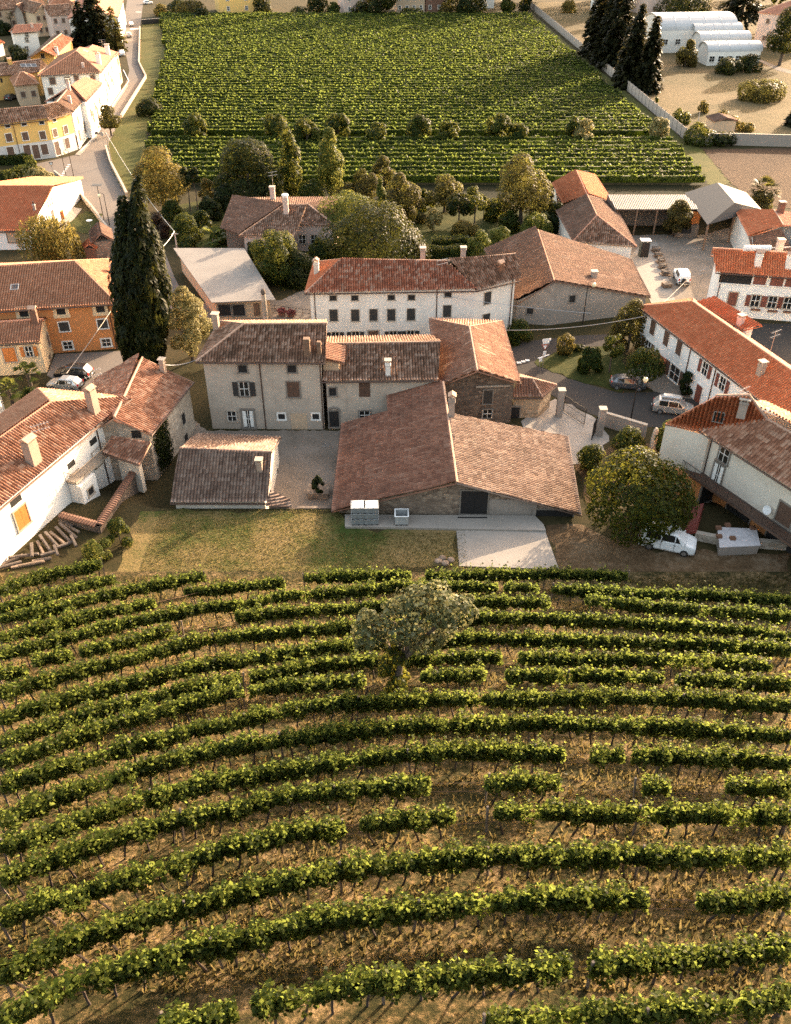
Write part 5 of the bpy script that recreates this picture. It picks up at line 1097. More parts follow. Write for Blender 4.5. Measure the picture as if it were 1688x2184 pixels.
def palm(name, label, u, vb, vt, wpx, fronds=22, mat='m_leaf_light', z=None):
    B = G(u, vb) if z is None else W(u, vb, z); h = zat(B, vt) - B.z; rad = wpx / 2 / scale_at(B); o = thing(name, label, 'palm', B); th = max(.3, h - rad * .75)
    part('trunk', MB().lathe([(.26, -.2), (.22, .2), (.2, th * .5), (.24, th)], 9), M['m_bark'], o, local=True)
    for i in range(fronds):
        a = i * 2.4; el = random.uniform(-.35, 1.2); mb = MB(); L_ = rad * random.uniform(.8, 1.1); d = Vec((math.cos(a) * math.cos(el), math.sin(a) * math.cos(el), math.sin(el))); tip = Vec((0, 0, th)) + d * L_ * .55
        s = Vec((-math.sin(a), math.cos(a), 0)); mb.tube([(0, 0, th), tip], .025, 4)
        for k in range(-6, 7):
            f = (d + s * k * .2).normalized(); e = tip + f * L_ * .5 - Vec((0, 0, .1 + abs(k) * .015)) * L_; sd = d.cross(f) if abs(k) else s; wv = s.cross(d) * 0 + s * .05 * L_ + d * 0
            mb.add([tip, tip.lerp(e, .55) + wv, e, tip.lerp(e, .55) - wv], [(0, 1, 2, 3)])
        part('frond', mb, M[mat], o, local=True)
    return o
def hedge(name, label, pts, hh, th, mat, leaf=.2, dens=1.0, z=0.0):
    P = [W(u, v, z) for u, v in pts]; o = thing(name, label, 'hedge', P[0]); c, ns = [], []
    for a, b in zip(P, P[1:]):
        L_ = (b - a).length; n = int(dens * 2.2 * (L_ * (2 * hh + th)) / (leaf * leaf * .5)); e = np.array((b - a) / L_); nn = np.array([-e[1], e[0], 0]); s = rng.uniform(0, L_, n); side = rng.choice(3, n, p=[hh / (2 * hh + th), hh / (2 * hh + th), th / (2 * hh + th)])
        y = np.where(side == 0, -th / 2, np.where(side == 1, th / 2, rng.uniform(-th / 2, th / 2, n))); zz = np.where(side == 2, hh, rng.uniform(0, hh, n)) + .12 * np.sin(s * 1.7)
        c.append(np.array(a) + s[:, None] * e + y[:, None] * nn + zz[:, None] * np.array([0, 0, 1]) + rng.normal(0, .08, (n, 3))); ns.append(np.where((side == 2)[:, None], np.array([0, 0, 1.0]), np.sign(y)[:, None] * nn + np.array([0, 0, .3])))
    c, ns = np.concatenate(c) - np.array(P[0]), np.concatenate(ns); co, q_ = leaves(c, ns, leaf); put('foliage', mesh_np('foliage', co, q_), M[mat], o); 
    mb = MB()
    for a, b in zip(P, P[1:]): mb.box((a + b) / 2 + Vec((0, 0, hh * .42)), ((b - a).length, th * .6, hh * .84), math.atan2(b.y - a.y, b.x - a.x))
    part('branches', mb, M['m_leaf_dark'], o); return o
# --- the cypress pair
B = G(312, 792)
o = thing('cypress', 'huge dark twin topped cypress between the orange house and the lane', 'tree', B)
s_ = scale_at(B + Vec((0, 0, 9))); hM = zat(B, 381)
def spire(dx, h, r, n, sd): 
    p, nr = crown_pts(h / 2.6, r, 'column', n, 170, .24, .1); p[:, 2] *= 2.6; p[:, 0] += dx; ax = np.repeat(np.array([[0, 0, 1.0]]), len(p), 0); return p, nr
pa, na = spire(-.15, hM, 3.1, 26000, 1); 
# lean of the two tops: the left one lower
pb, nb_ = spire(-1.2, zat(B, 418), 2.2, 17000, 2); tA = pa[:, 2] / hM
sh_ = np.where(tA > .55, (tA - .55) * 2.6, 0); pa[:, 0] = pa[:, 0] * (1 - .45 * np.clip((tA - .5) * 2, 0, 1)) + .1 - .15 * sh_
tB = pb[:, 2] / pb[:, 2].max(); pb[:, 0] += -.55 * tB
pa[:, 0] += 3.0 * pa[:, 2] / hM; pb[:, 0] += 3.0 * pb[:, 2] / hM
c = np.concatenate([pa, pb]); nn_ = np.concatenate([na, nb_]); co, q_ = leaves(c, nn_, .30, 2.2, np.array([0, 0, 1.0])); put('crown', mesh_np('crown', co, q_), M['m_cypress'], o)
part('trunk', MB().tube([(0, 0, -.2), (2.4, 0, hM * .9)], [.5, .1], 8), M['m_bark'], o, local=True)
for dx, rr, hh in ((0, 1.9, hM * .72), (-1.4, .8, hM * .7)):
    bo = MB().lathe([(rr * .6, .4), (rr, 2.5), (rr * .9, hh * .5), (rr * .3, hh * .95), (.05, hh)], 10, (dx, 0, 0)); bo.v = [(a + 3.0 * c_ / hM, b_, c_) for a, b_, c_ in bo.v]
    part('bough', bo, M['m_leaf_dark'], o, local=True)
T = tree
T('shade_tree', 'pale cream leaved round tree beside the grey farmhouse and the cypress', 'tree', 412, 770, 614, 92, 'm_leaf_cream', 'egg', .22, 1.1, .12, 34)
T('broadleaf_tree', 'big dark broad tree hanging over the white van', 'tree', 1350, 1122, 984, 226, 'm_leaf_deep', 'dome', .26, 1.5, .16, 90, lob=.28)
T('broadleaf_tree', 'golden green cone shaped tree left of the long shuttered house', 'tree', 1338, 748, 640, 82, 'm_leaf_ochre', 'egg', .22, 1.2, .03, 34)
T('ornamental_tree', 'dark small tree over the parked grey car', 'tree', 1368, 826, 745, 78, 'm_leaf', 'dome', .2, 1.0, .35, 24)
T('ornamental_tree', 'thin green tree on the grass island', 'tree', 1300, 795, 714, 46, 'm_leaf', 'round', .2, .7, .45, 16)
T('shrub', 'tall dark column shrub against the shuttered house wall', 'shrub', 1462, 842, 788, 32, 'm_leaf_dark', 'column', .16, 1.2, .0, 24, crn='foliage')
T('topiary', 'round yellow green clipped bush on the grass island', 'shrub', 1204, 755, 714, 40, 'm_leaf_gold', 'round', .16, 1.2, .0, 22, crn='foliage')
T('shrub', 'round glossy shrub at the foot of the long white house', 'shrub', 1105, 728, 682, 56, 'm_leaf', 'dome', .2, 1.2, .0, 24, crn='foliage')
T('pampas_grass', 'drooping pampas grass clump in the grass island', 'plant', 1258, 792, 742, 54, 'm_leaf', 'dome', .22, 1.2, .0, 20, asp=2.5, crn='foliage')
T('shrub', 'low dark flat hedge clump behind the yellow clipped bush', 'shrub', 1232, 748, 736, 34, 'm_leaf_dark', 'dome', .2, 1.0, .0, 14, crn='foliage')
T('flowering_shrub', 'white flowered bush in front of the gate wall', 'shrub', 1338, 968, 915, 72, 'm_leaf', 'dome', .2, 1.2, .0, 28, crn='foliage')
T('flowering_shrub', 'white flowered bush at the corner of the barn roof', 'shrub', 1258, 1008, 948, 64, 'm_leaf', 'dome', .2, 1.2, .0, 26, crn='foliage')
T('ornamental_tree', 'pale green rounded tree by the corner of the cream balcony house', 'tree', 1418, 972, 900, 62, 'm_leaf_light', 'round', .2, 1.1, .15, 24)
T('clipped_bush', 'dark clipped bush growing in the stone planter of the courtyard', 'shrub', 680, 1052, 1014, 28, 'm_leaf_dark', 'egg', .13, 1.4, .0, 18, z=.6, crn='foliage')
B = G(852, 1490); lone = thing('ornamental_tree', 'loose silver leaved tree grown over with dark ivy standing among the hillside vines', 'tree', B)
c_, n_ = [], []; tr_ = MB().tube([(0, 0, -.2), (-.1, .1, 1.6), (.1, 0, 3.0)], [.24, .2, .15], 8)
for u, v, rr, hh, k in ((915, 1296, 1.7, 2.0, 1500), (968, 1310, 1.15, 1.5, 800), (875, 1285, 1.1, 1.5, 650), (800, 1352, 1.25, 1.6, 800), (845, 1330, 1.3, 1.9, 900), (905, 1352, 1.3, 1.5, 800), (780, 1318, .6, .8, 200), (945, 1352, .8, 1.0, 350), (990, 1285, .6, .8, 220)):
    d_ = ray(u, v); q = Vec((0, 0, HC)) + d_ * ((B.y + rng.normal(0, .5)) / d_.y) - B
    p_, m_ = crown_pts(hh, rr, 'round', k, 16, .42, .3); c_.append(p_ + np.array([q.x, q.y, q.z - hh / 2])); n_.append(m_); a_ = Vec((.1, 0, 3.0)); tr_.tube([a_, a_.lerp(q, .5) + Vec((0, 0, .25)), q, q + Vec((rng.normal(0, .3), 0, hh * .3))], [.11, .08, .045, .02], 5)
co, q_ = leaves(np.concatenate(c_), np.concatenate(n_), .19, 1.3); put('crown', mesh_np('crown', co, q_), M['m_leaf_silver'], lone); part('trunk', tr_, M['m_bark'], lone, local=True)
p_, n_ = crown_pts(4.2, .95, 'column', 2200, 22, .5); p_[:, 2] += .3; p_[:, 0] -= .3; co, q_ = leaves(p_, n_, .2); put('ivy', mesh_np('ivy', co, q_), M['m_leaf_deep'], lone)
T('shrub', 'bright young bush beside the woodpile under the white farmhouse', 'shrub', 215, 1196, 1148, 60, 'm_leaf_light', 'round', .16, .55, .0, 14, crn='foliage')
T('shrub', 'weedy bush on the bank behind the tile coped wall', 'shrub', 258, 1160, 1108, 56, 'm_leaf', 'dome', .16, .8, .0, 16, crn='foliage')
willow('weeping_willow', 'yellow green weeping willow in front of the red roofed house', 112, 562, 474, 160, 'm_leaf_gold', 520, .24)
T('broadleaf_tree', 'golden feathery tree at the edge of the field by the street', 'tree', 352, 448, 314, 108, 'm_leaf_gold', 'egg', .3, 1.1, .12, 36, lob=.36)
T('ornamental_tree', 'small yellow tree left of the big dark tree', 'tree', 446, 435, 380, 40, 'm_leaf_gold', 'egg', .28, 1.0, .15, 18)
T('broadleaf_tree', 'massive blackish tree behind the garden house', 'tree', 535, 432, 303, 140, 'm_leaf_dark', 'dome', .32, 1.5, .04, 46, lob=.36)
T('poplar', 'tall green poplar next to the massive dark tree', 'tree', 622, 424, 270, 62, 'm_leaf', 'poplar', .32, 1.5, .04, 44, lob=.45)
T('poplar', 'broad pale poplar right of the other poplar', 'tree', 708, 424, 274, 66, 'm_leaf_light', 'poplar', .32, 1.5, .04, 44, lob=.45)
T('broadleaf_tree', 'largest dark dome shaped tree behind the long white house', 'tree', 795, 568, 440, 226, 'm_leaf_dark', 'dome', .3, 1.6, .03, 70, lob=.3)
T('broadleaf_tree', 'pale sunlit tree peeking over the dark dome tree', 'tree', 742, 520, 418, 112, 'm_leaf_light', 'round', .28, 1.2, .15, 34)
T('ornamental_tree', 'slim pointed pale green tree between golden trees', 'tree', 812, 462, 380, 42, 'm_leaf_light', 'cone', .26, 1.3, .05, 22)
T('broadleaf_tree', 'brownish small tree rising above the golden trees', 'tree', 818, 420, 333, 52, 'm_leaf_ochre', 'egg', .3, 1.0, .2, 18)
T('broadleaf_tree', 'golden tree left of the slim pointed tree', 'tree', 780, 440, 362, 54, 'm_leaf_ochre', 'round', .28, 1.1, .15, 20)
T('broadleaf_tree', 'taller golden tree with two tops right of the slim pointed tree', 'tree', 858, 490, 366, 78, 'm_leaf_ochre', 'egg', .28, 1.2, .12, 30)
T('broadleaf_tree', 'creamy golden tree standing at the garden fence', 'tree', 948, 452, 372, 72, 'm_leaf_ochre', 'egg', .28, 1.0, .2, 24)
T('broadleaf_tree', 'large ochre tree in front of the far vineyard near the red gable', 'tree', 1110, 478, 330, 112, 'm_leaf_ochre', 'egg', .3, 1.25, .2, 42, lob=.36)
T('fruit_tree', 'dark round fruit tree on the garden lawn', 'tree', 978, 478, 415, 52, 'm_leaf_dark', 'round', .24, 1.3, .3, 20)
T('fruit_tree', 'grey green fruit tree touching the dark one', 'tree', 1012, 478, 418, 44, 'm_leaf', 'round', .24, .8, .35, 18)
T('fruit_tree', 'thin small tree with slender trunk on the garden lawn', 'tree', 1032, 468, 418, 28, 'm_leaf', 'egg', .24, .6, .4, 12)
T('flowering_shrub', 'pale lilac shrub on the garden lawn', 'shrub', 925, 492, 444, 36, 'm_leaf_cream', 'egg', .22, .9, .1, 16)
T('shrub', 'bright lime green shrub behind the brown barn', 'shrub', 1142, 508, 456, 66, 'm_leaf_light', 'dome', .24, 1.1, .0, 22, crn='foliage')
T('shrub', 'pale leafy shrub left in the vegetable patch', 'shrub', 1020, 545, 492, 52, 'm_leaf_light', 'dome', .24, .9, .0, 20, crn='foliage')
T('shrub', 'pale leafy shrub closer to the brown barn roof', 'shrub', 1066, 528, 484, 54, 'm_leaf_light', 'dome', .24, .9, .0, 20, crn='foliage')
T('shrub', 'dark shrub behind the bright lime green one', 'shrub', 1186, 492, 434, 50, 'm_leaf_dark', 'dome', .26, 1.1, .0, 18, crn='foliage')
hedge('hedge', 'dark vegetable row hedge on the garden lawn', [(922, 530), (1000, 526)], 1.6, 1.6, 'm_leaf', .24, .7); hedge('hedge', 'second dark hedge row nearer the long white house', [(915, 550), (1005, 546)], 1.6, 1.4, 'm_leaf', .24, .7)
T('broadleaf_tree', 'dark bushy tree covering the front of the garden house', 'tree', 592, 604, 496, 98, 'm_leaf', 'round', .24, 1.4, .05, 36)
T('shrub', 'dark spreading shrub right of the tree before the garden house', 'shrub', 638, 606, 540, 84, 'm_leaf_dark', 'dome', .24, 1.3, .0, 28, crn='foliage')
T('shrub', 'dark shrub row left of the garden house', 'shrub', 450, 470, 420, 52, 'm_leaf_dark', 'dome', .26, 1.2, .0, 20, crn='foliage')
T('shrub', 'round blue green bush on the lawn by the utility pole', 'shrub', 398, 512, 458, 66, 'm_leaf', 'dome', .24, 1.2, .0, 24, crn='foliage')
T('shrub', 'small green bush behind the garage roof', 'shrub', 402, 532, 506, 44, 'm_leaf', 'dome', .22, 1.1, .0, 16, crn='foliage')
T('shrub', 'small yellow bush by the dark shrubs', 'shrub', 458, 470, 446, 16, 'm_leaf_gold', 'round', .2, 1.1, .0, 8, crn='foliage')
T('shrub', 'dark brown hedge mass along the lane beside the cypress', 'shrub', 345, 505, 452, 44, 'm_leaf_purple', 'dome', .26, 1.2, .0, 18, crn='foliage')
T('ornamental_tree', 'slender dark tree with bare trunk left of the yellow tree', 'tree', 406, 450, 356, 34, 'm_leaf_dark', 'dome', .26, 1.0, .6, 14)
T('ornamental_tree', 'second slender dark tree with bare trunk nearer the yellow tree', 'tree', 422, 448, 352, 28, 'm_leaf_dark', 'dome', .26, .8, .6, 14)
palm('palm_tree', 'leafy palm rising behind the garage roof', 460, 540, 482, 72, 24)
palm('palm_tree', 'palm between the cream annex and the parked cars', 66, 822, 775, 60, 22); palm('palm_tree', 'palm at the white cottage wall', 30, 870, 810, 60, 22)
palm('palm_tree', 'shaggy palm beside the ploughed field', 1622, 442, 380, 72, 44, 'm_leaf_ochre')
T('shrub', 'shaggy bush under the palm beside the ploughed field', 'shrub', 1622, 448, 410, 64, 'm_leaf_ochre', 'dome', .26, 1.2, .0, 18, crn='foliage')
T('shrub', 'low green bush under the two small palms', 'shrub', 68, 862, 826, 44, 'm_leaf', 'dome', .18, 1.0, .0, 14, crn='foliage')
T('broadleaf_tree', 'rounded golden tree in front of the open shed', 'tree', 1440, 506, 427, 58, 'm_leaf_ochre', 'egg', .24, 1.4, .15, 28)
# street side
T('street_tree', 'round clipped tree by the white car on the street', 'tree', 238, 290, 224, 48, 'm_leaf_ochre', 'egg', .3, 1.4, .25, 24)
T('shrub', 'dark rounded shrub with pink flowers at the left edge of the vineyard', 'shrub', 318, 246, 211, 56, 'm_leaf_dark', 'dome', .34, 1.2, .0, 20, crn='foliage')
hedge('hedge', 'clipped boxy hedge at the street corner', [(6, 388), (72, 366), (62, 348), (-10, 352)], 1.6, 1.6, 'm_leaf', .24, .8)
T('pampas_grass', 'pale feathery shrub beside the clipped hedge', 'plant', 86, 390, 362, 60, 'm_leaf_cream', 'dome', .28, 1.0, .0, 18, asp=1.8, crn='foliage')
conifer('conifer', 'tallest dark conifer by the street at the top left', 212, 104, -40, 84, 'm_conifer', .8, 20, dens=1.5)
conifer('conifer', 'dark conifer leaning over the old roofs at the top left', 182, 104, 0, 64, 'm_conifer', .8, 16, dens=1.5)
conifer('cedar', 'loose lighter cedar reaching over the street', 250, 108, 12, 56, 'm_leaf_ochre', .7, 12, dens=.8)
T('shrub', 'dark round tree beside the ochre house yard', 'tree', 70, 184, 157, 38, 'm_leaf_dark', 'round', .34, 1.3, .0, 16, crn='foliage')
T('shrub', 'dark bushy tree in front of the pale blue-white house', 'tree', 38, 134, 98, 56, 'm_leaf_dark', 'dome', .36, 1.2, .0, 18, crn='foliage')
T('flowering_shrub', 'pinkish shrub left of the ochre gable house', 'shrub', 66, 120, 104, 24, 'm_leaf_purple', 'dome', .34, 1.0, .0, 10, crn='foliage')
palm('palm_tree', 'brown palm in the old quarter at the top left', 27, 62, 24, 22, 14, 'm_leaf_ochre')
T('shrub', 'dark shrubbery below the top left roofs', 'shrub', 8, 74, 44, 40, 'm_leaf_dark', 'dome', .36, 1.2, .0, 14, crn='foliage')
T('shrub', 'hedge clump at the foot of the dark conifers', 'shrub', 252, 108, 92, 34, 'm_leaf', 'dome', .36, 1.0, .0, 12, crn='foliage')
# undergrowth of the garden belt
for u, vb, vt, wp, m, lb in ((482, 448, 398, 60, 'm_leaf_dark', 'dark bush left of the blackish tree'), (570, 428, 376, 70, 'm_leaf_deep', 'dark bush below the first poplar'), (664, 436, 384, 62, 'm_leaf', 'green bush between the poplars and the garden house'), (745, 440, 392, 58, 'm_leaf_ochre', 'ochre bush right of the garden house roof'), (888, 470, 416, 58, 'm_leaf_ochre', 'ochre bush at the foot of the two topped golden tree'), (905, 446, 404, 46, 'm_leaf_deep', 'dark bush by the garden fence'), (1060, 470, 424, 56, 'm_leaf_deep', 'dark bush left of the large ochre tree'), (1160, 470, 400, 58, 'm_leaf_ochre', 'ochre bush right of the large ochre tree'), (1086, 492, 448, 48, 'm_leaf_deep', 'dark bush under the large ochre tree'), (432, 492, 452, 48, 'm_leaf_deep', 'dark bush left of the rising palm'), (690, 568, 506, 70, 'm_leaf_deep', 'green bush at the left foot of the dark dome tree'), (880, 560, 500, 70, 'm_leaf_ochre', 'drooping ochre bush at the right foot of the dark dome tree'), (372, 470, 428, 52, 'm_leaf_deep', 'dark bush at the foot of the golden feathery tree'), (1010, 430, 398, 40, 'm_leaf', 'green bush at the vineyard edge behind the fruit trees'), (990, 500, 470, 60, 'm_leaf_gold', 'yellowish bed of flowers on the garden lawn'), (545, 560, 516, 60, 'm_leaf_deep', 'dark bush at the porch of the garden house'), (470, 520, 488, 44, 'm_leaf_deep', 'dark bush behind the garage beside the palm'), (860, 440, 400, 44, 'm_leaf', 'green bush behind the golden trees')):
    T('garden_bush', lb, 'bush', u, vb, vt, wp, m, 'dome', .27, 1.3, .0, 24, crn='foliage')
# round bushes standing in the vineyard gap
for u, vb, vt, wp, m, lb in ((420, 300, 243, 52, 'm_leaf', 'round bush in the vineyard gap, first from the street'), (592, 300, 244, 54, 'm_leaf', 'round bush half hidden behind the first poplar'), (656, 312, 254, 56, 'm_leaf', 'round bush between the two poplars in the gap row'), (722, 300, 242, 52, 'm_leaf', 'round bush behind the broad pale poplar'), (808, 308, 262, 46, 'm_leaf', 'small round bush right of the broad pale poplar in the gap row'),
                              (894, 300, 246, 54, 'm_leaf', 'larger bush of the middle pair in the vineyard gap'), (956, 306, 260, 48, 'm_leaf', 'smaller bush of the middle pair in the vineyard gap'), (1062, 300, 243, 54, 'm_leaf', 'large bush with a small one at its right in the vineyard gap'), (1105, 304, 264, 42, 'm_leaf', 'small bush leaning on a large one in the vineyard gap'), (1222, 300, 250, 36, 'm_leaf', 'dark bush behind the straw coloured one'), (1246, 306, 255, 42, 'm_leaf_cream', 'straw coloured feathery bush in the vineyard gap'), (1402, 302, 252, 44, 'm_leaf_cream', 'straw coloured bush against the concrete fence')):
    T('round_bush', lb, 'bush', u, vb, vt, wp, m, 'round', .36, 1.5, .0, 22, group='bushes in the gap of the far vineyard', crn='foliage')
# right top
for u, vb, vt, wp, lb in ((1284, 132, -150, 92, 'dark spruce left of the tallest pair by the concrete fence'), (1345, 186, 5, 78, 'tallest dark spruce by the concrete fence'), (1378, 196, 30, 62, 'dark spruce with light edge at the right of the spruce group'), (1312, 150, -120, 76, 'dark spruce squeezed between the two tallest'), (1298, 142, -100, 76, 'dark spruce in the middle of the spruce group'), (1334, 172, 40, 56, 'dark spruce half hidden behind the tallest one'), (1268, 120, -80, 66, 'dark spruce at the far left of the spruce group'), (1700, 268, 205, 44, 'dark spruce cut off by the right edge of the meadow')):
    conifer('spruce', lb, u, vb, vt, wp, 'm_conifer', .7, 20, 'spruces by the meadow', 2.6)
conifer('cedar', 'wide flat topped cedar behind the vaulted sheds', 1574, 72, -45, 150, 'm_conifer', .8, 9, dens=1.5, bare=.3)
T('broadleaf_tree', 'dark tree on the grass before the pink roofed villa', 'tree', 1662, 140, 16, 86, 'm_leaf_dark', 'egg', .45, .9, .25, 26)
T('broadleaf_tree', 'dull green tree top behind the large vaulted shed', 'tree', 1455, 44, -20, 110, 'm_leaf_dark', 'dome', .5, 1.1, .1, 26)
for u, vb, vt, wp, m, lb in ((1462, 142, 84, 46, 'm_leaf_ochre', 'ochre bush between the large and small vaulted sheds'), (1552, 156, 126, 62, 'm_leaf_dark', 'dark climbing bush along the front vaulted shed'), (1595, 152, 116, 52, 'm_leaf_dark', 'dark bush at the right end of the front vaulted shed'), (1620, 212, 176, 108, 'm_leaf_ochre', 'weedy overgrown mound in the meadow'), (1545, 272, 236, 60, 'm_leaf_gold', 'yellow green bush on the ruined hut'), (1492, 306, 262, 70, 'm_leaf', 'ivy mass where the concrete fence meets the old wall'), (1540, 308, 284, 60, 'm_leaf_dark', 'dark ivy on the old masonry wall'), (1450, 262, 232, 40, 'm_leaf', 'green scrub behind the concrete fence'), (1500, 240, 214, 26, 'm_leaf_gold', 'pale sapling beside the leaning pole'), (1212, 26, 0, 34, 'm_leaf_gold', 'yellow bush at the top of the meadow'), (1590, 278, 262, 36, 'm_leaf_gold', 'yellow weeds at the edge of the lit meadow'), (1400, 218, 206, 10, 'm_leaf', 'tiny bush growing against the concrete fence')):
    T('wild_bush', lb, 'bush', u, vb, vt, wp, m, 'dome', .4, 1.1, .0, 18, crn='foliage')
# tree belt at the far end of the vineyard
for i, (u, vb, vt, wp, m, lb) in enumerate(((560, 30, -5, 44, 'm_leaf_dark', 'dark bush right of the yellow house'), (408, 30, 2, 60, 'm_leaf_ochre', 'ochre little tree left of the yellow house'), (380, 24, 0, 44, 'm_leaf_dark', 'dark bush near the far bend of the street'), (345, 34, 8, 30, 'm_leaf_gold', 'thin yellow tree at the far grass by the street'), (430, 40, 18, 40, 'm_leaf_dark', 'dark hedge clump before the yellow house'), (680, 28, -6, 52, 'm_leaf_dark', 'dark tree left of the brown brick house'), (712, 30, 4, 30, 'm_leaf', 'green bush at the driveway behind the vineyard'), (812, 34, -90, 78, 'm_leaf_dark', 'dark crown between the two brown houses'), (770, 32, 4, 46, 'm_leaf_dark', 'dark bush in front of the brown brick house'), (956, 30, 6, 40, 'm_leaf_ochre', 'brownish bush right of the red brick house'), (990, 32, -130, 96, 'm_leaf_dark', 'widest dark tree beyond the vineyard'), (1078, 30, -110, 46, 'm_leaf', 'column of dark green by the white house end'), (1115, 22, -60, 40, 'm_leaf_dark', 'dark tree at the start of the concrete fence'), (878, 32, 20, 46, 'm_leaf', 'low bushes before the terraced house'), (640, 30, 14, 36, 'm_leaf_dark', 'dark bush left of the driveway'))):
    T('far_tree', lb, 'tree', u, vb, vt, wp, m, 'dome', .6, 1.1, .02, 22)

# unseen tree crowns added beyond the frame to shade the far vineyard
c_, n_ = [], []
for i in range(13):
    x, y = -10 + 14 * i + rng.uniform(-3, 3), 418 + rng.uniform(-6, 12); hh, rr = rng.uniform(32, 42), rng.uniform(6.5, 9)
    p_, m_ = crown_pts(hh, rr, 'egg', 1500, 26, .42, .4); c_.append(p_ + np.array([x, y, 0])); n_.append(m_)
co, q_ = leaves(np.concatenate(c_), np.concatenate(n_), 1.5); tag(put('shadow_trees', mesh_np('shadow_trees', co, q_), M['m_leaf_dark']), kind='stuff')
# ------------------------------------------------------------------ vine rows
ORD = 'first second third fourth fifth sixth seventh eighth ninth tenth eleventh twelfth thirteenth fourteenth fifteenth sixteenth seventeenth eighteenth nineteenth twentieth'.split()
TENS = {2: 'twenty', 3: 'thirty', 4: 'forty', 5: 'fifty', 6: 'sixty', 7: 'seventy'}
def nth(n):
    if n <= 20: return ORD[n - 1]
    t, o = divmod(n, 10); return {2: 'twentieth', 3: 'thirtieth', 4: 'fortieth', 5: 'fiftieth', 6: 'sixtieth', 7: 'seventieth'}[t] if o == 0 else TENS[t] + '-' + ORD[o - 1]
ROWS = [
 [[(0, 1265), (45, 1246), (100, 1228), (160, 1216), (217, 1203)]],
 [[(650, 1235), (830, 1228), (876, 1228)], [(908, 1232), (1060, 1228), (1170, 1225), (1338, 1230)]],
 [[(0, 1300), (80, 1280), (165, 1253), (246, 1235)]],
 [[(0, 1323), (80, 1308), (210, 1275), (280, 1260), (436, 1230)]],
 [[(0, 1363), (100, 1340), (195, 1313), (330, 1288)], [(395, 1266), (500, 1255), (606, 1243)]],
 [[(0, 1400), (125, 1368), (250, 1333), (350, 1315), (435, 1298), (525, 1290), (600, 1273), (725, 1265), (844, 1253), (970, 1252), (1060, 1254)], [(1078, 1255), (1150, 1255)], [(1180, 1258), (1244, 1263), (1444, 1270), (1584, 1275), (1688, 1282)]],
 [[(0, 1440), (57, 1434)], [(70, 1412), (155, 1398)], [(172, 1392), (260, 1375), (366, 1343)], [(505, 1318), (600, 1308), (750, 1298), (844, 1293), (994, 1284), (1172, 1288)], [(1250, 1280), (1344, 1293), (1494, 1302), (1594, 1308), (1688, 1318)]],
 [[(0, 1480), (100, 1453), (225, 1420), (350, 1388), (425, 1368), (550, 1355), (700, 1343), (800, 1336), (1014, 1320), (1144, 1320), (1294, 1328), (1394, 1333), (1494, 1340), (1594, 1348), (1688, 1363)]],
 [[(0, 1538), (100, 1508), (215, 1473), (325, 1448), (390, 1430), (500, 1413), (650, 1388), (780, 1373), (904, 1373), (1019, 1363), (1144, 1368), (1269, 1368), (1394, 1373), (1519, 1378), (1688, 1388)]],
 [[(0, 1588), (35, 1573), (150, 1538), (250, 1505), (350, 1483), (435, 1463), (515, 1453)], [(535, 1446), (700, 1418), (765, 1413), (884, 1408), (1069, 1403)], [(1108, 1404), (1244, 1408), (1394, 1408), (1494, 1413), (1644, 1423)]],
 [[(0, 1628), (75, 1608), (125, 1588), (250, 1543), (325, 1523), (425, 1498), (515, 1473)], [(530, 1474), (700, 1458), (780, 1453)], [(899, 1446), (1036, 1440)], [(1079, 1443), (1244, 1443), (1414, 1448)], [(1442, 1450), (1594, 1458), (1688, 1463)]],
 [[(0, 1678), (125, 1643), (250, 1603), (400, 1563), (500, 1543), (600, 1518), (700, 1502), (844, 1498), (994, 1493), (1144, 1493), (1294, 1488), (1469, 1493), (1688, 1508)]],
 [[(0, 1759), (125, 1704), (250, 1659), (300, 1640), (425, 1608), (575, 1583), (650, 1573), (844, 1553), (969, 1548), (1119, 1543), (1294, 1548), (1444, 1553), (1688, 1573)]],
 [[(0, 1809), (75, 1789), (165, 1759), (300, 1709), (450, 1669), (625, 1644), (725, 1628), (844, 1613), (969, 1603), (1144, 1608), (1205, 1612)], [(1262, 1616), (1330, 1616)], [(1350, 1614), (1394, 1613), (1544, 1618), (1688, 1628)]],
 [[(0, 1874), (125, 1834), (250, 1789), (375, 1749), (500, 1729), (625, 1699), (750, 1684), (844, 1678), (916, 1672)], [(1036, 1674), (1194, 1668)], [(1372, 1682), (1426, 1682)], [(1550, 1680), (1688, 1684)]],
 [[(0, 1964), (75, 1934), (165, 1914), (250, 1884), (375, 1849), (450, 1819), (550, 1794), (650, 1774), (735, 1770)], [(770, 1761), (844, 1755), (968, 1742)], [(1058, 1736), (1194, 1734), (1344, 1738), (1494, 1740), (1688, 1744)]],
 [[(0, 2079), (100, 2039), (175, 2004), (250, 1979), (350, 1944), (450, 1924), (550, 1899), (650, 1874), (750, 1854), (844, 1844), (944, 1834), (1059, 1826), (1194, 1829), (1344, 1829), (1494, 1829), (1688, 1829)]],
 [[(-20, 2184), (75, 2144), (175, 2094), (300, 2059), (400, 2029), (500, 2014), (600, 1984), (700, 1964), (844, 1949), (944, 1933), (1059, 1929), (1169, 1919), (1294, 1919), (1380, 1922)], [(1490, 1924), (1594, 1924), (1688, 1914)]],
 [[(340, 2192), (420, 2178), (506, 2160)], [(540, 2150), (650, 2129), (750, 2104), (844, 2092), (994, 2079), (1144, 2074), (1216, 2060)], [(1258, 2064), (1394, 2054), (1544, 2039), (1688, 2024)]],
 [[(1040, 2178), (1194, 2169), (1344, 2164), (1494, 2154), (1594, 2149), (1688, 2122)]],
]
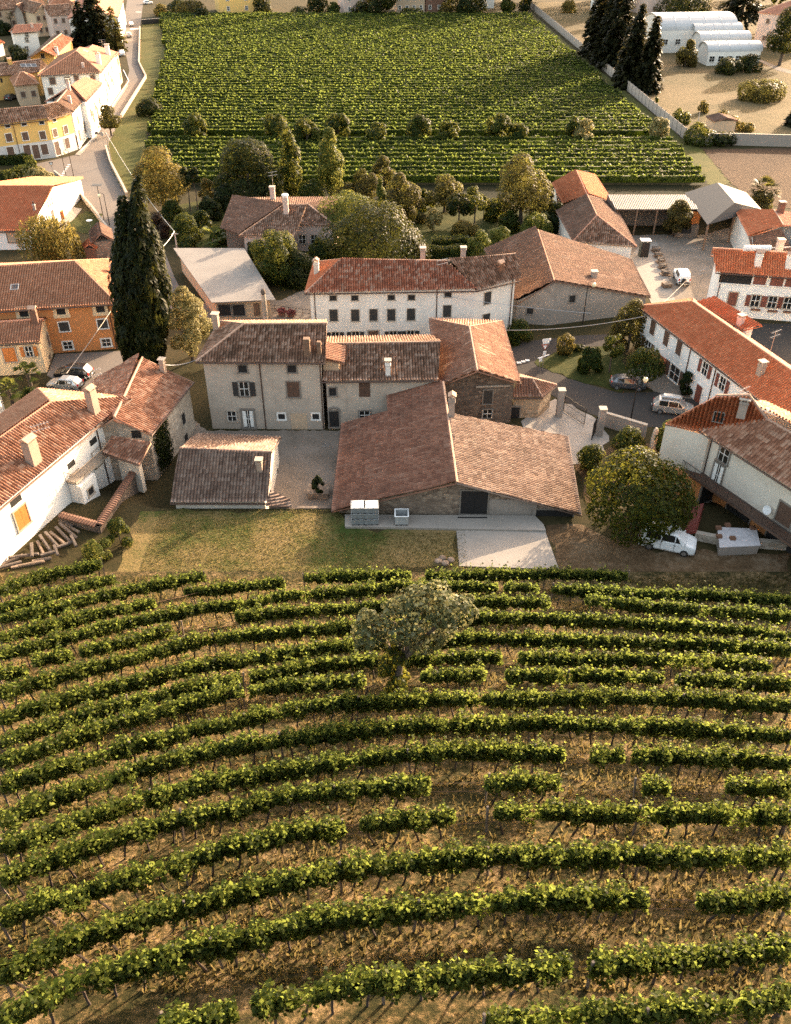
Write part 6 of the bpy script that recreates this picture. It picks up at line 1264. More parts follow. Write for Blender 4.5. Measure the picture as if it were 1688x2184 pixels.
def densify(P, st=.25):
    out = []
    for a, b in zip(P, P[1:]):
        k = max(1, int((b - a).length / st)); out += [a.lerp(b, i / k) for i in range(k)]
    return out + [P[-1]]
trunk_me = []
for i in range(5):
    mb = MB(); x, y = random.uniform(-.15, .15), random.uniform(-.08, .08)
    mb.tube([(0, 0, -.15), (x * .4, y, .35), (x, y * .5, .75), (x * .8, 0, 1.05)], [.055, .045, .05, .035], 5); mb.tube([(x * .8, 0, .98), (x + .35, 0, 1.2)], .025, 4); mb.tube([(x * .8, 0, .98), (x - .35, 0, 1.2)], .025, 4)
    me = bpy.data.meshes.new('trunk'); me.from_pydata(mb.v, [], mb.f); me.materials.append(M['m_vine_bark']); trunk_me.append(me)
mb = MB().box((0, 0, .95), (.08, .08, 2.2)); post_me = bpy.data.meshes.new('post'); post_me.from_pydata(mb.v, [], mb.f); post_me.materials.append(M['m_wood_old'])
CLEAR = W(0, 0)
def vine_row(idx, segs, label):
    S = [densify([G(u, v, 1.45) - Vec((0, 0, 1.45)) for u, v in s]) for s in segs]
    org = S[0][0]; o = thing('vine_row', label, 'vine row', org, 'vine rows on the hillside'); c, ns, sz = [], [], []
    for P in S:
        A = np.array(P); d = np.diff(A, axis=0); L_ = np.concatenate([[0], np.cumsum(np.linalg.norm(d[:, :2], axis=1))]); tot = L_[-1]
        y = A[:, 1].mean(); lf = .13 if y < 32 else .155; dens = 470 if y < 32 else 330; n = int(tot * dens)
        npl = int(tot / .95) + 2; amp = rng.uniform(.62, 1.12, npl); amp[0] *= .75; amp[-2:] *= .75; off = rng.normal(0, .10, npl); wd = rng.uniform(.75, 1.2, npl); thin = rng.random(npl) < .05
        s = rng.uniform(0, tot, n); k = np.minimum((s / .95).astype(int), npl - 1); keep = ~(thin[k] & (rng.random(n) < .65)); s, k = s[keep], k[keep]; n = len(s)
        fr = (s / .95) % 1.0; bul = .62 + .45 * np.sin(math.pi * fr)
        x = np.interp(s, L_, A[:, 0]); yy = np.interp(s, L_, A[:, 1]); zz = np.interp(s, L_, A[:, 2]); tx = np.gradient(A[:, 0]); ty = np.gradient(A[:, 1]); an = np.arctan2(np.interp(s, L_, ty), np.interp(s, L_, tx)); nx_, ny_ = -np.sin(an), np.cos(an)
        th = rng.uniform(0, 2 * math.pi, n); rr = np.sqrt(rng.uniform(.12, 1.05, n)); lump = 1 + .16 * np.sin(s * 5.1 + idx) + .12 * np.sin(s * 11.3 + th)
        q = np.cos(th) * rr * .44 * wd[k] * bul * lump; zc = 1.56 + .06 * np.sin(s * .7); v = np.sin(th) * rr * .70 * amp[k] * bul * lump
        shoot = (rng.random(n) < .09) & (np.sin(s * 9 + idx) > -.2); v = np.where(shoot, v + rng.uniform(.1, .7, n), v); hang = (rng.random(n) < .03); v = np.where(hang, v - rng.uniform(.1, .3, n), v)
        q = q + off[k] * .6
        m_ = int(n * .35); q3 = rng.normal(0, .09, m_); s3 = rng.choice(s, m_); k3 = np.minimum((s3 / .95).astype(int), npl - 1); v3 = rng.uniform(-.48, .42, m_) * amp[k3]; a3 = np.arctan2(np.interp(s3, L_, ty), np.interp(s3, L_, tx))
        c.append(np.stack([np.interp(s3, L_, A[:, 0]) - np.sin(a3) * q3, np.interp(s3, L_, A[:, 1]) + np.cos(a3) * q3, np.interp(s3, L_, A[:, 2]) + 1.5 + v3], 1)); ns.append(np.stack([-np.sin(a3), np.cos(a3), np.full(m_, .1)], 1)); sz.append(np.full(m_, lf * 2.1))
        c.append(np.stack([x + nx_ * q, yy + ny_ * q, zz + zc + v], 1)); ns.append(np.stack([nx_ * np.cos(th), ny_ * np.cos(th), np.sin(th) * .7 + .45], 1)); sz.append(np.full(n, lf))
        for j in range(npl - 1):
            if thin[j] and random.random() < .4: continue
            t = (j + .5) * .95 + random.uniform(-.12, .12)
            if t > tot: continue
            ob = bpy.data.objects.new('trunk', random.choice(trunk_me)); COL.objects.link(ob); ob.parent = o
            ob.location = Vec((np.interp(t, L_, A[:, 0]), np.interp(t, L_, A[:, 1]), np.interp(t, L_, A[:, 2]))) - org; a_ = math.atan2(np.interp(t, L_, ty), np.interp(t, L_, tx)); ob.rotation_euler = (random.uniform(-.12, .12), random.uniform(-.22, .22), a_ + random.choice((0, math.pi)))
    ends = S[0][:1] + S[-1][-1:]; full = sum(S, [])
    A = np.array(full); L_ = np.concatenate([[0], np.cumsum(np.linalg.norm(np.diff(A, axis=0)[:, :2], axis=1))])
    m = max(2, int(L_[-1] / 5.5))
    for j in range(m + 1):
        t = L_[-1] * j / m; ob = bpy.data.objects.new('post', post_me); COL.objects.link(ob); ob.parent = o; ob.location = Vec([np.interp(t, L_, A[:, i]) for i in range(3)]) - org; ob.rotation_euler = (random.uniform(-.06, .06), random.uniform(-.1, .1), random.uniform(0, 1))
    for hh in (.95, 1.55):
        wm = MB().tube([Vec((p[0], p[1], p[2] + hh)) for p in A[::8]] + [Vec((*A[-1][:2], A[-1][2] + hh))], .009, 3, False); part('wire', wm, M['m_rust'], o)
    c, ns, sz = np.concatenate(c), np.concatenate(ns), np.concatenate(sz); co, q_ = leaves(c - np.array(org), ns, sz, 1.05, jit=.5)
    put('foliage', mesh_np('foliage', co, q_), M['m_vine'], o)
lab = {0: 'shortest vine row, at the top left under the woodpile', 1: 'vine row directly below the concrete ramp, first row at the top middle', 19: 'lowest vine row cut off by the bottom right edge'}
for i, s in enumerate(ROWS):
    vine_row(i, s, lab.get(i, f'{nth(i)} sunlit vine row of the hillside counted down from the lawn'))
# grass between the rows
n = 90000
x = rng.uniform(-33, 33, n); y = 13 + 40 * rng.random(n) ** 1.3; ok = np.abs(x) < y * .62 + 6; x, y = x[ok], y[ok]; n = len(x)
cl = np.sin(x * 1.1 + np.sin(y * .9) * 2) * np.sin(y * 1.7 + np.cos(x * .7) * 2) + rng.normal(0, .5, n); ok = cl > -.45; x, y = x[ok], y[ok]; n = len(x)
z = np.array([hgt(a, b) for a, b in zip(x, y)]); hh = rng.uniform(.10, .34, n); w_b = rng.uniform(.03, .07, n); a = rng.uniform(0, math.pi, n); lx, ly = rng.normal(0, .1, n), rng.normal(0, .1, n)
dx, dy = np.cos(a) * w_b, np.sin(a) * w_b
co = np.stack([np.stack([x - dx, y - dy, z - .02], 1), np.stack([x + dx, y + dy, z - .02], 1), np.stack([x + lx + dx * .3, y + ly + dy * .3, z + hh], 1), np.stack([x + lx - dx * .3, y + ly - dy * .3, z + hh * .96], 1)], 1).reshape(-1, 3)
cut = 26000; xx, yy = rng.uniform(-21, 6, cut), rng.uniform(53.8, 62.3, cut); h3 = rng.uniform(.04, .14, cut); a = rng.uniform(0, math.pi, cut); ddx, ddy = np.cos(a) * .04, np.sin(a) * .04; lx, ly = rng.normal(0, .05, cut), rng.normal(0, .05, cut)
co2 = np.stack([np.stack([xx - ddx, yy - ddy, xx * 0 + 1.8], 1), np.stack([xx + ddx, yy + ddy, xx * 0 + 1.8], 1), np.stack([xx + lx + ddx * .3, yy + ly + ddy * .3, 1.82 + h3], 1), np.stack([xx + lx - ddx * .3, yy + ly - ddy * .3, 1.82 + h3], 1)], 1)
ok = ~((xx > -4.8) & (yy > 58.9)); co2 = co2[ok][:15000]
tag(put('lawn_grass', mesh_np('lawn_grass', co2.reshape(-1, 3), np.arange(4 * len(co2)).reshape(-1, 4)), M['m_lawn_blade']), kind='stuff')
o = put('grass', mesh_np('grass', co, np.arange(4 * n).reshape(-1, 4)), M['m_dry_grass']); tag(o, kind='stuff')
# ------------------------------------------------------------------ the flat vineyard beyond the houses
LB = np.array([W(u, v)[:2] for u, v in ((341, 35), (352, 118), (334, 196), (316, 290), (306, 400), (302, 440))]); RB = np.array([W(u, v)[:2] for u, v in ((1118, 28), (1262, 154), (1348, 236), (1436, 312), (1508, 388), (1540, 430))])
LB, RB = LB[np.argsort(LB[:, 1])], RB[np.argsort(RB[:, 1])]
yv = 166.0; k = 0; gap_y = W(844, 301).y; Y1 = W(844, 36).y
while yv < Y1:
    if abs(yv - gap_y) < 1.9: yv += 3.1; continue
    k += 1; x0, x1 = np.interp(yv, LB[:, 1], LB[:, 0]) + rng.uniform(-.5, 1.2), np.interp(yv, RB[:, 1], RB[:, 0]) - rng.uniform(-.5, 1.2); L_ = x1 - x0
    far = (yv - 160) / 230; lf = .42 + .22 * far; n = int(L_ * (34 - 16 * far))
    s = rng.uniform(0, L_, n); thin = rng.random(int(L_ / 1.5) + 2); kk = (s / 1.5).astype(int); keep = thin[kk] > .035; s = s[keep]; kk = kk[keep]; n = len(s); am = rng.uniform(.75, 1.15, len(thin))[kk]
    th = rng.uniform(-.4, math.pi + .4, n); r = rng.uniform(.75, 1.05, n); sh = rng.random(n) < .10
    c = np.stack([s, np.cos(th) * r * .42 + .08 * np.sin(s * .4), .95 + np.sin(th) * r * .85 * am + np.where(sh, rng.uniform(.1, .5, n), 0)], 1); ns = np.stack([np.zeros(n), np.cos(th), np.sin(th) + .2], 1)
    co, q_ = leaves(c, ns, lf, 1.0, jit=.45)
    core = np.array([(xx, yy, zz) for xx in (0, L_) for yy in (-.2, .2) for zz in (.35, 1.55)]); co = np.concatenate([co, core]); b_ = len(co) - 8  # solid box added inside each row to keep light from leaking through
    q_ = np.concatenate([q_, np.array([(0, 4, 5, 1), (2, 3, 7, 6), (1, 5, 7, 3), (0, 1, 3, 2), (4, 6, 7, 5)]) + b_]); o = put('vine_row', mesh_np('vine_row', co, q_), M['m_vine_far'], None, (x0, yv, 0))
    tag(o, f'{nth(k)} vine row of the flat far vineyard counted from the garden trees', 'vine row', 'vine rows of the flat vineyard'); yv += 3.1
# ------------------------------------------------------------------ vehicles
def loft(st):
    """st: stations (x, half width low, half width belt, half width roof, z low, z belt, z roof)"""
    mb = MB(); V = []
    for x, wl, wb, wr, z0, zb, zr in st:
        V += [(x, -wl * .9, z0), (x, -wl, z0 + .18), (x, -wb, zb - .12), (x, -wb * .97, zb), (x, -wr, zr - .04), (x, -wr * .8, zr), (x, wr * .8, zr), (x, wr, zr - .04), (x, wb * .97, zb), (x, wb, zb - .12), (x, wl, z0 + .18), (x, wl * .9, z0)]
    k = 12; F = []
    for i in range(len(st) - 1):
        for j in range(k): F.append((i * k + j, i * k + (j + 1) % k, (i + 1) * k + (j + 1) % k, (i + 1) * k + j))
    F += [tuple(range(k)), tuple(range((len(st) - 1) * k, len(st) * k))[::-1]]
    mb.add(V, F); return mb, V
def car(name, label, cat, loc, rz, st, paint, cab, wheels=(.85, -.85), r=.31, extras=None, group=None):
    """cab: station indices (front of windscreen, top front, top rear, rear foot)"""
    o = thing(name, label, cat, loc, group, rz); mb, V = loft(st); part('body', mb, M[paint], o, local=True, smooth=False)
    P = lambda i, j: Vec(V[i * 12 + j])
    def pane(nm, a, b, c, d, sh=.1):
        cen = (a + b + c + d) / 4; n = (b - a).cross(d - a).normalized(); oc = Vec((cen.x * .2, 0, .7)); n = n if n.dot(cen - oc) > 0 else -n
        q = [cen + (p - cen) * (1 - sh) + n * .012 for p in (a, b, c, d)]; m = MB().add(q + [p - n * .02 for p in q], [(0, 1, 2, 3), (0, 4, 5, 1), (1, 5, 6, 2), (2, 6, 7, 3), (3, 7, 4, 0)]); part(nm, m, M['m_glass'], o, local=True)
    f0, f1, r1, r0 = cab
    pane('windscreen', P(f0, 3), P(f0, 8), P(f1, 7), P(f1, 4), .08); pane('rear_window', P(r1, 4), P(r1, 7), P(r0, 8), P(r0, 3), .12)
    for j, jj in ((3, 4), (8, 7)):
        for i in range(f1, r1): pane('side_window', P(i, j), P(i + 1, j), P(i + 1, jj), P(i, jj), .1)
        pane('side_window', P(f0, j).lerp(P(f1, j), .45), P(f1, j), P(f1, jj), P(f0, jj).lerp(P(f1, jj), .8), .12)
    wy = st[len(st) // 2][1]
    for x in wheels:
        for s in (-1, 1):
            t = MB().tube([(x, s * (wy - .16), r), (x, s * (wy + .03), r)], r, 14); w2 = part('wheel', t, M['m_tyre'], o, local=True)
            part('rim', MB().tube([(x, s * (wy + .0), r), (x, s * (wy + .045), r)], r * .62, 10), M['m_hub'], w2, local=True)
    xf, xr = st[0][0], st[-1][0]; zf, zr_ = st[0][5] - .12, st[-1][5] - .05
    for s in (-1, 1):
        part('headlight', MB().box((xf - .06, s * st[0][1] * .72, zf), (.12, .34, .16)), M['m_lens'], o, local=True); part('tail_light', MB().box((xr + .05, s * st[-1][1] * .86, zr_), (.12, .2, .3)), M['m_light_red'], o, local=True)
        part('mirror', MB().box((st[f0][0] - .25, s * (st[f0][2] + .1), st[f0][5] + .08), (.12, .2, .14)), M[paint], o, local=True)
    part('bumper', MB().box((xf + .02, 0, st[0][4] + .16), (.16, st[0][1] * 1.8, .2)), M['m_metal_dark'], o, local=True); part('bumper', MB().box((xr - .02, 0, st[-1][4] + .18), (.16, st[-1][1] * 1.8, .2)), M['m_metal_dark'], o, local=True)
    part('number_plate', MB().box((xr - .11, 0, st[-1][4] + .36), (.02, .5, .12)), M['m_plastic_white'], o, local=True)
    return o
HATCH = [(2.0, .68, .70, .55, .25, .66, .70), (1.75, .80, .80, .62, .2, .74, .78), (1.0, .83, .83, .70, .2, .86, .90), (.35, .84, .84, .60, .2, .90, 1.40), (-.5, .84, .84, .62, .2, .92, 1.45), (-1.3, .83, .83, .58, .2, .94, 1.40), (-1.75, .80, .80, .66, .22, .95, 1.0), (-1.92, .74, .74, .6, .3, .9, .94)]
MPV = [(2.15, .72, .74, .6, .25, .72, .76), (1.9, .84, .84, .68, .2, .82, .86), (1.35, .87, .87, .74, .2, .95, 1.0), (.45, .88, .88, .66, .2, 1.0, 1.60), (-.6, .88, .88, .68, .2, 1.02, 1.66), (-1.6, .87, .87, .66, .2, 1.03, 1.62), (-2.05, .84, .84, .70, .22, 1.02, 1.1), (-2.15, .8, .8, .66, .3, .95, 1.0)]
VAN = [(2.25, .78, .80, .66, .25, .82, .86), (2.05, .88, .88, .74, .2, .95, .99), (1.45, .93, .93, .80, .2, 1.12, 1.17), (.55, .95, .95, .78, .2, 1.18, 1.86), (-.6, .95, .95, .80, .2, 1.18, 1.93), (-1.9, .95, .95, .80, .2, 1.18, 1.92), (-2.28, .93, .93, .80, .22, 1.16, 1.84), (-2.34, .92, .92, .78, .25, 1.15, 1.3)]
SUV = [(2.2, .76, .78, .66, .4, .98, 1.02), (2.0, .88, .88, .74, .35, 1.06, 1.10), (1.0, .90, .90, .78, .35, 1.12, 1.16), (.45, .90, .90, .72, .35, 1.14, 1.76), (-.6, .90, .90, .74, .35, 1.15, 1.80), (-1.7, .90, .90, .72, .35, 1.15, 1.78), (-2.0, .88, .88, .74, .38, 1.14, 1.5), (-2.06, .86, .86, .7, .45, 1.1, 1.2)]
def heading(u0, v0, u1, v1):
    a, b = G(u0, v0), G(u1, v1); return math.atan2(b.y - a.y, b.x - a.x)
p = W(1421, 1180, 1.8) + Vec((.3, .9, 0)); van = car('white_van', 'white panel van parked under the big dark tree', 'van', p, R(-20), VAN, 'm_car_white', (2, 3, 5, 6), (1.42, -1.42), .33)
part('door', MB().box((.55, -.955, .85), (.03, .012, 1.0)).box((-.55, -.957, .85), (.03, .012, 1.0)).box((.5, -.965, .95), (.14, .02, .04)).box((.6, -.965, .95), (.14, .02, .04)), M['m_metal_dark'], van, local=True)
p = W(1434, 878); mpv = car('silver_minivan', 'silver minivan with a long roof box on the lane', 'car', p, heading(1400, 878, 1470, 886), MPV, 'm_car_silver', (2, 3, 5, 6), (1.35, -1.35), .32)
for y in (-.55, .55): part('roof_rail', MB().tube([(.3, y, 1.69), (-1.5, y, 1.69)], .03, 5), M['m_metal'], mpv, local=True)
rb = MB(); rb.add(*(lambda s: (s[0].v, s[0].f))(loft([(.75, .25, .3, .2, 1.72, 1.82, 1.86), (.5, .36, .4, .3, 1.7, 1.9, 2.0), (-.3, .38, .42, .32, 1.7, 1.92, 2.06), (-1.2, .38, .42, .32, 1.7, 1.92, 2.04), (-1.4, .3, .34, .26, 1.72, 1.86, 1.92)]))); part('roof_box', rb, M['m_car_silver'], mpv, local=True)
car('grey_car', 'dark grey car parked nose-in under the small dark tree', 'car', W(1338, 826), heading(1322, 822, 1378, 826), HATCH, 'm_car_grey', (2, 3, 5, 6), (1.25, -1.25))
suv = car('white_offroader', 'white off-roader with spare wheel parked on the gravel yard', 'car', W(1453, 600), heading(1457, 606, 1446, 580), SUV, 'm_car_white', (2, 3, 5, 6), (1.3, -1.3), .38)
part('spare_wheel', MB().tube([(-2.1, .1, .95), (-2.3, .1, .95)], .34, 14), M['m_tyre'], suv, local=True)
car('silver_hatchback', 'silver hatchback parked beside the black car in the yard', 'car', W(142, 828), heading(172, 830, 108, 824), HATCH, 'm_car_silver', (2, 3, 5, 6), (1.25, -1.25))
car('black_car', 'black estate car parked behind the silver hatchback', 'car', W(160, 805), heading(190, 806, 126, 802), MPV, 'm_car_black', (2, 3, 5, 6), (1.35, -1.35))
car('white_hatchback', 'white hatchback driving down the street by the clipped tree', 'car', W(206, 282), heading(209, 272, 202, 286), HATCH, 'm_car_white', (2, 3, 5, 6), (1.25, -1.25))
for (u, v, a, b, st, m, lb) in ((281, 55, (281, 60), (279, 45), HATCH, 'm_car_white', 'white car on the far stretch of the street, farther of two'), (276, 79, (276, 84), (278, 66), MPV, 'm_car_silver', 'silver car parked by the street edge, nearer of two'), (261, 118, (262, 124), (260, 108), MPV, 'm_car_white', 'white van half hidden by the tan street house'), (24, 212, (18, 214), (32, 208), HATCH, 'm_car_grey', 'old grey car in the yard of the ochre house'), (316, 8, (308, 8), (326, 7), HATCH, 'm_car_white', 'white car parked sideways at the top end of the street')):
    car('parked_car', lb, 'car', W(u, v), heading(*a, *b), st, m, (2, 3, 5, 6), (1.25, -1.25))
# ------------------------------------------------------------------ street furniture, masts and wires
def lamp(label, u, vb, vt, globe=1, du=0):
    B = W(u, vb); h = zat(B, vt) - B.z; s = 1 if du >= 0 else -1; o = thing('street_lamp', label, 'lamp', B)
    part('pole', MB().tube([(0, 0, 0), (0, 0, h)], [.08, .05], 7), M['m_metal_dark'], o, local=True)
    part('arm', MB().tube([(0, 0, h), (.35 * s, 0, h + .25), (.75 * s, 0, h + .1)], .03, 5), M['m_metal_dark'], o, local=True)
    part('lamp_globe', MB().lathe([(.05, .3), (.2, .22), (.27, 0), (.2, -.2), (.05, -.28)], 10, (.75 * s, 0, h - .22)), M['m_lamp_globe'], o, local=True); return o
lamp('street lamp at the yellow house corner with globe to the right', 56, 338, 284, du=1); lamp('tall street lamp at the road mouth by the feathery shrub', 163, 402, 322, du=-1); lamp('street lamp near the cypress and the solar panel', 234, 480, 414, du=-1); lamp('dark street lamp in front of the brown barn', 1243, 692, 604, du=1); lamp('black street lamp beside the silver minivan on the lane', 1345, 900, 806, du=1)
def pole(name, label, cat, u, vb, vt, r=.08, mat='m_wood', z=0, cross=False):
    B = W(u, vb, z); h = zat(B, vt) - z; o = thing(name, label, cat, B); part('pole', MB().tube([(0, 0, 0), (0, 0, h)], [r, r * .8], 7), M[mat], o, local=True)
    if cross: part('cross_arm', MB().box((0, 0, h - .4), (1.0, .08, .08)), M['m_metal'], o, local=True)
    return o, B + Vec((0, 0, h))
_, pA = pole('utility_pole', 'pale utility pole at the corner of the garage roof', 'pole', 380, 545, 493, .13, 'm_panel', cross=True); _, pB = pole('utility_pole', 'wooden utility pole at the street corner by the verge', 'pole', 239, 352, 282, .12, 'm_bark_pale', cross=True)
pole('leaning_pole', 'white leaning pole by the ivy at the concrete fence', 'pole', 1481, 302, 238, .1, 'm_panel'); pole('street_pole', 'thin dark pole on the street before the clipped hedge', 'pole', 144, 388, 316, .07, 'm_metal_dark')
o, t_ = pole('solar_mast', 'mast with a flat solar panel on the street', 'mast', 222, 470, 394, .07, 'm_metal_dark'); part('solar_panel', MB().box(Vec(t_) - o.location, (1.7, 1.1, .06)), M['m_sheet_grey'], o, local=True)
o, t_ = pole('hoop_post', 'white round topped post on the garden lawn by the willow', 'post', 195, 492, 470, .03, 'm_metal'); part('disc', MB().lathe([(.5, 0), (.5, .05)], 12, tuple(Vec(t_) - o.location)), M['m_plastic_white'], o, local=True)
def cable(label, A, Bp, sag=.4, r=.03, mat='m_metal'):
    A, Bp = Vec(A), Vec(Bp); o = thing('power_cable', label, 'cable', A); P = [A.lerp(Bp, i / 14) - Vec((0, 0, 4 * sag * (i / 14) * (1 - i / 14))) for i in range(15)]; part('strand', MB().tube(P, r, 4), M[mat], o); return o
cable('pale cable running from the orange house down over the parked cars', W(236, 664, 5.6), W(142, 796, 6.0), .1, .04, 'm_panel'); cable('overhead cable from the utility pole to the street corner pole', pA, pB, 1.2, .04); cable('cable from the utility pole down to the cypress', pA, W(337, 534, 4.5), .3, .035)
cable('thin cable along the long white house front', W(932, 629, 6.2), W(1262, 668, 5.0), .2, .025); cable('sagging cable over the road to the shuttered house', W(1078, 704, 4.4), W(1376, 674, 5.3), .5, .045, 'm_panel'); cable('pale cable crossing the white pavement', W(1417, 644, 7), W(1470, 592, 5.5), .1, .04, 'm_panel'); cable('cable from the stone house chimney to the garden', W(352, 778, 7.2), W(425, 764, 6.5), .3, .03)
def antenna(label, u, vb, vt, z, nel=6, rz=.6):
    B = W(u, vb, z); h = zat(B, vt) - z; o = thing('antenna', label, 'antenna', B); part('mast', MB().tube([(0, 0, 0), (0, 0, h)], .025, 5), M['m_metal'], o, local=True); m = MB(); d = Vec((math.cos(rz), math.sin(rz), 0)); e = Vec((-d.y, d.x, 0))
    for k, zz in enumerate((h - .05, h - .55)):
        m.tube([Vec((0, 0, zz)) - d * .7, Vec((0, 0, zz)) + d * .9], .02, 4)
        for i in range(nel): c = Vec((0, 0, zz)) + d * (-.6 + 1.4 * i / (nel - 1)); m.tube([c - e * .3, c + e * .3], .012, 3)
    part('aerial', m, M['m_metal'], o, local=True); return o
antenna('television aerial on the chimney of the white farmhouse', 203, 828, 790, 10.3); antenna('television aerial on the front roof of the white farmhouse', 84, 916, 905, 9.6); antenna('television aerial on the orange roof of the corner house', 1577, 866, 828, 10.2); antenna('television aerial on the shuttered house ridge', 1640, 763, 706, 7.4); antenna('tall aerial above the garden house chimney', 583, 400, 366, 6.4); antenna('television aerials behind the long white house', 942, 586, 553, 8.4); antenna('aerial by the tall white street house', 223, 122, 84, 9.5); antenna('double aerial by the white dish in the gravel yard', 1486, 640, 574, 2.0)
def sign(label, u, vb, vt, boards):
    o, t_ = pole('road_sign', label, 'sign', u, vb, vt, .045, 'm_metal'); h = t_.z - o.location.z
    for kind, dz, wd, ht, mat in boards:
        m = MB()
        if kind == 'tri': m.add([(0, -.06, h + dz - ht), (-wd / 2, -.06, h + dz), (wd / 2, -.06, h + dz), (0, -.09, h + dz - ht), (-wd / 2, -.09, h + dz), (wd / 2, -.09, h + dz)], [(0, 1, 2), (3, 5, 4), (0, 3, 4, 1), (1, 4, 5, 2), (2, 5, 3, 0)])
        elif kind == 'round': m.tube([(0, -.05, h + dz), (0, -.08, h + dz)], wd / 2, 14)
        else: m.box((.1 * wd, -.08, h + dz), (wd, .03, ht), .3)
        b_ = part('board', m, M[mat], o, local=True)
        if kind == 'tri': k = .62; c = h + dz - ht * .36; part('board_face', MB().add([(0, -.095, c - ht * .64 * k), (-wd / 2 * k, -.095, c + ht * .36 * k), (wd / 2 * k, -.095, c + ht * .36 * k)], [(0, 2, 1)]), M['m_plastic_white'], b_, local=True)
    return o
sign('give way sign with white direction boards on the grass island', 1157, 790, 724, [('rect', .0, 1.1, .3, 'm_plastic_white'), ('rect', -.35, .8, .28, 'm_plastic_white'), ('tri', -.6, .85, .75, 'm_red'), ('rect', -1.7, .4, .5, 'm_plastic_white')]); sign('small white road sign behind the give way sign', 1150, 792, 766, [('rect', 0, .4, .5, 'm_plastic_white')]); sign('dark backed triangular sign at the street corner', 115, 374, 345, [('tri', 0, .9, .8, 'm_metal_dark')]); sign('round mirror sign at the wall by the white hatchback', 223, 316, 285, [('round', 0, .8, .8, 'm_metal')])
# gate beside the annex
def pillar(label, u, vb, vt, w_=.65): B = W(u, vb); h = zat(B, vt); o = thing('gate_pillar', label, 'pillar', B); part('shaft', MB().box((0, 0, h / 2), (w_, w_, h)), M['m_concrete_wall'], o, local=True); part('cap', MB().box((0, 0, h + .06), (w_ + .15, w_ + .15, .14)), M['m_frame_stone'], o, local=True)
pillar('stone gate pillar next to the golden annex', 1192, 888, 832); pillar('dark gate pillar where the plastered wall begins', 1278, 928, 872)
def gate(label, a, b, hh):
    A, B = W(*a), W(*b); o = thing('iron_gate', label, 'gate', A); m = MB(); k = int((B - A).length / .16); d = B - A
    for z in (.15, hh * .55, hh): m.tube([d * 0 + Vec((0, 0, z)), d + Vec((0, 0, z))], .03, 5)
    part('rail', m, M['m_metal_dark'], o, local=True); m = MB()
    for i in range(k + 1): p = d * (i / k); m.tube([p + Vec((0, 0, .1)), p + Vec((0, 0, hh + .18))], .018 if 0 < i < k else .045, 4)
    part('bars', m, M['m_metal_dark'], o, local=True)
gate('open iron bar gate leaf hung on the annex side pillar', (1202, 878), (1246, 908), 2.0); gate('open iron gate leaf folded against the dark pillar', (1272, 920), (1262, 940), 2.0)
B = W(1389, 972); o = thing('broken_post', 'broken pale stone post at the end of the plastered wall', 'post', B); part('stone', MB().lathe([(.4, -.1), (.36, 1), (.32, 2.2), (.26, 3.0), (.12, 3.3)], 7), M['m_stone_pale'], o, local=True)
B = W(568, 690); o = thing('stone_pillar', 'lone stone pillar with a dark finial beside the garage', 'pillar', B); h_ = zat(B, 628); part('shaft', MB().lathe([(.45, 0), (.36, .5), (.33, h_ * .7), (.3, h_)], 8), M['m_stone_pale'], o, local=True); part('finial', MB().lathe([(.22, 0), (.35, .25), (.3, .6), (.1, .8)], 8, (0, 0, h_)), M['m_stone_dark'], o, local=True)
# railing and flower tubs by the forecourt
A_, B_ = W(572, 664), W(662, 676); o = thing('forecourt_railing', 'thin metal railing along the forecourt behind the farmhouse', 'railing', A_); m = MB()
for z in (.5, 1.0): m.tube([A_ + Vec((0, 0, z)), B_ + Vec((0, 0, z))], .03, 5)
for i in range(7): p = A_.lerp(B_, i / 6); m.tube([p, p + Vec((0, 0, 1.02))], .035, 5)
part('bars', m, M['m_metal_dark'], o)
def planter(label, u, v, w_=.9, mat='m_terracotta', z=0, flower='m_flower'):
    B = W(u, v, z); o = thing('flower_tub', label, 'planter', B); part('tub', MB().box((0, 0, .25), (w_, w_ * .5, .5)).box((0, 0, .5), (w_ + .08, w_ * .5 + .08, .06)), M[mat], o, local=True)
    c = rng.normal(0, 1, (150, 3)) * np.array([w_ * .3, .16, .14]) + np.array([0, 0, .72]); co, q_ = leaves(np.repeat(c, 3, 0) + rng.normal(0, .05, (450, 3)), rng.normal(0, 1, (450, 3)), .2); put('flowers', mesh_np('flowers', co, q_), M[flower], o)
planter('terracotta tub of red flowers at the railing, nearer the pillar', 602, 674); planter('terracotta tub of red flowers at the railing, nearer the white house', 621, 676)
B = W(680, 1056); o = thing('stone_planter', 'square stone planter standing in the shaded courtyard', 'planter', B); part('basin', MB().box((0, 0, .35), (1.9, 1.5, .7)).box((0, 0, .72), (2.05, 1.65, .08)), M['m_stone'], o, local=True)
o = thing('manhole_grate', 'small iron drain grate in the gravel courtyard', 'grate', W(695, 950)); m = MB()
for i in range(5): m.box((-.3 + .15 * i, 0, .05), (.06, .6, .04))
m.box((0, .32, .05), (.76, .05, .04)).box((0, -.32, .05), (.76, .05, .04)); part('bars', m, M['m_metal'], o, local=True)
o = thing('manhole_cover', 'dark square manhole cover on the white gravel', 'cover', W(1203, 943)); part('lid', MB().box((0, 0, .05), (.8, .8, .06)).box((0, 0, .085), (.6, .08, .02)), M['m_rust'], o, local=True)
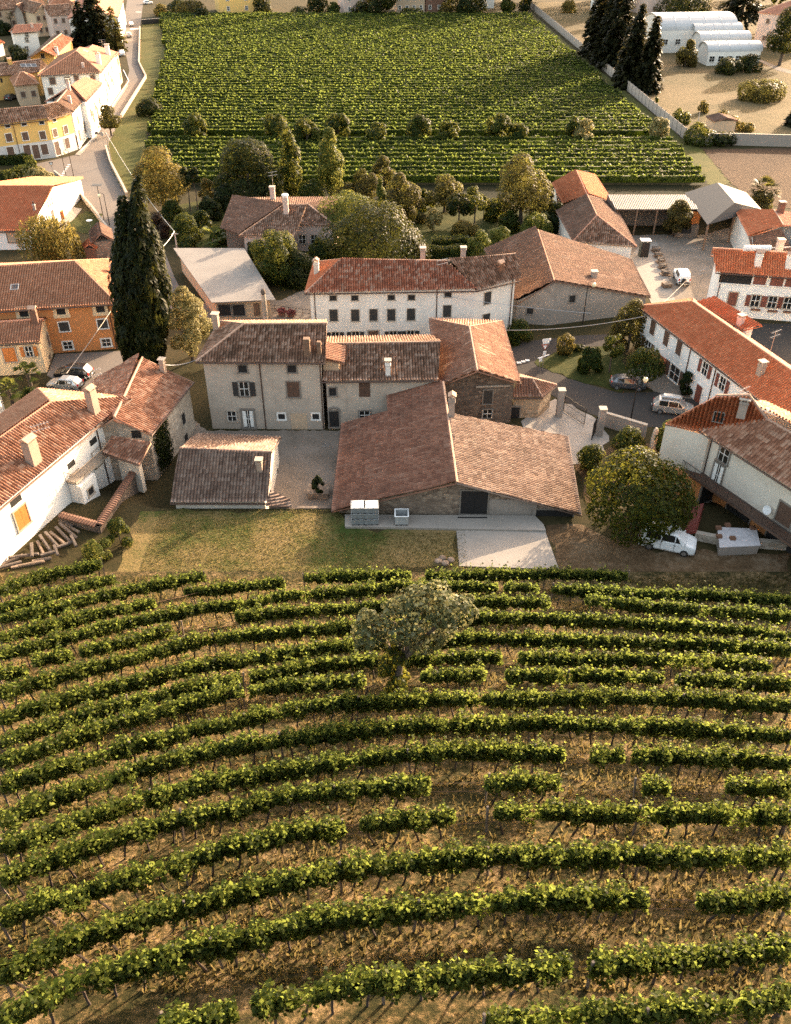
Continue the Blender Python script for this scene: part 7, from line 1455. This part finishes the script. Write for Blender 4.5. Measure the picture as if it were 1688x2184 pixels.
# picking crates and box pallet on the apron
def crate_stack(label, u, v, z, rz):
    B = W(u, v, z); o = thing('crate_stack', label, 'crates', B, None, rz)
    return o, B
for i, (du, dv) in enumerate(((765, 1112), (793, 1112))):
    for k in range(3):
        B = W(du, dv, 2.02) + Vec((0, 0, k * .62)); o = thing('harvest_bin', f"grey slatted harvest bin, {('lowest', 'middle', 'topmost')[k]} of the {('left', 'right')[i]} stack on the concrete apron", 'bin', B, 'harvest bins on the apron', .05); m = MB()
        for s in (-1, 1): m.box((s * .56, 0, .33), (.06, 1.1, .5)).box((0, s * .52, .33), (1.06, .06, .5))
        part('sides', m, M['m_crate_grey'], o, local=True); f = MB()
        for x in (-.5, 0, .5): f.box((x, 0, .045), (.14, 1.15, .09))
        part('feet', f, M['m_metal_dark'], o, local=True); r2 = MB()
        for s in (-1, 1): r2.box((s * .57, 0, .6), (.1, 1.2, .04)).box((0, s * .55, .6), (1.04, .1, .04))
        part('rim', r2, M['m_plastic_grey'], o, local=True)
        if k == 2:
            l = MB().box((0, 0, .62), (1.0, 1.0, .03))
            for x in (-.25, .25): l.box((x, 0, .65), (.06, 1.0, .04))
            l.box((0, 0, .652), (1.0, .06, .04)); part('lid', l, M['m_plastic_white'], o, local=True)
B = W(857, 1113, 2.02); o = thing('box_pallet', 'open grey plastic box pallet alone on the apron', 'bin', B); m = MB()
for s in (-1, 1): m.box((s * .55, 0, .55), (.07, 1.1, .85)).box((0, s * .52, .55), (1.04, .07, .85))
part('sides', m, M['m_plastic_grey'], o, local=True); m = MB().box((0, 0, .16), (1.0, 1.0, .06))
for x in (-.45, 0, .45): m.box((x, 0, .06), (.14, 1.1, .12))
part('pallet_feet', m, M['m_metal_dark'], o, local=True); m = MB()
for s in (-1, 1): m.box((s * .57, 0, .99), (.1, 1.2, .05)).box((0, s * .55, .99), (1.04, .1, .05))
part('rim', m, M['m_plastic_white'], o, local=True)
o = thing('drain_channel', 'dark drain channel in the apron before the barn door', 'grate', W(1008, 1104, 2.03)); part('slots', MB().box((0, 0, .015), (2.6, .16, .02)).box((0, 0, .03), (2.5, .03, .02)), M['m_dark'], o, local=True)
# woodpile: every beam its own thing
pile = [(28, 1196, 1.8, 35), (52, 1190, 2.4, 12), (70, 1180, 2.0, -70), (88, 1172, 2.4, -58), (98, 1164, 2.6, -52), (112, 1158, 2.6, -48), (124, 1150, 2.8, -45), (136, 1144, 2.6, -46), (146, 1138, 2.6, -42), (155, 1130, 1.8, -35), (142, 1120, 1.6, -30), (160, 1160, 1.8, -60), (60, 1206, 2.6, 18), (20, 1210, 2.0, 30), (122, 1180, 1.4, -62), (90, 1196, 1.5, 20), (135, 1168, 1.6, 40), (105, 1188, 1.2, 25)]
words = ['palest beam low in the woodpile', 'long board at the near end of the woodpile', 'short plank leaning on the long board', 'grey beam in the middle of the woodpile', 'weathered beam touching the grey one', 'thick beam high in the woodpile', 'long slanting plank in the woodpile centre', 'second slanting plank in the woodpile centre', 'plank near the top of the woodpile', 'short offcut at the top of the woodpile', 'offcut lying against the white wall', 'broken board off the far side of the woodpile', 'loose board below the woodpile', 'pale board at the left edge of the frame', 'single plank stuck upright from the bank', 'short board between woodpile and first vines', 'crossways board by the tile coped wall', 'small block below the woodpile']
for i, ((u, v, L_, dg), lb) in enumerate(zip(pile, words)):
    B = G(u, v); o = part('timber_beam', MB().box((0, 0, .12 + .12 * (i % 3)), (L_, .24, .16)).box((L_ * .1, .02, .2 + .12 * (i % 3)), (L_ * .7, .14, .06)), M['m_wood_old' if i % 3 else 'm_wood_pale']); o.location = B; o.rotation_euler = (random.uniform(-.1, .1), random.uniform(-.12, .12), R(dg)); tag(o, lb, 'timber', 'timber in the woodpile')
# pallets of firewood in the gravel yard
sp = [(1399, 536), (1404, 548), (1410, 560), (1414, 572), (1419, 586)]
for i, (u, v) in enumerate(sp):
    B = W(u, v); o = thing('firewood_stack', f"heap of split firewood on a pallet, {nth(i + 1)} from the green cabinet", 'firewood', B, 'firewood along the white pavement', .1); part('pallet', MB().box((0, 0, .06), (1.3, 1.2, .12)), M['m_wood'], o, local=True)
    for k in range(16): part('log', MB().tube([(-.5 + random.uniform(-.1, .1), -.5 + .065 * k, .25 + .45 * random.random()), (.5, -.5 + .065 * k + random.uniform(-.1, .1), .25 + .5 * random.random())], .09, 6), M['m_wood_pale' if k % 2 else 'm_wood_old'], o, local=True)
for k in range(4):
    B = W(1422, 612) + Vec((0, 0, .16 * k)); o = thing('pallet', f"wooden pallet on the white pavement, {('bottom', 'second', 'third', 'top')[k]} of its stack", 'pallet', B, 'stack of pallets', .12 + .03 * k); m = MB()
    for j in range(6): m.box((0, -.5 + .2 * j, .13), (1.2, .14, .03))
    part('boards', m, M['m_wood_pale'], o, local=True); m = MB()
    for x in (-.52, 0, .52): m.box((x, 0, .06), (.1, 1.1, .11))
    part('bearers', m, M['m_wood'], o, local=True)
B = W(1372, 546); h_ = zat(B, 512); o = thing('green_cabinet', 'dark green cabinet with white top on the white pavement', 'cabinet', B); part('cabinet_body', MB().box((0, 0, h_ / 2), (1.3, 1.1, h_)), M['m_green_cabinet'], o, local=True); part('top', MB().box((0, 0, h_ + .06), (1.5, 1.3, .12)), M['m_plastic_white'], o, local=True); part('door', MB().box((0, -.56, h_ * .48), (1.1, .03, h_ * .85)), M['m_metal_dark'], o, local=True)
B = W(1462, 503); o = thing('work_shed', 'ramshackle hutch with an orange panel behind the golden tree', 'hutch', B); part('frame', MB().box((0, 0, 1.0), (3.4, 1.4, 1.9)), M['m_wood_old'], o, local=True); part('opening', MB().box((-.2, -.72, 1.1), (1.5, .06, .9)), M['m_dark'], o, local=True); part('orange_panel', MB().box((1.0, .2, 2.9), (1.7, .1, 1.9)), M['m_shutter_orange'], o, local=True)
B = W(131, 466); o = thing('orange_bin', 'orange wheeled bin against the white gable wall', 'bin', B, None, .3); part('bin_body', MB().box((0, 0, .65), (1.1, .9, 1.2)), M['m_shutter_orange'], o, local=True); part('lid', MB().box((0, 0, 1.3), (1.2, 1.0, .12)), M['m_orange'], o, local=True)
for s in (-.4, .4): part('wheel', MB().tube([(s, -.45, .12), (s + .08, -.45, .12)], .12, 8), M['m_tyre'], o, local=True)
# little roofs by the willow
def hut(name, label, u, vb, w_, d_, h_, rise, rz, rm, wm='m_stone'):
    B = W(u, vb); c, s = math.cos(rz), math.sin(rz); X, Y = Vec((c, s, 0)), Vec((-s, c, 0)); o = thing(name, label, 'shed', B); part('wall', MB().box(B + Vec((0, 0, h_ / 2)), (w_, d_, h_), rz), M[wm], o)
    g = lambda x, y, z: B + X * x + Y * y + Vec((0, 0, z)); a, b = w_ / 2 + .3, d_ / 2 + .3; co, q_, uv = roof_mesh('roof', [[g(-a, -b, h_), g(-a, b, h_), g(0, b, h_ + rise), g(0, -b, h_ + rise)], [g(a, b, h_), g(a, -b, h_), g(0, -b, h_ + rise), g(0, b, h_ + rise)]]); put('roof', mesh_np('roof', co - np.array(B), q_, uv), M[rm], o); return o
hut('gate_shelter', 'small stone slate roofed gate shelter next to the cypress', 225, 545, 2.6, 4.6, 3.0, 1.3, heading(236, 545, 222, 480) - math.pi / 2, 'm_tile_brown'); hut('chimney_hut', 'tiny brick hut with tiled pyramid roof by the willow', 199, 556, 1.6, 1.6, 2.2, .8, .2, 'm_tile_red', 'm_terracotta')
hut('ruined_hut', 'ruined hut in the meadow behind the ivy wall', 1534, 284, 5.0, 4.0, 3.0, .6, .1, 'm_tile_brown', 'm_tan')
# terrace of the balcony house
P = [W(u, v, 2.9) for u, v in ((1533, 1122), (1614, 1126), (1622, 1160), (1538, 1164))]; o = thing('terrace_slab', 'tarpaulin covered terrace platform under the balcony', 'terrace', P[3]); part('platform', MB().prism(P, 1.0, 2.7), M['m_concrete_wall'], o); part('tarpaulin', MB().prism([p + (p - sum(P, Vec()) / 4) * .04 for p in P], 2.7, 2.78), M['m_tarp'], o)
for i, (u, v) in enumerate(((1533, 1128), (1552, 1122), (1534, 1146), (1563, 1150), (1606, 1128))): B = W(u, v, 2.78); b_ = part('brick', MB().box((0, 0, .12), (.45, .35, .24)).box((0, 0, .25), (.3, .2, .03)), M['m_rust']); b_.location = B; tag(b_, ('brick at the far left corner of the tarpaulin', 'brick at the far edge of the tarpaulin', 'brick at the left edge of the tarpaulin', 'brick in the middle of the tarpaulin', 'brick at the far right corner of the tarpaulin')[i], 'brick', 'bricks weighing down the tarpaulin')
P = [W(u, v, 2.2) for u, v in ((1480, 1080), (1500, 1084), (1482, 1144), (1460, 1138))]; o = thing('corrugated_sheet', 'dark red corrugated sheet roof by the orange ground floor', 'roof', P[3]); co_, q_, uv_ = roof_mesh('roof', [[P[3], P[0], P[1] + Vec((0, 0, .5)), P[2] + Vec((0, 0, .5))]], pitch=.3, amp=.06, flat=True); put('sheet', mesh_np('sheet', co_ - np.array(P[3]), q_, uv_), M['m_red'], o); part('posts', MB().box((P[3].x + .3, P[3].y + .3, 1.2), (.12, .12, 1.9)).box((P[0].x + .3, P[0].y - .3, 1.2), (.12, .12, 1.9)), M['m_wood'], o)
wallrun('retaining_wall', 'low rubble wall edging the dirt track under the balcony', [(1484, 1150), (1545, 1162), (1688, 1172)], .7, .4, 'm_stone_pale', z=1.8)
# ivy
def ivy(label, pts, mat, n=1600, leaf=.2):
    P = [Vec(p) for p in pts]; o = thing('ivy', label, 'climber', P[0]); a = rng.random((n, 2)); c = (1 - a[:, :1]) * ((1 - a[:, 1:]) * np.array(P[0]) + a[:, 1:] * np.array(P[3])) + a[:, :1] * ((1 - a[:, 1:]) * np.array(P[1]) + a[:, 1:] * np.array(P[2])); nn = (P[1] - P[0]).cross(P[3] - P[0]).normalized(); nn = nn if nn.dot(Vec((-P[0].x, -P[0].y, HC))) > 0 else -nn
    k = np.sin(a[:, 0] * 3.1 + .1) * np.sin(a[:, 1] * 2.6 + .3) + rng.normal(0, .2, n) > .25; c = c[k] + np.array(nn) * rng.uniform(.02, .3, (k.sum(), 1)); co, q_ = leaves(c - np.array(P[0]), np.repeat(np.array([nn]), len(c), 0), leaf); put('foliage', mesh_np('foliage', co, q_), M[mat], o); part('stem', MB().tube([P[0].lerp(P[1], .5), P[2].lerp(P[3], .5)], .05, 5), M['m_bark'], o)
def wp(h, u, v, dz=0): r = wall_hit(h, u, v); return r[0] + r[2] * .05
q = wp(stone_h, 335, 992); q2 = wp(stone_h, 362, 930); ivy('dark ivy hanging on the wall of the old stone house', [Vec((q.x, q.y, .3)), Vec((q2.x, q2.y, .3)), Vec((q2.x, q2.y, 5.2)), Vec((q.x, q.y, 5.0))], 'm_leaf_dark', 2600)
# fallen branches / rubble stones by the ramp
for i, (u, v) in enumerate(((935, 1198), (950, 1203), (962, 1196), (944, 1192))):
    B = W(u, v, 1.82); m = MB().lathe([(.1, 0), (.34, .06), (.3, .18), (.12, .24)], 7); b_ = part('stone', m, M['m_stone']); b_.location = B; b_.rotation_euler = (0, 0, i); tag(b_, ('flat rubble stone farthest left beside the concrete ramp', 'rubble stone lowest by the concrete ramp', 'rubble stone closest to the concrete ramp edge', 'rubble stone farthest from the vines beside the ramp')[i], 'stone', 'rubble beside the ramp')
